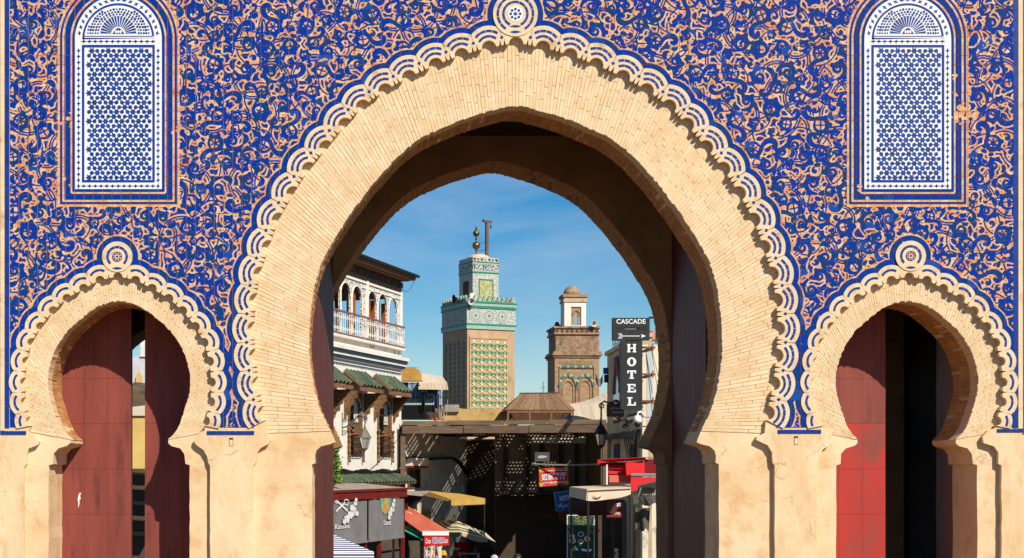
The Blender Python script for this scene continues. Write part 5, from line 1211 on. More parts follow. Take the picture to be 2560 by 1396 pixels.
for r in range(10):
    for c in range(5):
        px = 1185 + c * 20.2; py = 853 + r * 18.0
        put(stt, 'star_inset', fpx(px), -.07, mz(py), pa); put(lf, 'leaf_tile', fpx(px - 4.6), -.07, mz(py + 9), pa); put(lf, 'leaf_tile', fpx(px + 4.6), -.07, mz(py + 9), pa, (0, 0, 0), (-1, 1, 1))
        for s_ in (1, -1): relief.tube([(fpx(px), -.07, mz(py + 3)), (fpx(px + s_ * 8), -.08, mz(py + 6)), (fpx(px + s_ * 10), -.08, mz(py + 12)), (fpx(px + s_ * 3), -.08, mz(py + 17)), (fpx(px), -.07, mz(py + 20))], .05, 4)
relief.build('interlace', M('relief_rib', (.62, .46, .24), (.52, .36, .17), 3, rough=.9), pa, world=False, kind='stuff')
dk_rel = MB()
for r in range(18):
    for c in range(5): y = W1 * (.14 + .18 * c); z = mz(850 + r * 12); dk_rel.add([(-.05, y - .30, z - .4), (-.09, y, z), (-.05, y + .30, z - .4), (-.09, y, z - .28)], [(0, 1, 2, 3)])
dk_rel.build('side_relief', M('grey_relief', (.25, .20, .16), rough=.9), MI, world=False, kind='stuff')
# frieze
zf0, zf1 = mz(822), mz(752)
squat(-.06, W1 + .06, -.06, W1 + .06, zf0, zf1, 'frieze', mosaic)
for (p0, p1, m_, o) in ((822, 813, palet, .12), (813, 808, tealt, .14), (770, 765, tealt, .14), (764, 757, palet, .12), (757, 753, tealt, .16)): squat(-o, W1 + o, -o, W1 + o, mz(p0) + .004, mz(p1) - .004, 'frieze_band', m_)
ringm = MB(); 
for r0, r1, cnt in ((.52, .58, 26), (.36, .48, 22), (.22, .30, 18)):
    for k in range(cnt): q0 = 2 * math.pi * k / cnt; q1 = q0 + 2 * math.pi / cnt * .55; ringm.add([(r * math.cos(q), 0, r * math.sin(q)) for r, q in ((r0, q0), (r1, q0), (r1, q1), (r0, q1))], [(0, 1, 2, 3)])
ringme = mesh_of(ringm, 'medallion_ring', M('dark_mosaic_strip', (.05, .07, .07), rough=.6))
disc = mesh_of(MB().prism([(.62 * math.cos(math.pi * k / 14), .62 * math.sin(math.pi * k / 14)) for k in range(28)], -.015, .015), 'star_medallion', M('pale_mosaic', (.58, .58, .52), rough=.6))
core = mesh_of(MB().prism([(.13 * math.cos(math.pi * k / 6), .13 * math.sin(math.pi * k / 6)) for k in range(12)], -.01, .01), 'medallion_core', tealt)
for px in (1189, 1224, 1258):
    o = put(disc, 'star_medallion', fpx(px), -.08, mz(788), MI); put(ringme, 'medallion_ring', 0, -.02, 0, o); put(core, 'medallion_core', 0, -.03, 0, o)
for t in (.2, .5, .8): o = put(disc, 'star_medallion', -.08, W1 * t, mz(788), MI, (0, 0, math.radians(90))); put(ringme, 'medallion_ring', 0, .02, 0, o); put(core, 'medallion_core', 0, .03, 0, o)
squat(.12, W1 - .12, .12, W1 - .12, zf1 - .1, zf1 + .12, 'terrace', stone1)
mp_ = [(-.19, 0), (-.19, .16), (-.13, .16), (-.13, .30), (-.07, .30), (-.07, .44), (0, .54), (.07, .44), (.07, .30), (.13, .30), (.13, .16), (.19, .16), (.19, 0)]
mer1 = mesh_of(MB().prism(mp_, -.10, .10), 'merlon', M('merlon_tile', (.40, .46, .36), (.12, .26, .19), 5, .45, .55, rough=.6)); mer2 = mesh_of(MB().prism(mp_, -.10, .10), 'merlon', stone1)
for k in range(10):
    q = W1 * (k + .5) / 10
    put(mer1, 'merlon', q, .0, zf1, MI); put(mer1, 'merlon', -.0, q, zf1, MI, (0, 0, math.pi / 2)); put(mer2, 'merlon', q, W1, zf1, MI); put(mer2, 'merlon', W1, q, zf1, MI, (0, 0, math.pi / 2))
# upper turret
tw = 68 / 124.0 * W1; tx0 = fpx(1175) + .85; ty0 = (W1 - tw) / 2
tx0 = W1 / 2 - tw / 2 + .05
zt0, zt1 = zf1 + .1, mz(636)
squat(tx0, tx0 + tw, ty0, ty0 + tw, zt0, zt1, 'turret', mosaic)
for (p0, p1, m_, o) in ((676, 673, tealt, .05), (673, 669, palet, .04), (669, 654, mosaic2, .03), (654, 650, palet, .05), (649, 647, tealt, .07)): squat(tx0 - o, tx0 + tw + o, ty0 - o, ty0 + tw + o, mz(p0), mz(p1) - .003, 'turret_band', m_)
q = (tx0 + tw * .26, tx0 + tw * .76)
MB().box(q[0], q[1], ty0 - .04, ty0 - .001, zt0, mz(693)).build('sunk_panel', M('yellow_green_relief', (.48, .46, .22), (.28, .30, .14), 5, .45, .56, rough=.8, bump=.4, bs=10, detail=2), MI, world=False)
MB().prism([(q[0] - .08, zt0), (q[0] - .08, mz(691)), (q[1] + .08, mz(691)), (q[1] + .08, zt0)], ty0 - .07, ty0 - .002, holes=[[(q[0], zt0 + .02), (q[0], mz(694)), (q[1], mz(694)), (q[1], zt0 + .02)]]).build('panel_frame', tealt, MI, world=False)
MB().box(tx0 - .03, tx0 - .001, ty0 + tw * .3, ty0 + tw * .7, zt0, mz(695)).build('niche_shade_plate', dark_wood, MI, world=False)  # flat dark plate, the niche's inner shade is its colour
for k in range(7):
    x = tx0 + tw * (k + .5) / 7; m_ = (black_m, MATS['orange_cloth'], black_m, palet, black_m, MATS['orange_cloth'], black_m)[k]
    MB().prism([(x - .14, mz(639)), (x + .14, mz(639)), (x + .09, mz(641.5)), (x + .05, mz(643)), (x, mz(645.5)), (x - .05, mz(643)), (x - .09, mz(641.5))], ty0 - .05, ty0 - .002).build('crest_tile', m_, MI, world=False)
dome_m = M('limewashed_dome', (.62, .50, .38), (.46, .33, .22), 2, .4, .7, rough=.9, bump=.3)
mx_, my_ = tx0 + tw / 2, ty0 + tw / 2
MB().lathe([(1.12, 0), (1.05, .16), (.85, .32), (.5, .46), (.1, .52)], (mx_, my_, zt1), 20).build('dome', dome_m, MI, world=False, smooth=True)
gold = M('weathered_brass', (.30, .19, .045), (.16, .10, .03), 4, rough=.38, metal=.85, bump=.1)
gold_x = mx_ - .28
MB().tube([(gold_x, my_, zt1 + .45), (gold_x, my_, mz(551))], [.075, .05], 8).build('finial_rod', gold, MI, world=False)
for py, r in ((601, .37), (570, .31)): MB().ball((gold_x, my_, mz(py)), r, 20).build('finial_ball', gold, MI, world=False, smooth=True); MB().lathe([(r * 1.03, -.02), (r * 1.03, .02)], (gold_x, my_, mz(py)), 20).build('ball_seam', gold, MI, world=False)
for py in (558, 584, 612): MB().lathe([(.06, -.1), (.13, 0), (.06, .1)], (gold_x, my_, mz(py)), 10).build('finial_collar', gold, MI, world=False)
gal = M('weathered_timber', (.17, .12, .085), (.10, .07, .05), 3, rough=.9, bump=.4)
gx_ = mx_ + .72; MB().box(gx_ - .13, gx_ + .13, my_ - .4, my_ - .14, zt1 - .1, mz(540)).build('flag_post', gal, MI, world=False)
MB().box(gx_ - .42, gx_ + .5, my_ - .42, my_ - .12, mz(540), mz(535.5)).box(gx_ - .42, gx_ - .30, my_ - .40, my_ - .14, mz(535.4), mz(534)).build('flag_arm', gal, MI, world=False)
MB().tube([(gx_ + .40, my_ - .27, mz(540)), (gx_ + .40, my_ - .27, mz(549))], .02, 4).lathe([(.02, .2), (.09, 0), (.02, -.22)], (gx_ + .40, my_ - .27, mz(551)), 8).build('hanging_lamp', iron, MI, world=False)
for py in (592, 612): MB().tube([(gold_x, my_, mz(py)), (gold_x + .4, my_ - .1, mz(py + 3)), (gx_ - .1, my_ - .3, mz(py - 2))], .03, 4).build('stay', iron, MI, world=False)
squat(fpx(1180), fpx(1190), .3, .7, zf1, zf1 + .75, 'roof_box', white_w)
LS = MB().lathe([(.06, 0), (.12, .15), (.30, .45)], n=14)
def speaker(label, p, rz, mat, r=1.0, rx=math.pi / 2):
    t = thing('loudspeaker', label, 'loudspeaker', p, rz)
    M4 = WM[t.name] @ Matrix.Rotation(rx, 4, 'X') @ Matrix.Scale(r, 4)
    m = MB(); prof = [(.07, -.32), (.09, -.30), (.09, -.1), (.05, -.08), (.08, 0), (.16, .14), (.30, .26), (.34, .27), (.30, .25), (.14, .12), (.04, .02)]
    m.lathe(prof, (0, 0, 0), 18).xf(M4).build('horn', mat, t, smooth=True); MB().lathe([(.02, .02), (.09, .06), (.10, .16), (.02, .2)], n=12).xf(M4).build('driver', iron, t)
    MB().box(-.03, .03, -.35, -.05, -.12, .12).xf(M4).build('bracket', iron, t)
sp_m = M('pale_grey_metal', (.45, .44, .42), rough=.5, bump=0)
pe = WM[MI.name] @ Vector((fpx(1174), -.35, zf1 - .12)); speaker('pale loudspeaker fixed at the near corner of the tiled minaret', pe, 0, sp_m, 1.0, math.radians(97))
pe = WM[MI.name] @ Vector((-.15, W1 * .35, zf1 + .35)); speaker('black loudspeaker at the shaded parapet of the tiled minaret', pe, -1.2, black_m, 1.2, math.radians(95))

# ------------------------------------------------------------------ the brick minaret
brickw = M('weathered_brick', (.46, .29, .165), (.30, .18, .10), 3.2, .35, .65, c3=(.10, .065, .04), s3=1.6, t3=(.62, .8), rough=.95, bump=.8, bs=14, bd=.03, stretch=(1, 1, 3))
brickd = M('dark_weathered_brick', (.40, .25, .15), (.22, .14, .085), 3.4, .38, .62, c3=(.07, .05, .035), s3=2.4, t3=(.52, .7), rough=.95, bump=.8, bs=10, bd=.03)
D2 = 85.0; c2 = P(1387, 1170, D2); R2 = math.radians(2.5)
M2 = thing('brick_minaret', 'square brick minaret with white lantern storey and small dome', 'minaret', (c2.x, c2.y, -1.6), R2)
sc2 = D2 / FPX
def f2(px): return (px - 1387) * sc2
def z2(py): return EYE + (1170 - py) * sc2 + 1.6
def b2(px0, px1, py0, py1, o, name, mat, dp=None):
    w_ = f2(px1) - f2(px0); return MB().box(f2(px0), f2(px1), -o, (dp if dp else f2(1499)) + o * 0, z2(py0), z2(py1)).build(name, mat, M2, world=False)
wd = f2(1499)
MB().box(0, wd, 0, wd, 0, z2(894)).build('shaft', brickw, M2, world=False)
MB().box(.06, wd - .0, .05, wd - .05, z2(894) + .002, z2(832)).build('upper_shaft', brickd, M2, world=False)
for (p0, p1, o) in ((889, 884, .16), (883.8, 879, .10), (894, 889.2, .08)): MB().box(-o, wd + o, -o, wd + o, z2(p0), z2(p1)).build('string_course', brickd, M2, world=False)
for (p0, p1, o, m_) in ((836, 832, .06, brickw), (831.8, 821, .0, brickd), (820.8, 816, .09, brickd)): MB().box(-o + .02, wd + o - .02, -o, wd + o, z2(p0), z2(p1)).build('parapet_course', m_, M2, world=False)
nich = mesh_of(MB().prism([(-.08, -.1), (-.08, .04), (0, .12), (.08, .04), (.08, -.1)], -.01, .01), 'parapet_niche', M('niche_shade', (.09, .06, .04), rough=.9))  # flat plates, dark colour stands for the shade inside each niche
for k in range(9): put(nich, 'parapet_niche', wd * (k + .5) / 9, -.012, z2(827), M2)
sq = MB().prism([(f2(1398), z2(1030)), (f2(1398), z2(917)), (f2(1488), z2(917)), (f2(1488), z2(1030))], -.07, -.001, holes=[[(f2(1401), z2(1029.5)), (f2(1401), z2(921)), (f2(1485), z2(921)), (f2(1485), z2(1029.5))]]).build('panel_frame', brickw, M2, world=False)
for k in range(14): q = f2(1398) + (f2(1486) - f2(1398)) * k / 14; MB().box(q + .01, q + f2(1387 + 6) - .01, -.10, -.071, z2(919.5), z2(914.5)).build('green_frieze_tile', tealt if k % 3 else palet, M2, world=False)
den = MB()
for k in range(22): q = f2(1400) + (f2(1484) - f2(1400)) * k / 22; den.box(q, q + .05, -.03, -.001, z2(912), z2(903))
den.build('dentil_course', brickw, M2, world=False, kind='stuff')
for cx in (1420, 1463):
    for (rr, hh, mat_, w_, o) in ((20, 972, brickd, .10, .06), (13.5, 972, brickw, .07, .09)):
        pts = [(cx - rr, 1030), (cx - rr, hh)]
        nl = 5 if rr > 15 else 1
        for k in range(1, 28):
            q = math.pi * k / 28; r_ = rr * (1 + (.10 * abs(math.sin(q * nl * 1.4)) if nl > 1 else 0)); pts.append((cx - r_ * math.cos(q), hh - r_ * 1.45 * math.sin(q)))
        pts += [(cx + rr, hh), (cx + rr, 1030)]
        MB().tube([(f2(x), -.03, z2(y)) for x, y in pts], w_ * .55, 5).build('arch_moulding', mat_, M2, world=False)
    for k in range(9):
        q = math.pi * (k + .5) / 9; x, y = cx - 21.5 * math.cos(q), 968 - 31 * math.sin(q); MB().prism([(f2(x) + .09 * math.cos(v * 1.05), z2(y) + .09 * math.sin(v * 1.05)) for v in range(6)], -.09, -.02).build('green_lobe_tile', palet if k % 2 else tealt, M2, world=False)
# lantern storey
lx0, lx1 = f2(1416), f2(1471); lw = lx1 - lx0; ly0 = wd / 2 - lw / 2
ho = [(f2(1433), z2(811)), (f2(1433), z2(764)), (f2(1459), z2(764)), (f2(1459), z2(811))]
MB().prism([(lx0, z2(816)), (lx0, z2(752)), (lx1, z2(752)), (lx1, z2(816))], ly0, ly0 + .2, holes=[ho]).box(lx0, lx0 + .15, ly0 + .201, ly0 + lw, z2(816), z2(752)).box(lx1 - .15, lx1, ly0 + .201, ly0 + lw, z2(816), z2(752)).build('lantern', white_w, M2, world=False)
MB().prism([(f2(1433), z2(811)), (f2(1433), z2(764)), (f2(1459), z2(764)), (f2(1459), z2(811))], ly0 + .08, ly0 + .19, holes=[[(f2(1442), z2(810.5)), (f2(1442), z2(787)), (f2(1446), z2(783)), (f2(1450), z2(787)), (f2(1450), z2(810.5))]]).build('lantern_niche', brickw, M2, world=False)
MB().tube([(f2(1446) + .22 * math.cos(math.pi - math.pi * k / 10), ly0 + .06, z2(786) + .30 * math.sin(math.pi * k / 10)) for k in range(11)], .04, 5).build('niche_arch', brickd, M2, world=False)
MB().box(lx0 + .15, lx1 - .15, ly0 + lw - .1, ly0 + lw, z2(816), z2(805)).build('lantern_back', white_w, M2, world=False)
for (p0, p1, o, m_) in ((752, 746, .06, beige_w), (745.8, 740, .02, beige_w), (739.8, 732, .10, brickw)): MB().box(lx0 - o, lx1 + o, ly0 - o, ly0 + lw + o, z2(p0) + .003, z2(p1)).build('lantern_cornice', m_, M2, world=False)
R_ = f2(1387 + 22); MB().lathe([(R_, 0), (R_ * .98, .16), (R_ * .86, .34), (R_ * .62, .48), (R_ * .3, .56), (.02, .58)], ((lx0 + lx1) / 2 - .08, ly0 + lw / 2, z2(732)), 24).build('dome', M('old_dome_plaster', (.40, .29, .19), (.24, .16, .10), 4, .35, .65, rough=.95, bump=.5, bs=14), M2, world=False, smooth=True)
pe = WM[M2.name] @ Vector((f2(1483), -.1, z2(810))); speaker('grey loudspeaker on the right parapet corner of the brick minaret', pe, .25, sp_m, .62, math.radians(92))
pe = WM[M2.name] @ Vector((f2(1398), .1, z2(813))); speaker('navy loudspeaker on the left parapet corner of the brick minaret', pe, -.9, MATS['navy_cloth'], .6, math.radians(92))
# ------------------------------------------------------------------ the hotel on the right of the street
sign_k = M('charcoal_sign', (.022, .023, .025), (.018, .018, .02), 2, rough=.6, bump=.05); sign_w = M('sign_white', (.80, .80, .78), rough=.6, bump=0)
HO = thing('hotel', 'cream hotel building with dark arched window behind the black signs', 'hotel', P(1606, 1170, 45))
n0, n1 = P(1606, 1170, 45), P(1518, 1170, 52.5)
n0.z = n1.z = -1.7
hd_ = (n1 - n0).normalized(); hn = Vector((-hd_.y, hd_.x, 0))      # outward, towards the street
HT = P(0, 876, 50).z
def hp(t, o, z): return n0 + hd_ * t + hn * o + Vector((0, 0, z - n0.z))
HL = (n1 - n0).length
def face(mb, t0, t1, z0, z1, o0, o1, mi=0):
    vs = [hp(t, o, z) for o in (o0, o1) for t, z in ((t0, z0), (t1, z0), (t1, z1), (t0, z1))]
    return mb.add(vs, [(0, 1, 2, 3), (7, 6, 5, 4), (0, 4, 5, 1), (1, 5, 6, 2), (2, 6, 7, 3), (3, 7, 4, 0)], mi)
def tpx(px, D0=45):    # distance along the street face for a photo bearing
    k = (px - 950) / FPX; return (k * (n0.y + DIST) - n0.x) / (hd_.x - k * hd_.y)
def hzp(px, py): D = n0.y + DIST + hd_.y * tpx(px); return P(px, py, D).z
m = MB(); face(m, .002, HL, -1.7, HT, 0, -.3); m.build('street_wall', M('shaded_cream_wall', (.52, .42, .27), (.40, .31, .19), 1.4, .35, .7, c3=(.15, .11, .07), s3=1.4, t3=(.56, .74), rough=.95, bump=.4, bs=12), HO)  # darker than the front wall: this face's shade is in the colour
m = MB(); face(m, HL - .3, HL, -1.7, HT, -.301, -8); m.build('far_wall', beige_w, HO)
FT = P(0, 862, 45).z
MB().box(n0.x, n0.x + 9, n0.y, n0.y + .35, -1.7, FT).build('front_wall', M('sunlit_cream_wall', (.78, .68, .50), (.66, .55, .38), 1.2, .4, .7, c3=(.40, .42, .40), s3=1.1, t3=(.62, .7), rough=.9, bump=.25, bs=12), HO)  # paler copy of the cream wall: sunlight is in the colour
m = MB(); face(m, .36, HL - .31, HT - .3, HT - .2, -.301, -7.5); m.build('roof_slab', beige_w, HO)
m = MB(); face(m, -.05, HL + .12, HT + .002, HT + .14, .08, -.34); m.build('coping', beige_w, HO)
def hwin(px0, px1, py0, py1, name='window', arch=True, mat=None):
    t0, t1 = tpx(px1), tpx(px0); z0, z1 = hzp((px0 + px1) / 2, py1), hzp((px0 + px1) / 2, py0)
    m = MB(); face(m, t0, t1, z0, z1, .03, .0); w_ = m.build(name, dark_wood, HO)
    m = MB(); face(m, t0 + .12, t1 - .12, z0 + .1, z1 - .5 if arch else z1 - .1, .05, .031); m.build('pane', shut, w_)
    if arch:
        m = MB(); pts = [hp(t0 + (t1 - t0) * t, .06, z) for t, z in ((.12, z1 - 1.3), (.2, z1 - .8), (.35, z1 - .45), (.5, z1 - .1), (.65, z1 - .45), (.8, z1 - .8), (.88, z1 - 1.3))]; m.tube(pts, .06, 5); m.build('arch_rim', M('pink_rim', (.35, .14, .11), rough=.8), w_)
    return w_
hwin(1536, 1556, 890, 1045); hwin(1570, 1590, 1035, 1058, arch=False); hwin(1536, 1550, 1110, 1150, arch=False); hwin(1576, 1592, 1110, 1150, arch=False); hwin(1535, 1550, 1035, 1058, arch=False)
m = MB(); face(m, HL - .3, HL - .002, hzp(1518, 957), hzp(1518, 938), .12, .002); m.build('meter_box', black_m, HO)
m = MB(); face(m, HL - .3, HL - .05, hzp(1518, 936), hzp(1518, 921), .16, .002); m.build('blue_box', M('blue_box_paint', (.03, .08, .35), rough=.5), HO)
def hcable(pts, r=.014): MB().tube(pts, r, 4).build('cable', black_m, HO)
for k in range(4): hcable(sag(hp(HL - .2, .2, hzp(1518, 940 + 5 * k)), P(1489, 934 + 5 * k, 70), .25), .02)
for k in range(4):
    z = hzp(1560, 1083 + 4 * k); hcable([hp(.2 + (HL - .4) * t / 9, .06 + .05 * k, z + .03 * math.sin(t * 2 + k)) for t in range(10)], .032)
for k in range(5): hcable(sag(hp(.4, .1, hzp(1600, 1075 + 8 * k)), hp(1.4 + .4 * k, .1, hzp(1590, 1090)), .3 + .1 * k), .018)
for k in range(3): hcable(sag(hp(HL - .6 - .3 * k, .05, hzp(1525, 1090)), hp(HL - .5 - .3 * k, .05, hzp(1525, 1160)), .0), .016)
m = MB()
for k in range(8): q = P(1532 + k * 3.5, 880, 51.5); m.tube([q, q + Vector((0, 0, .55))], .015, 4)
for z in (.28, .55): m.tube([P(1532, 880, 51.5) + Vector((0, 0, z)), P(1558, 880, 51.5) + Vector((0, 0, z))], .016, 4)
m.build('roof_railing', iron, HO)
p, q = P(1624, 850, 47), P(1660, 826, 47); MB().box(p.x, q.x, p.y, p.y + .6, p.z, q.z).build('red_roof_bundle', M('faded_red', (.40, .10, .08), (.55, .3, .25), 4, rough=.9), HO)
p = P(1622, 795, 46.5); MB().tube([P(1622, 862, 46.5), p], .03, 5).build('roof_post', iron, HO); MB().tube([p, P(1660, 792, 46.5)], .04, 5).build('roof_post', iron, HO); MB().tube([P(1640, 862, 46.5), P(1640, 793, 46.5)], .02, 5).build('roof_post', iron, HO)
for k in range(2): hcable(sag(P(1628, 868, 44.8), P(1650, 960 + 50 * k, 44.7), .05 * k), .010)
hcable(sag(P(1598, 1040, 44.8), P(1660, 1030, 44.6), .1), .014)
grey_ghost = M('faded_letter_grey', (.50, .54, .54), rough=.9)
for k, ch in enumerate('HOTEL'):
    pass
D_ = 44.7
p, q = P(1618, 1090, 44.94), P(1634, 880, 44.94); MB().box(p.x, q.x, 45 - DIST - .012, 45 - DIST - .002, p.z, q.z).build('faded_paint_panel', grey_ghost, HO)

# --- signs
SG = thing('hotel_sign', 'tall black sign box with white HOTEL letters down its face', 'sign', P(1578, 1025, 43.0))
rect(MB(), 1552, 1605, 852.5, 1024, 43.0, .26).build('box', sign_k, SG)
def letters(root, D, cx, rows, wpx, hpx, mat, y=-.012):
    """heavy slab-serif capitals, one piece each"""
    S_ = D / FPX
    for ch, py in rows:
        o = P(cx, py, D); m = MB(); w_, h = wpx * S_, hpx * S_; st, se, th = .30 * w_, .17 * h, .16 * h
        def bx(a, b, c, d): m.prism([(o.x + a * w_, o.z + c * h), (o.x + a * w_, o.z + d * h), (o.x + b * w_, o.z + d * h), (o.x + b * w_, o.z + c * h)], o.y + y, o.y - .001)
        if ch == 'H':
            for sx in (-1, 1): bx(sx * .32 - .13, sx * .32 + .13, -.36, .36); bx(sx * .32 - .20, sx * .32 + .20, .36, .5); bx(sx * .32 - .20, sx * .32 + .20, -.5, -.36)
            bx(-.19, .19, -.08, .08)
        elif ch == 'O':
            out_ = [(o.x + .52 * w_ * math.cos(q), o.z + .53 * h * math.sin(q)) for q in [math.pi * k / 14 for k in range(28)]]; inn_ = [(o.x + .20 * w_ * math.cos(q), o.z + .36 * h * math.sin(q)) for q in [math.pi * k / 14 for k in range(28)]]
            m.prism(out_, o.y + y, o.y - .001, holes=[inn_])
        elif ch == 'T':
            bx(-.14, .14, -.36, .34); bx(-.5, .5, .34, .5); bx(-.5, -.34, .14, .34); bx(.34, .5, .14, .34); bx(-.26, .26, -.5, -.36)
        elif ch == 'E':
            bx(-.40, -.14, -.34, .34); bx(-.5, .44, .34, .5); bx(-.5, .48, -.5, -.34); bx(-.14, .16, -.07, .07); bx(.28, .44, .16, .34); bx(.32, .48, -.34, -.14); bx(.12, .22, -.16, .16)
        elif ch == 'L':
            bx(-.36, -.08, -.34, .36); bx(-.5, .10, .36, .5); bx(-.5, .48, -.5, -.34); bx(.30, .48, -.34, -.08)
        m.build('letter', mat, root)
letters(SG, 43.0, 1579, (('H', 871), ('O', 905), ('T', 937), ('E', 971), ('L', 1004)), 22, 21, sign_w)
for py in (869, 936, 1003): p, q = P(1604, py + 2.5, 43.3), P(1632, py - 2.5, 43.3); MB().box(p.x, q.x, p.y, p.y + .07, p.z, q.z).box(q.x - .05, q.x + .08, p.y, p.y + 1.6, p.z, q.z).box(q.x - .02, q.x + .02, p.y - .03, p.y, p.z - .08, q.z + .08).build('bracket', brown_w, SG)
S2 = thing('arrow_sign', 'black sign reading CASCADE with a white arrow, above the tall hotel sign', 'sign', P(1578, 851, 43.0))
rect(MB(), 1532, 1624, 795, 850.5, 43.0, .22).build('box', sign_k, S2)
fit_text('CASCADE', 1541, 1614, 798, 810, 43.0 - .004, .018).build('lettering', sign_w, S2)
fit_text('VUE PANORAMIQUE', 1541, 1617, 817, 826, 43.0 - .004, .01).build('dark_lettering', M('sign_black', (.006, .006, .006), rough=.5, bump=0), S2)
for k in range(7): p = P(1563 + k * 4, 823 + (k % 2), 43.0 - .007); MB().add([p, p + Vector((.035, 0, .003)), p + Vector((.032, 0, .012)), p + Vector((.002, 0, .01))], [(0, 1, 2, 3)]).build('letter_remnant', sign_w, S2)
ar = MB(); f = lambda pts: [tuple(P(x, y, 43.0 - .006)) for x, y in pts]
ar.add(f([(1549, 839.6), (1600, 839.6), (1600, 841.4), (1549, 841.4)]), [(0, 1, 2, 3)]); ar.add(f([(1602, 835.5), (1615, 840.5), (1602, 845.5), (1605, 840.5)]), [(0, 1, 2), (0, 2, 3)])
for k in range(3):
    for s_ in (1, -1): x = 1545 + k * 3.6; ar.add(f([(x + 4, 840.5), (x + 5.6, 840.5), (x + 1.4, 840.5 + 7 * s_), (x - .2, 840.5 + 7 * s_)]), [(0, 1, 2, 3)])
ar.build('arrow', sign_w, S2)
S3 = thing('brown_direction_sign', 'brown shaped direction sign with white arrow and arabic lettering on scroll iron', 'sign', P(1537, 1040, 43.6))
pol = [(1517, 1042), (1517, 1012), (1524, 1004), (1532, 1004), (1537, 999), (1545, 1000), (1552, 1006), (1560, 1006), (1560, 1042)]
MB().prism([(P(x, y, 43.6).x, P(x, y, 43.6).z) for x, y in pol], 43.6 - DIST, 43.64 - DIST).build('board', M('sign_brown', (.085, .035, .022), rough=.6), S3)
am = MB(); am.add([tuple(P(x, y, 43.594)) for x, y in [(1534, 1008), (1539, 1003.5), (1539, 1006.5), (1545, 1006.5), (1545, 1009.5), (1539, 1009.5), (1539, 1012.5)]], [(0, 1, 2), (2, 3, 4, 5, 0), (0, 5, 6)]); am.build('arrow', sign_w, S3)
fit_text('ساحة الرصيف', 1524, 1558, 1017, 1025, 43.594, .006).build('lettering', sign_w, S3)
fit_text('PLACE RCIF', 1531, 1557, 1029, 1033, 43.594, .006).build('small_lettering', sign_w, S3)
def scroll(cx, cy, r, turns, D, a0=0, sgn=1): return [P(cx + sgn * r * (1 - .8 * k / 24) * math.cos(a0 + turns * 6.283 * k / 24), cy - r * (1 - .8 * k / 24) * math.sin(a0 + turns * 6.283 * k / 24), D) for k in range(25)]
MB().tube([P(1503, 1050, 43.7), P(1503, 1010, 43.7), P(1510, 1003, 43.7), P(1520, 1007, 43.7)], .03, 5).build('hanger', iron, S3); MB().tube(scroll(1505, 1015, 8, 1.6, 43.7, 1.2), .02, 5).build('scroll', iron, S3)
MB().tube([P(1538, 1043, 43.7), P(1555, 1052, 43.7), P(1566, 1048, 43.7), P(1567, 1070, 43.7)], .025, 5).build('hanger', iron, S3); MB().tube(scroll(1562, 1067, 7, 1.5, 43.7, 0), .02, 5).build('scroll', iron, S3)
# security dome camera
SCm = thing('dome_camera', 'white dome surveillance camera hanging from a curved arm by the hotel sign', 'camera', P(1597, 1058, 43))
p = P(1594, 1052, 43); MB().lathe([(.02, .16), (.10, .14), (.125, .02), (.12, -.06)], p, 16).build('housing', sign_w, SCm, smooth=True); MB().lathe([(.115, -.061), (.10, -.13), (.06, -.18), (.01, -.20)], p, 14).build('dome', black_m, SCm, smooth=True)
MB().tube([p + Vector((0, 0, .15)), p + Vector((.01, 0, .24)), p + Vector((.10, .03, .27)), p + Vector((.22, .2, .16)), p + Vector((.25, 2.2, .0))], .03, 6).build('arm', sign_w, SCm)
# street lamp beside the right end of the beam
def lantern(label, p, s, mat_, glass, arm):
    t = thing('wall_lantern', label, 'lantern', p); b = lambda m: m.xf(Matrix.Translation(p) @ Matrix.Scale(s, 4))
    b(MB().lathe([(.03, .62), (.06, .58), (.05, .50), (.10, .46), (.13, .42), (.27, .16), (.31, .12), (.31, .10)], n=6)).build('hood', mat_, t)
    cg = MB()
    for k in range(6): q = math.pi / 3 * k; q2 = q + math.pi / 3; a, c = Vector((.25 * math.cos(q), .25 * math.sin(q), .10)), Vector((.14 * math.cos(q), .14 * math.sin(q), -.36)); cg.tube([a, c], .016, 4); cg.tube([c, Vector((.14 * math.cos(q2), .14 * math.sin(q2), -.36))], .016, 4)
    cg.lathe([(.14, -.37), (.10, -.42), (.03, -.46), (.02, -.52)], n=6); b(cg).build('cage', mat_, t)
    b(MB().lathe([(.23, .09), (.13, -.35)], n=6)).build('glazing', glass, t)
    for name, pts, r in arm: MB().tube(pts, r, 5).build(name, mat_, t)
    return t
glass = M('old_lantern_glass', (.75, .74, .70), rough=.25, trans=.75, bump=0)
lantern_m = M('verdigris_lantern_metal', (.22, .19, .13), (.15, .13, .09), 5, rough=.6)
DL = 47.0; pl = P(912, 1101, DL)
arm = [('arm', [P(857, 1070, DL + .5), P(868, 1066, DL + .3), P(884, 1052, DL + .1), P(896, 1038, DL), P(906, 1034, DL), P(914, 1038, DL), P(918, 1046, DL), P(915, 1054, DL), P(912, 1062, DL), P(912, 1078, DL)], .024), ('back_bar', [P(856, 1032, DL + .6), P(856, 1090, DL + .6)], .02)]
arm += [('scroll', scroll(*a, DL + .1), .016) for a in ((908, 1046, 7, 1.6), (898, 1046, 5, 1.4), (884, 1060, 9, 1.7), (862, 1052, 6, 1.6), (861, 1083, 7, 1.5), (872, 1072, 6, 1.3))]
lantern('old street lantern on a scrolled iron bracket before the white house', pl, .74, lantern_m, glass, arm)
lantern('dark street lantern hanging in shade at the right end of the beam', P(1502, 1092, 50), .85, iron, glass, [('hanger', [P(1502, 1079, 50), P(1502, 1045, 50)], .03)])
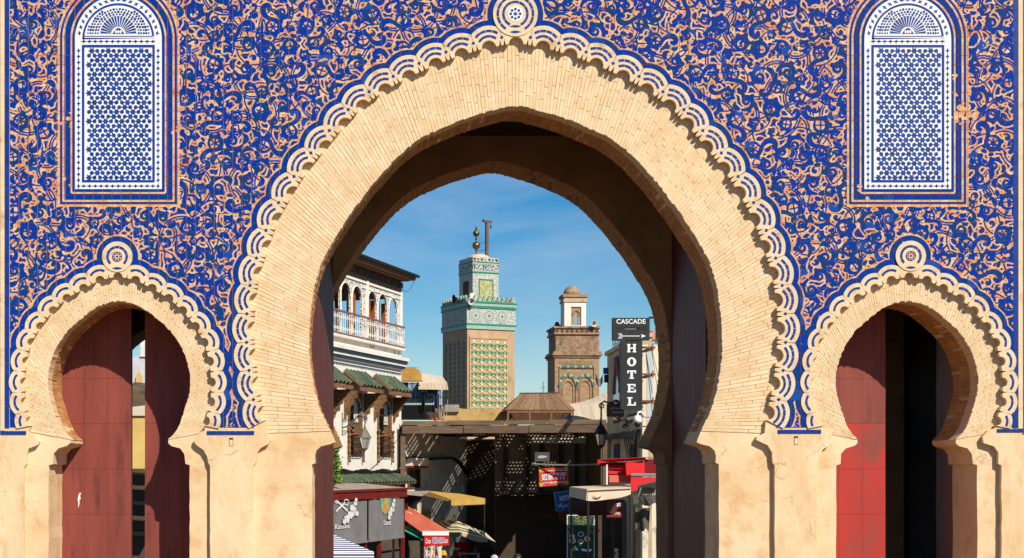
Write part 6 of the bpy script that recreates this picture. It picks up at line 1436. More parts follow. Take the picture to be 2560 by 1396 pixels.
# ivy by the left door leaf
leafm = M('ivy_leaf', (.14, .22, .02), (.06, .13, .015), 9, .4, .6, rough=.6, island=.35, bump=0)
IV = thing('ivy', 'bright green ivy hanging beside the red plank door leaf', 'plant', P(838, 1205, 49))
m = MB()
for k in range(900):
    t = RND.random(); px = 828 + RND.gauss(0, 1) * 7 + 10 * (1 - abs(t - .45)) + (10 if t > .8 else 0) * RND.random(); py = 1116 + 92 * t
    if px > 858 + (8 if t > .75 else 0): continue
    c = P(px, py, 49 + RND.uniform(-.25, .25)); q = Vector((RND.uniform(-1, 1), RND.uniform(-1.2, .2), RND.uniform(-.3, 1))).normalized(); a = q.orthogonal().normalized(); b = q.cross(a); r = RND.uniform(.03, .06)
    m.add([c + a * r, c + b * r * .8, c - a * r, c - b * r * .8], [(0, 1, 2, 3)])
m.build('foliage', leafm, IV, kind='stuff'); MB().tube([P(836, 1215, 49.1), P(838, 1170, 49.1), P(835, 1118, 49.1)], .03, 5).build('stem', brown_w, IV)

# ------------------------------------------------------------------ stalls on the left under the blinds
red_c = M('faded_red_cloth', (.46, .085, .045), (.50, .13, .075), 1.8, .35, .65, rough=.9, bump=.2, bs=6); redb = M('bright_red_cloth', (.62, .012, .012), (.50, .01, .012), 2.5, rough=.8, bump=.15, bs=5)
CA = thing('red_shop_awning', 'faded red shop awning with white lettering and bright valance', 'awning', P(1060, 1365, 56))
a, b, c, d = P(1003, 1258, 57.5), P(1008, 1262, 58.0), P(1056, 1334, 56), P(1122, 1329, 56); b = P(1030, 1275, 58.2); b = P(1006, 1259, 58.4)
a = P(990, 1286, 57.4)
nrm = (c - b).cross(d - a).normalized()
MB().slab(a, b, d, c, .03).build('cover', red_c, CA)
p, q = P(1056, 1339, 55.99), P(1122, 1328, 55.99); MB().box(p.x, q.x, p.y - .05, p.y + .03, p.z, q.z).build('front_bar', sign_w, CA)
p, q = P(1060, 1364, 55.98), P(1123, 1338, 55.98); MB().box(p.x, q.x, p.y - .01, p.y + .01, p.z, q.z).build('valance', redb, CA)
fit_text('Coca', 1064, 1077, 1346, 1359, 55.965, .01, .35).build('lettering', sign_w, CA); fit_text('KEBABS', 1081, 1106, 1343, 1360, 55.965, .03).build('block_lettering', M('lilac_print', (.45, .42, .55), rough=.8), CA); fit_text('Coca', 1106, 1119, 1344, 1358, 55.965, .01, .35).build('lettering', sign_w, CA)
# script on the slope
t_ = text_mb('Coca', 1.0, .012, .35); x1_ = max(p.x for p in t_.v)
def on_slope(u, v): top = a.lerp(b, .5); return (a.lerp(b, u)).lerp(c.lerp(d, u), v)
pk = M('pale_script', (.70, .42, .30), rough=.9, bump=0)
nn_ = (d - a).cross(b - c).normalized(); nn_ = nn_ if nn_.z > 0 else -nn_
t_.v = [on_slope(.25 + .6 * (p.y + .1), .14 + .40 * p.x / x1_) + nn_ * .012 for p in t_.v]; t_.build('script_lettering', pk, CA)
for px in (1059, 1121): p = P(px, 1340, 56.05); MB().tube([p, Vector((p.x, p.y, -1.6))], .025, 6).build('pole', iron, CA)
GA = thing('green_canopy', 'small turquoise and green canopy under the red shop awning', 'awning', P(1030, 1360, 57))
MB().slab(P(1008, 1318, 57), P(1020, 1311, 57.4), P(1056, 1332, 56.6), P(1054, 1338, 56.2), .02).build('upper_cloth', M('turquoise_cloth', (.12, .42, .34), rough=.9), GA); MB().slab(P(1006, 1326, 56.8), P(1013, 1320, 57.2), P(1062, 1342, 56.2), P(1056, 1352, 56.0), .02).build('lower_cloth', M('green_cloth', (.02, .30, .16), rough=.9), GA)
MB().box(P(1004, 0, 57.5).x, P(1056, 0, 57.5).x, 57.5 - DIST, 57.55 - DIST, P(0, 1352, 57.5).z, P(0, 1326, 57.5).z).build('dark_cloth', M('dark_green_cloth', (.012, .035, .028), rough=.9), GA)
YA = thing('yellow_awning', 'yellow awning with scalloped edge stretched over the street stalls', 'awning', P(1140, 1262, 59))
ye = M('yellow_awning_cloth', (.60, .38, .10), (.50, .29, .06), 2, .35, .7, rough=.9, bump=.3, bs=5)
a, b, c, d = P(1072, 1230, 60.5), P(1095, 1228, 62), P(1212, 1247, 60), P(1130, 1249, 57.5)
MB().slab(P(1070, 1231, 61), P(1108, 1229, 63), P(1213, 1248, 60.2), P(1128, 1251, 57.6), .03).build('cover', ye, YA)
m = MB(); q0, q1 = P(1128, 1251, 57.58), P(1213, 1248, 60.18); N = 22
for k in range(N): e0, e1 = q0.lerp(q1, k / N), q0.lerp(q1, (k + 1) / N); h = .20; m.add([e0, e1, e1 - Vector((0, 0, h)), e0.lerp(e1, .5) - Vector((0, 0, h * 1.18)), e0 - Vector((0, 0, h))], [(0, 1, 2, 3, 4)])
m.build('scalloped_valance', ye, YA)
MB().slab(P(1070, 1231, 60.98), P(1128, 1251, 57.58), P(1120, 1254, 57.7), P(1062, 1240, 60.9), .02).build('folded_edge', mus, YA)
for p in (P(1211, 1250, 60.3),): MB().tube([p, Vector((p.x, p.y, -1.6))], .03, 6).build('pole', iron, YA)
BC = tag(MB().slab(P(1005, 1231, 58.5), P(1076, 1229, 60), P(1056, 1241, 57.8), P(1002, 1236, 57), .03).build('board_cover', sheet), 'grey sheet roof laid between the canopy and the yellow awning', 'sheet')
hanging('printed_banner', 'white printed banner with framed lettering hanging under the grey sheet roof', 1003, 1054, 1254, 1290, 58.6, canv, 'banner')
fit_text('ALIMENTATION', 1023, 1039, 1261, 1264, 58.45, .01).build('lettering', tex_k, bpy.data.objects['printed_banner']); fit_text('GENERALE', 1024, 1038, 1267, 1270, 58.45, .01).build('lettering', tex_k, bpy.data.objects['printed_banner'])
fo = MB(); p, q = P(1021, 1273, 58.46), P(1041, 1258, 58.46); fo.prism([(p.x, p.z), (p.x, q.z), (q.x, q.z), (q.x, p.z)], p.y, p.y + .01, holes=[[(p.x + .02, p.z + .02), (p.x + .02, q.z - .02), (q.x - .02, q.z - .02), (q.x - .02, p.z + .02)]]); fo.build('printed_frame', tex_k, bpy.data.objects['printed_banner'])
hanging('dark_awning_cloth', 'dark cloth hanging above the printed banner beside the canopy', 1003, 1058, 1238, 1256, 58.2, M('dark_brown_cloth', (.05, .035, .028), rough=.9), 'cloth')
# striped parasol
gst = [M('dark_green_stripe', (.015, .09, .045), rough=.9), M('cream_stripe', (.66, .56, .38), rough=.9), M('dark_green_stripe', (0, 0, 0)), M('tan_stripe', (.52, .36, .22), rough=.9), M('cream_stripe', (0, 0, 0))]
PA = thing('striped_parasol', 'green and cream striped market parasol above the bottle table', 'parasol', P(1150, 1420, 60))
top = P(1137, 1297, 60); rim = [P(1078, 1306, 62), P(1100, 1322, 60), P(1118, 1331, 58.6), P(1152, 1331, 58.0), P(1222, 1349, 58.6), P(1240, 1356, 60), P(1212, 1330, 62), P(1150, 1312, 63)]
for i in range(8):
    r0, r1 = rim[i], rim[(i + 1) % 8]; 
    for k in range(10):
        t0, t1 = k / 10, (k + 1) / 10; s0, s1 = .16 * math.sin(math.pi * t0), .16 * math.sin(math.pi * t1); z = Vector((0, 0, 1))
        A_, B_, C_, E_ = top.lerp(r0, t0) - z * s0 * .3, top.lerp(r1, t0) - z * s0 * .3, top.lerp(r1, t1) - z * s1 * .3, top.lerp(r0, t1) - z * s1 * .3
        if k == 0: MB().add([top, C_, E_], [(0, 1, 2)]).build('canopy_stripe', gst[1], PA)
        else: MB().add([A_, B_, C_, E_], [(0, 1, 2, 3)]).build('canopy_stripe', gst[k % 5], PA)
    mid = r0.lerp(r1, .5); z = Vector((0, 0, 1)); m = MB(); L_ = [r0.lerp(r1, t) for t in (.04, .3, .5, .7, .96)]; hh_ = (.12, .20, .22, .20, .12)
    m.add(L_ + [v - z * h for v, h in zip(L_, hh_)], [(k, k + 1, k + 6, k + 5) for k in range(4)]); m.build('flap', gst[i % 2 * 3], PA)
MB().tube([top + Vector((0, 0, .12)), Vector((top.x, top.y, -1.6))], .03, 6).build('pole', brown_w, PA); MB().ball(top + Vector((0, 0, .08)), .09, 8).build('finial', gst[1], PA)
# goods under the parasol
TB = thing('stall_table', 'white topped stall table with bottles under the striped parasol', 'table', P(1175, 1440, 60))
p, q = P(1148, 1384, 60), P(1200, 1381, 60); zt_ = p.z
MB().box(p.x, q.x, p.y, p.y + .8, zt_ - .04, zt_).build('tabletop', sign_w, TB)
for x in (p.x + .05, q.x - .05):
    for y in (p.y + .05, p.y + .75): MB().box(x - .03, x + .03, y - .03, y + .03, -1.6, zt_ - .041).build('leg', sign_w, TB)
bt = P(1188, 1382, 60.2); bt.z = zt_ + .002
BO = thing('bottle', 'amber bottle with yellow label standing on the stall table', 'bottle', bt); MB().lathe([(.045, 0), (.05, .02), (.05, .16), (.022, .22), (.02, .28)], bt, 10).build('glass_body', M('amber_drink', (.30, .10, .02), rough=.3), BO); MB().lathe([(.052, .06), (.052, .13)], bt, 10).build('paper_label', pr_y, BO); MB().lathe([(.024, .281), (.024, .31)], bt, 8).build('cap', redb, BO)
bl_p = M('blue_wrapper', (.03, .05, .35), (.5, .2, .2), 9, .55, .6, rough=.5)
for k, (px, h, lab) in enumerate(((1176, .16, 'blue packet left of the amber bottle on the table'), (1181, .10, 'short blue packet close beside the amber bottle'), (1194, .17, 'blue and red packet right of the amber bottle'), (1168, .06, 'low blue packet at the left end of the packets'))):
    p = P(px, 1382, 60.3); tag(MB().box(p.x - .05, p.x + .045, p.y - .05, p.y + .05, zt_ + .002, zt_ + h).build('packet', bl_p), lab, 'packet', 'packets on the stall table')
hanging('red_curtain', 'bright red curtain hanging behind the stall table', 1136, 1172, 1356, 1420, 61.5, redb, 'curtain')
ST = thing('stool', 'dark stool carrying a stack of folded orange cloths', 'stool', P(1139, 1440, 59.6))
p = P(1139, 1391, 59.6); zs2 = p.z; MB().box(p.x - .2, p.x + .2, p.y - .15, p.y + .15, zs2 - .05, zs2).build('seat', dark_wood, ST)
for sx in (-1, 1):
    for sy in (-1, 1): MB().box(p.x + sx * .15 - .02, p.x + sx * .15 + .02, p.y + sy * .11 - .02, p.y + sy * .11 + .02, -1.6, zs2 - .051).build('leg', dark_wood, ST)
orl = MATS['orange_cloth']; NM = ('lowest', 'second', 'third', 'topmost')
for k in range(4): tag(MB().lathe([(.10, 0), (.135, .02), (.135, .045), (.10, .06)], (p.x, p.y, zs2 + .002 + .062 * k), 12).build('folded_cloth', orl), '%s folded orange cloth of the stack on the dark stool' % NM[k], 'cloth', 'orange cloths on the stool')
bw = tag(MB().lathe([(.03, 0), (.13, .03), (.15, .09), (.14, .09), (.03, .02)], (p.x + .04, p.y, zs2 + .252), 14).build('bowl', sign_w), 'white bowl standing on top of the orange cloths', 'bowl')
MB().box(-.08, .08, -.08, .08, .09, .13).xf(Matrix.Translation((p.x + .04, p.y, zs2 + .25))).build('bowl_filling', pr_y, bw)
SCF = thing('scarf_rack', 'rack draped with patterned red, white and black scarves', 'clothes rack', P(1080, 1440, 58))
scm = [M('pink_white_pattern', (.75, .68, .62), (.55, .08, .07), 9, .48, .56, rough=.9), M('black_white_pattern', (.03, .03, .03), (.65, .6, .56), 9, .52, .58, rough=.9), M('cream_pattern', (.66, .58, .46), (.5, .15, .1), 10, .6, .65, rough=.9)]
p0, p1 = P(1062, 1366, 58), P(1100, 1366, 58)
MB().tube([p0, p1], .02, 5).build('rail', iron, SCF)
for x in (p0, p1): MB().tube([x, Vector((x.x, x.y, -1.6))], .02, 5).build('post', iron, SCF)
for k in range(6):
    t = (k + .5) / 6; c_ = p0.lerp(p1, t); w_ = .10; m = MB(); L_ = []
    for j in range(5): z = -.28 * j; L_ += [(c_.x - w_ + .02 * math.sin(j + k), c_.y - .05 + .02 * math.sin(j * 2 + k), c_.z + z), (c_.x, c_.y - .09, c_.z + z), (c_.x + w_ + .02 * math.sin(j * 1.3), c_.y - .04, c_.z + z)]
    m.add(L_, [(3 * j + i, 3 * j + i + 1, 3 * j + i + 4, 3 * j + i + 3) for j in range(4) for i in (0, 1)]); m.build('scarf', scm[k % 3], SCF)
HAT = tag(MB().lathe([(.02, .2), (.10, .18), (.14, .08), (.16, .0)], P(1108, 1388, 58.5), 12).build('yellow_lamp_shade', pr_y), 'small yellow fabric cone standing right of the scarves', 'fabric')
for px, py, m_, lab in ((1107, 1305, MATS['orange_cloth'], 'small orange sign hanging in the dark left of the parasol'), (1275, 1282, sign_w, 'small pale sign glinting in the dark street')):
    pass
tag(rect(MB(), 1100, 1112, 1296, 1300, 61.5, .03).build('orange_sign', MATS['orange_cloth']), 'small orange sign board hanging in shade left of the parasol', 'sign')

# ------------------------------------------------------------------ signs and awnings on the right
RS = thing('restaurant_sign', 'red restaurant sign with large white chinese characters hung on wires', 'sign', P(1385, 1218, 45.5))
D_ = 45.5
qd = [P(1348, 1218, D_), P(1347, 1172, D_), P(1420, 1167, D_), P(1422, 1212, D_)]
MB().slab(qd[0], qd[3], qd[2], qd[1], .05).build('board', redb, RS)
fb = MB()
def on_q(u, v, o=-.012): return qd[0].lerp(qd[3], u).lerp(qd[1].lerp(qd[2], u), v) + Vector((0, o, 0))
def q_text(body, u0, u1, v0, v1, mat, bold=0, name='lettering'):
    mb = text_mb(body, 1.0, bold)
    if not mb.v: return
    x0 = min(p.x for p in mb.v); x1 = max(p.x for p in mb.v); y0 = min(p.y for p in mb.v); y1 = max(p.y for p in mb.v)
    mb.v = [on_q(u0 + (u1 - u0) * (p.x - x0) / (x1 - x0), v0 + (v1 - v0) * (p.y - y0) / (y1 - y0)) for p in mb.v]; mb.build(name, mat, RS)
q_text('如家餐厅', .08, .92, .32, .72, sign_w, .012); q_text('Restaurant Bouayad', .14, .88, .78, .90, sign_w, .01); q_text('订餐外卖:0700491766', .12, .90, .12, .25, sign_w, .012)
for u0, u1, v0, v1 in ((.03, .97, .93, .945), (.03, .97, .05, .065), (.03, .04, .05, .945), (.96, .97, .05, .945)): fb.add([on_q(u0, v0, -.008), on_q(u1, v0, -.008), on_q(u1, v1, -.008), on_q(u0, v1, -.008)], [(0, 1, 2, 3)])
fb.build('border', pr_y, RS)
for u, v in ((.07, .12), (.93, .12), (.93, .88), (.07, .88)): c_ = on_q(u, v, -.011); MB().add([c_ + Vector((.07 * math.cos(k), -.001, .07 * math.sin(k))) for k in range(6)], [tuple(range(6))]).build('gold_corner', pr_y, RS)
for u, px, py in ((.05, 1338, 1157), (.9, 1427, 1151)): MB().tube([on_q(u, 1.0), P(px, py, D_)], .012, 4).build('wire', sign_w, RS)
tag(MB().tube(sag(P(1330, 1160, D_), P(1660, 1143, 44), .12, 16), .028, 5).build('street_cable', M('grey_cable', (.25, .22, .18), rough=.8)), 'grey cable stretched across the street holding the red sign', 'cable')
FL = thing('small_flag_banner', 'small grey printed banner above the red restaurant sign', 'banner', P(1355, 1153, D_))
rect(MB(), 1337, 1374, 1131, 1154, D_ + .05, .02).build('cloth', M('grey_banner', (.07, .068, .065), rough=.9), FL)
MB().add([P(x, y, D_ + .044) for x, y in ((1345, 1141), (1352, 1139), (1366, 1140), (1369, 1143), (1358, 1146), (1346, 1146))], [tuple(range(6))]).build('printed_shape', M('pale_grey_print', (.38, .38, .37), rough=.8, bump=0), FL)
BS = thing('blue_hotel_sign', 'blue hotel sign with arabic lettering hanging in the shade', 'sign', P(1410, 1280, 49))
D_ = 49.0; qd = [P(1390, 1280, D_), P(1384, 1231, D_), P(1430, 1226, D_), P(1432, 1277, D_)]
blue_s = M('blue_sign_paint', (.012, .12, .30), rough=.6, bump=.05)
MB().slab(qd[0], qd[3], qd[2], qd[1], .05).build('board', blue_s, BS)
RS_, RS = RS, BS
q_text('HOTEL', .30, 1.0, .52, .78, sign_w, .02); q_text('كاسكاد', .14, .94, .16, .42, sign_w, .015)
for u0, u1, v0, v1 in ((.02, .98, .97, .985), (.02, .035, .05, .97)): MB().add([on_q(u0, v0), on_q(u1, v0), on_q(u1, v1), on_q(u0, v1)], [(0, 1, 2, 3)]).build('border', sign_w, BS)
MB().tube([P(1400, 1229, D_), P(1400, 1218, D_), P(1428, 1212, 48)], .015, 4).build('wire', iron, BS)
# red awning group
RA = thing('red_folding_awning', 'bright red folding awning with scalloped edges on the hotel front', 'awning', P(1600, 1240, 43))
D_ = 43.0
m = MB(); N = 16; L_ = [P(1494 + 120 * k / N, 1150 - 7 * k / N, D_) for k in range(N + 1)]; z = Vector((0, 0, 1))
MB().slab(P(1494, 1149, D_), P(1616, 1143, D_ - .3), P(1650, 1142, D_ + .7), P(1530, 1147, D_ + .8), .02).build('top_cover', redb, RA)
for k in range(N): e0, e1 = L_[k], L_[k + 1]; m.add([e0, e1, e1 - z * .08, e0.lerp(e1, .5) - z * .11, e0 - z * .08], [(0, 1, 2, 3, 4)])
m.build('scalloped_valance', redb, RA)
dkr = M('maroon_cloth', (.20, .008, .012), rough=.9)
rect(MB(), 1494, 1660, 1156, 1166, D_ + .5, .03).build('inner_cloth', dkr, RA)
MB().slab(P(1521, 1207, D_ + .05), P(1580, 1206, D_ + .05), P(1580, 1162, D_ + .3), P(1521, 1166, D_ + .3), .02).build('hanging_panel', redb, RA); rect(MB(), 1521, 1580, 1171, 1173.5, D_ - .02, .02).build('painted_fold_shadow', dkr, RA)  # thin maroon strip painted in as the shadow of the fold
MB().slab(P(1523, 1206, D_), P(1580, 1206, D_), P(1580, 1188, D_ + .12), P(1523, 1189, D_ + .12), .02).build('lower_fold', red_c, RA)
MB().slab(P(1566, 1189, D_ - .3), P(1612, 1183, D_ - .3), P(1611, 1152, D_ - .1), P(1564, 1158, D_ - .1), .02).build('front_panel', redb, RA)
rect(MB(), 1612, 1680, 1150, 1184, D_ + .1, .03).build('side_cloth', dkr, RA)
MB().tube([P(1577, 1188, D_ - .35), P(1650, 1188, D_ - .35)], .05, 8).build('roller', M('grey_steel', (.30, .30, .30), rough=.4, metal=.4, bump=0), RA)
MB().slab(P(1577, 1230, D_ - .5), P(1650, 1214, D_ - .5), P(1650, 1193, D_ - .4), P(1577, 1193, D_ - .4), .02).build('lower_panel', redb, RA)
MB().tube([P(1517, 1162, D_ - .02), P(1517, 1212, D_ - .02)], .025, 6).build('upright', sign_w, RA)
CW = thing('cream_stall_awning', 'worn cream canvas stall awning with drooping front and torn print', 'awning', P(1500, 1250, 43))
D_ = 43.0
MB().slab(P(1426, 1217, D_ + .8), P(1470, 1223, D_ - 1.2), P(1577, 1219, D_ - .6), P(1577, 1209, D_ + 1.2), .03).build('top_cloth', canv, CW)
MB().slab(P(1426, 1218, D_ + .8), P(1470, 1224, D_ - 1.2), P(1468, 1252, D_ - 1.2), P(1425, 1242, D_ + .8), .03).build('side_cloth', canv, CW)
m = MB(); N = 10; T_ = [P(1470 + 107 * k / N, 1224 - 5 * k / N, D_ - 1.2 + .6 * k / N) for k in range(N + 1)]; B_ = [P(1469 + 108 * k / N, 1252.5 - 16 * (k / N) ** 2.2 + .6 * math.sin(k), D_ - 1.22 + .6 * k / N) for k in range(N + 1)]
m.add(T_ + B_, [(k, k + 1, N + 2 + k, N + 1 + k) for k in range(N)]); m.build('front_cloth', canv, CW)
m = MB(); m.tube([P(1470 + 107 * k / N, 1227.5 - 5 * k / N, D_ - 1.24 + .6 * k / N) for k in range(N + 1)], .016, 4); m.build('seam_cord', brown_w, CW)
tp = M('grey_print', (.10, .10, .11), rough=.9); f = lambda x, y: P(x, y, D_ - 1.26 + .6 * (x - 1470) / 107)
MB().add([f(*v) for v in ((1481, 1238), (1486, 1243), (1494, 1245), (1500, 1241), (1503, 1238), (1501, 1245), (1494, 1248), (1485, 1246))], [(0, 1, 7), (1, 2, 6, 7), (2, 3, 5, 6), (3, 4, 5)]).build('torn_print', tp, CW)
for p in (P(1428, 1243, D_ + .8), P(1470, 1252, D_ - 1.15), P(1575, 1236, D_ - .5)): MB().tube([p + Vector((0, 0, .1)), Vector((p.x, p.y, -1.6))], .03, 6).build('pole', iron, CW)
W2 = thing('white_stall_roof', 'pale sloped stall roof edge with fringed cloth at the right pillar', 'awning', P(1640, 1220, 40))
MB().slab(P(1592, 1216, 40.5), P(1650, 1202, 39.4), P(1665, 1222, 39.4), P(1640, 1221, 40.2), .03).build('roof_cloth', canv, W2); MB().slab(P(1592, 1217, 40.3), P(1650, 1203, 39.2), P(1650, 1199.5, 39.2), P(1592, 1214, 40.3), .05).build('edge_board', sign_w, W2)
m = MB()
for k in range(12): e0 = P(1594 + 4.6 * k, 1220 - .3 * k, 40.2); e1 = P(1598.6 + 4.6 * k, 1220 - .3 * k, 40.2); m.add([e0, e1, e1 - z * .18, e0.lerp(e1, .5) - z * .28, e0 - z * .16], [(0, 1, 2, 3, 4)])
m.build('fringe', M('grey_fringe', (.20, .18, .15), rough=.9), W2)
hanging('grey_cover_cloth', 'grey crumpled cover cloth bundled under the fringed stall roof', 1584, 1660, 1238, 1262, 41, M('grey_cover', (.10, .09, .08), (.06, .055, .05), 4, rough=.9, bump=.5), 'cloth')
hanging('straw_bundle_cloth', 'rough straw coloured cloth hanging below the grey cover', 1588, 1626, 1270, 1325, 41.5, M('straw_cloth', (.14, .11, .07), (.07, .06, .04), 4, rough=.95, stretch=(5, 1, .4)), 'cloth')
m = MB().tube([P(1450, 1272, 45), P(1530, 1268, 44)], .24, 14); RC = tag(m.build('rolled_carpet', M('dark_red_carpet', (.09, .022, .02), (.04, .015, .015), 6, rough=.95, bump=.4)), 'dark red rolled carpet lying under the cream stall awning', 'carpet')
S4 = thing('small_red_sign', 'dim red sign with white characters right of the rolled carpet', 'sign', P(1533, 1298, 45))
rect(MB(), 1517, 1553, 1256, 1297, 45, .04).build('board', M('dull_red_board', (.22, .03, .02), rough=.7), S4)
fit_text('餐厅', 1524, 1551, 1258, 1274, 44.99, .03).build('lettering', sign_w, S4); fit_text('491766', 1530, 1550, 1281, 1287, 44.99, .02).build('number_lettering', sign_w, S4)
p = P(1535, 1256, 45.02); MB().tube([p, p + Vector((0, .3, .25))], .012, 4).build('wire', iron, S4)
S5 = thing('round_red_sign', 'dim reddish curved sign below the blue hotel sign', 'sign', P(1402, 1306, 50)); MB().prism([(P(x, y, 50).x, P(x, y, 50).z) for x, y in ((1396, 1282), (1406, 1276), (1416, 1281), (1418, 1300), (1412, 1308), (1398, 1296))], 50 - DIST, 50.05 - DIST).build('board', M('dull_red_board', (0, 0, 0)), S5); MB().tube([P(1406, 1278, 50.02), P(1406, 1262, 50.02)], .012, 4).build('wire', iron, S5)
# patterned menu cloth
MN = thing('menu_board', 'tall dark green menu board with flower border and dishes, in shade', 'menu board', P(1452, 1420, 46))
D_ = 46.0; rect(MB(), 1416, 1488, 1286, 1425, D_, .05).build('board', M('deep_green_board', (.02, .07, .05), (.012, .04, .03), 3, rough=.8), MN)
bd_ = MB()
for k in range(52):
    for px, py in (((1418.5, 1289 + k * 2.6), (1485.5, 1289 + k * 2.6)) if True else ()): c_ = P(px, py, D_ - .006); s_ = .022 * (1 if k % 2 else .7); bd_.add([c_ + Vector((-s_, 0, 0)), c_ + Vector((0, 0, s_)), c_ + Vector((s_, 0, 0)), c_ + Vector((0, 0, -s_))], [(0, 1, 2, 3)])
for k in range(26): c_ = P(1420 + k * 2.6, 1289, D_ - .006); s_ = .02; bd_.add([c_ + Vector((-s_, 0, 0)), c_ + Vector((0, 0, s_)), c_ + Vector((s_, 0, 0)), c_ + Vector((0, 0, -s_))], [(0, 1, 2, 3)])
bd_.build('border_print', sign_w, MN, kind='stuff')
for cx, cy, r in ((1453, 1297, 17), (1423, 1325, 13), (1480, 1323, 12)):
    m = MB()
    for k in range(9):
        q = 2 * math.pi * k / 9; pts = [P(cx + r * (.35 + .3 * (1 - math.cos(v))) * math.cos(q + .28 * math.sin(v)), cy + r * (.35 + .3 * (1 - math.cos(v))) * math.sin(q + .28 * math.sin(v)), D_ - .008) for v in [j * .628 for j in range(11)]]
        pts = [p for p in pts if P(1417, 0, D_).x < p.x < P(1487, 0, D_).x and p.z < P(0, 1287, D_).z]
        if len(pts) > 2: m.tube(pts, .008, 3)
    m.build('flower_print', M('gold_line', (.45, .34, .10), rough=.8), MN)
for cx, cy, r, m_ in ((1431, 1352, 9, pr_o), (1430, 1341, 7, scm[0]), (1452, 1336, 8, gst[1] if 0 else MATS['dark_brown_cloth']), (1468, 1348, 8, pr_y), (1452, 1354, 7, MATS['dull_red_board'])):
    c_ = P(cx, cy, D_ - .01); s_ = r * D_ / FPX
    MB().add([c_ + Vector((s_ * math.cos(k * .628), 0, s_ * .8 * math.sin(k * .628))) for k in range(10)], [tuple(range(10))]).build('plate_print', sign_w, MN); MB().add([c_ + Vector((s_ * .75 * math.cos(k * .628), -.003, s_ * .6 * math.sin(k * .628))) for k in range(10)], [tuple(range(10))]).build('dish_print', m_, MN)
for pts, m_ in (([(1430, 1377), (1436, 1364), (1441, 1377)], pr_y), ([(1436, 1364), (1447, 1375), (1441, 1377)], sign_w), ([(1452, 1372), (1480, 1373), (1476, 1380), (1455, 1378)], sign_w), ([(1462, 1374), (1468, 1366), (1474, 1374)], tex_k)): MB().add([P(x, y, D_ - .012) for x, y in pts], [tuple(range(len(pts)))]).build('menu_print', m_, MN)
# shop fronts in the dark
SF = thing('shop_row', 'row of shaded shop fronts below the right hand awnings', 'shops', P(1560, 1400, 47))
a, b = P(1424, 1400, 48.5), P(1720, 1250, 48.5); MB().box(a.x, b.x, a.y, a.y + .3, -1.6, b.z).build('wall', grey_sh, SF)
for px in (1500, 1535, 1562, 1590): p = P(px, 1300, 46.5); MB().box(p.x - .06, p.x + .06, p.y, p.y + .1, -1.6, P(0, 1255, 46.5).z).build('post', dark_wood if px != 1562 else M('grey_green_post', (.12, .14, .12), rough=.8), SF)
rect(MB(), 1536, 1546, 1372, 1400, 46.4, .05).build('red_can_display', scm[0], SF)
SL = thing('left_shop_row', 'row of dark shop fronts below the printed blinds', 'shops', A0, RZ)
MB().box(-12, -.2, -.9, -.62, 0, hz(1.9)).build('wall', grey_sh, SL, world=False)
for k in range(7): MB().box(-11 + 1.5 * k, -11 + 1.5 * k + .06, -1.0, -.901, 0, hz(1.8)).build('frame', iron, SL, world=False)
for k in range(6):
    for z_ in (.5, .95, 1.4): MB().box(-10.9 + 1.5 * k, -9.6 + 1.5 * k, -1.0, -.902, z_, z_ + .03).build('shelf', dark_wood, SL, world=False)
# right boundary of the covered street
RB = thing('covered_side_house', 'shaded side house on the right under the slatted roof', 'house', P(1500, 1170, 60))
p = P(1517, 1170, 60.5); MB().box(p.x - .25, p.x + 3, p.y, p.y + 4.5, -1.7, 4.9).build('wall', M('amber_shade_wall', (.15, .095, .045), (.09, .06, .03), 1.4, rough=.95, bump=.4), RB)

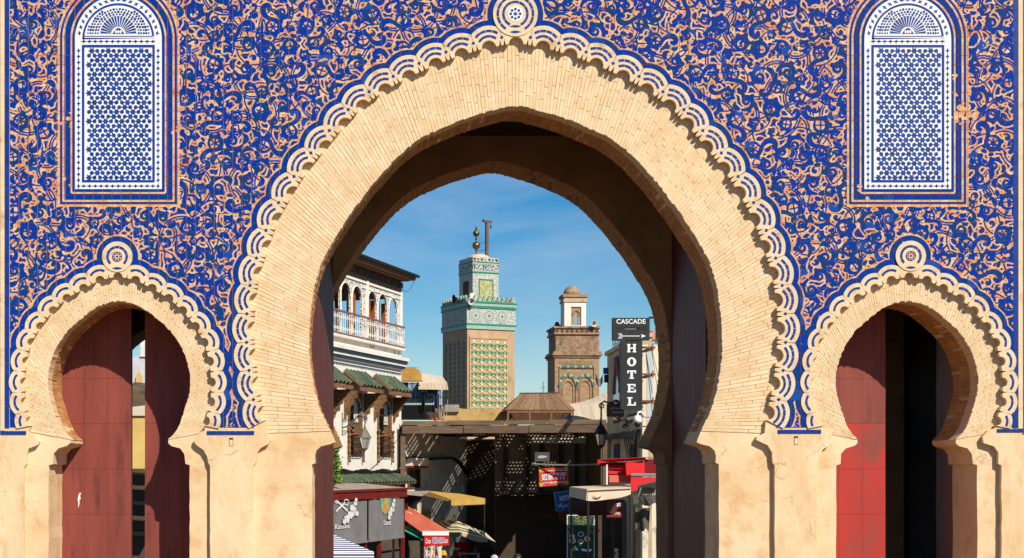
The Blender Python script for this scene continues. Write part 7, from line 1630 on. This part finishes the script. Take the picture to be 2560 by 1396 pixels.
# ------------------------------------------------------------------ passers-by
skin = M('skin', (.42, .24, .16), rough=.55, bump=.05); hair = M('dark_hair', (.02, .015, .012), rough=.6, bump=.3, bs=90)
def person(label, x, y, zg, h, cloth_m, trouser_m, rz, hat=None):
    t = thing('person', label, 'person', (x, y, zg), rz); s = h / 1.72
    J = {'pel': (0, 0, .92), 'bel': (0, 0, 1.06), 'che': (0, .01, 1.26), 'nk': (0, 0, 1.44), 'hb': (0, -.01, 1.52), 'hd': (0, -.03, 1.62), 'ht': (0, -.01, 1.70)}
    E_ = [('pel', 'bel'), ('bel', 'che'), ('che', 'nk'), ('nk', 'hb'), ('hb', 'hd'), ('hd', 'ht')]; R = {'pel': .145, 'bel': .13, 'che': .15, 'nk': .058, 'hb': .062, 'hd': .088, 'ht': .06}
    for sd, n_ in ((-1, 'l'), (1, 'r')):
        J.update({n_ + 'sh': (sd * .18, .0, 1.38), n_ + 'el': (sd * .25, .03, 1.10), n_ + 'wr': (sd * .24, -.08, .87), n_ + 'ha': (sd * .235, -.11, .79), n_ + 'hp': (sd * .10, 0, .86), n_ + 'kn': (sd * .10, -.05 * sd, .48), n_ + 'an': (sd * .10, .06 * sd, .09), n_ + 'to': (sd * .11, .06 * sd - .16, .04)})
        R.update({n_ + 'sh': .07, n_ + 'el': .047, n_ + 'wr': .03, n_ + 'ha': .033, n_ + 'hp': .09, n_ + 'kn': .06, n_ + 'an': .042, n_ + 'to': .035})
        E_ += [('che', n_ + 'sh'), (n_ + 'sh', n_ + 'el'), (n_ + 'el', n_ + 'wr'), (n_ + 'wr', n_ + 'ha'), ('pel', n_ + 'hp'), (n_ + 'hp', n_ + 'kn'), (n_ + 'kn', n_ + 'an'), (n_ + 'an', n_ + 'to')]
        for f_ in range(5):
            fn = n_ + 'f%d' % f_; off = (sd * .0 + (-.022 + .014 * f_) if f_ < 4 else -.045); J[fn] = (sd * .235, -.11 + (-.03 + .018 * f_ if f_ < 4 else -.05), .72 - (.012 if f_ in (1, 2) else 0) + (.05 if f_ == 4 else 0)); R[fn] = .009; E_.append((n_ + 'ha', fn))
    K = list(J); me = bpy.data.meshes.new('body'); me.from_pydata([tuple(c * s for c in J[k]) for k in K], [(K.index(a), K.index(b)) for a, b in E_], []); 
    o = link('body', me, t); o.modifiers.new('skin', 'SKIN'); 
    for i, k in enumerate(K): me.skin_vertices[0].data[i].radius = (R[k] * s, R[k] * s * (.72 if k in ('pel', 'bel', 'che') else 1))
    me.skin_vertices[0].data[0].use_root = True
    sm_ = o.modifiers.new('sub', 'SUBSURF'); sm_.levels = sm_.render_levels = 2; me.materials.append(skin)
    q = lambda m: m.xf(Matrix.Scale(s, 4))
    q(MB().lathe([(.165, .84), (.19, .95), (.175, 1.1), (.20, 1.3), (.17, 1.40), (.075, 1.46)], n=18)).xf(Matrix.Diagonal((1.12, .80, 1, 1))).build('jacket', cloth_m, t, world=False, smooth=True)
    for sd in (-1, 1):
        q(MB().tube([(sd * .17, 0, 1.40), (sd * .26, .03, 1.10), (sd * .243, -.07, .90)], [.085, .065, .05], 10)).build('sleeve', cloth_m, t, world=False, smooth=True)
        q(MB().tube([(sd * .09, 0, .90), (sd * .10, -.05 * sd, .48), (sd * .10, .06 * sd, .06)], [.115, .085, .065], 10)).build('trouser_leg', trouser_m, t, world=False, smooth=True)
        q(MB().box(sd * .105 - .045, sd * .105 + .045, .06 * sd - .2, .06 * sd + .07, 0, .07)).build('shoe', tex_k, t, world=False)
        q(MB().ball((sd * .032, -.112, 1.615), .011, 8)).build('eye', sign_w, t, world=False); q(MB().ball((sd * .088, -.02, 1.60), .022, 8)).build('ear', skin, t, world=False)
    q(MB().add([(-.016, -.105, 1.575), (.016, -.105, 1.575), (0, -.137, 1.58), (0, -.108, 1.62)], [(0, 1, 2), (0, 2, 3), (1, 3, 2)])).build('nose', skin, t, world=False); q(MB().box(-.024, .024, -.106, -.098, 1.545, 1.552)).build('mouth', MATS['dull_red_board'], t, world=False)
    q(MB().lathe([(.10, 1.60), (.105, 1.65), (.085, 1.705), (.04, 1.735), (.005, 1.74)], (0, .012, 0), 16)).build('hat' if hat else 'hair', hat or hair, t, world=False, smooth=True)
    return t
def at_head(px, py, D, h): c_ = P(px, py, D); return c_.x, c_.y, c_.z - h * 1.01
for (px, py, D, h, cm, tm_, rz, lab, hat) in ((1294, 1386, 34, 1.74, MATS['dark_brown_cloth'], tex_k, .2, 'person with dark hair and brown jacket, only the head top in view', None), (1236, 1389, 36, 1.7, MATS['grey_cover'], tex_k, 3.0, 'person in a pale cap walking away down the street', M('pale_cap', (.5, .46, .4), rough=.9))):
    x, y, z_ = at_head(px, py, D, h)
    zg = -.56 - (y - 14) * (.94 / 16) if y > 14 else -.56
    person(lab, x, y, zg, min(1.86, max(1.5, P(px, py, D).z - zg)), cm, tm_, rz, hat)
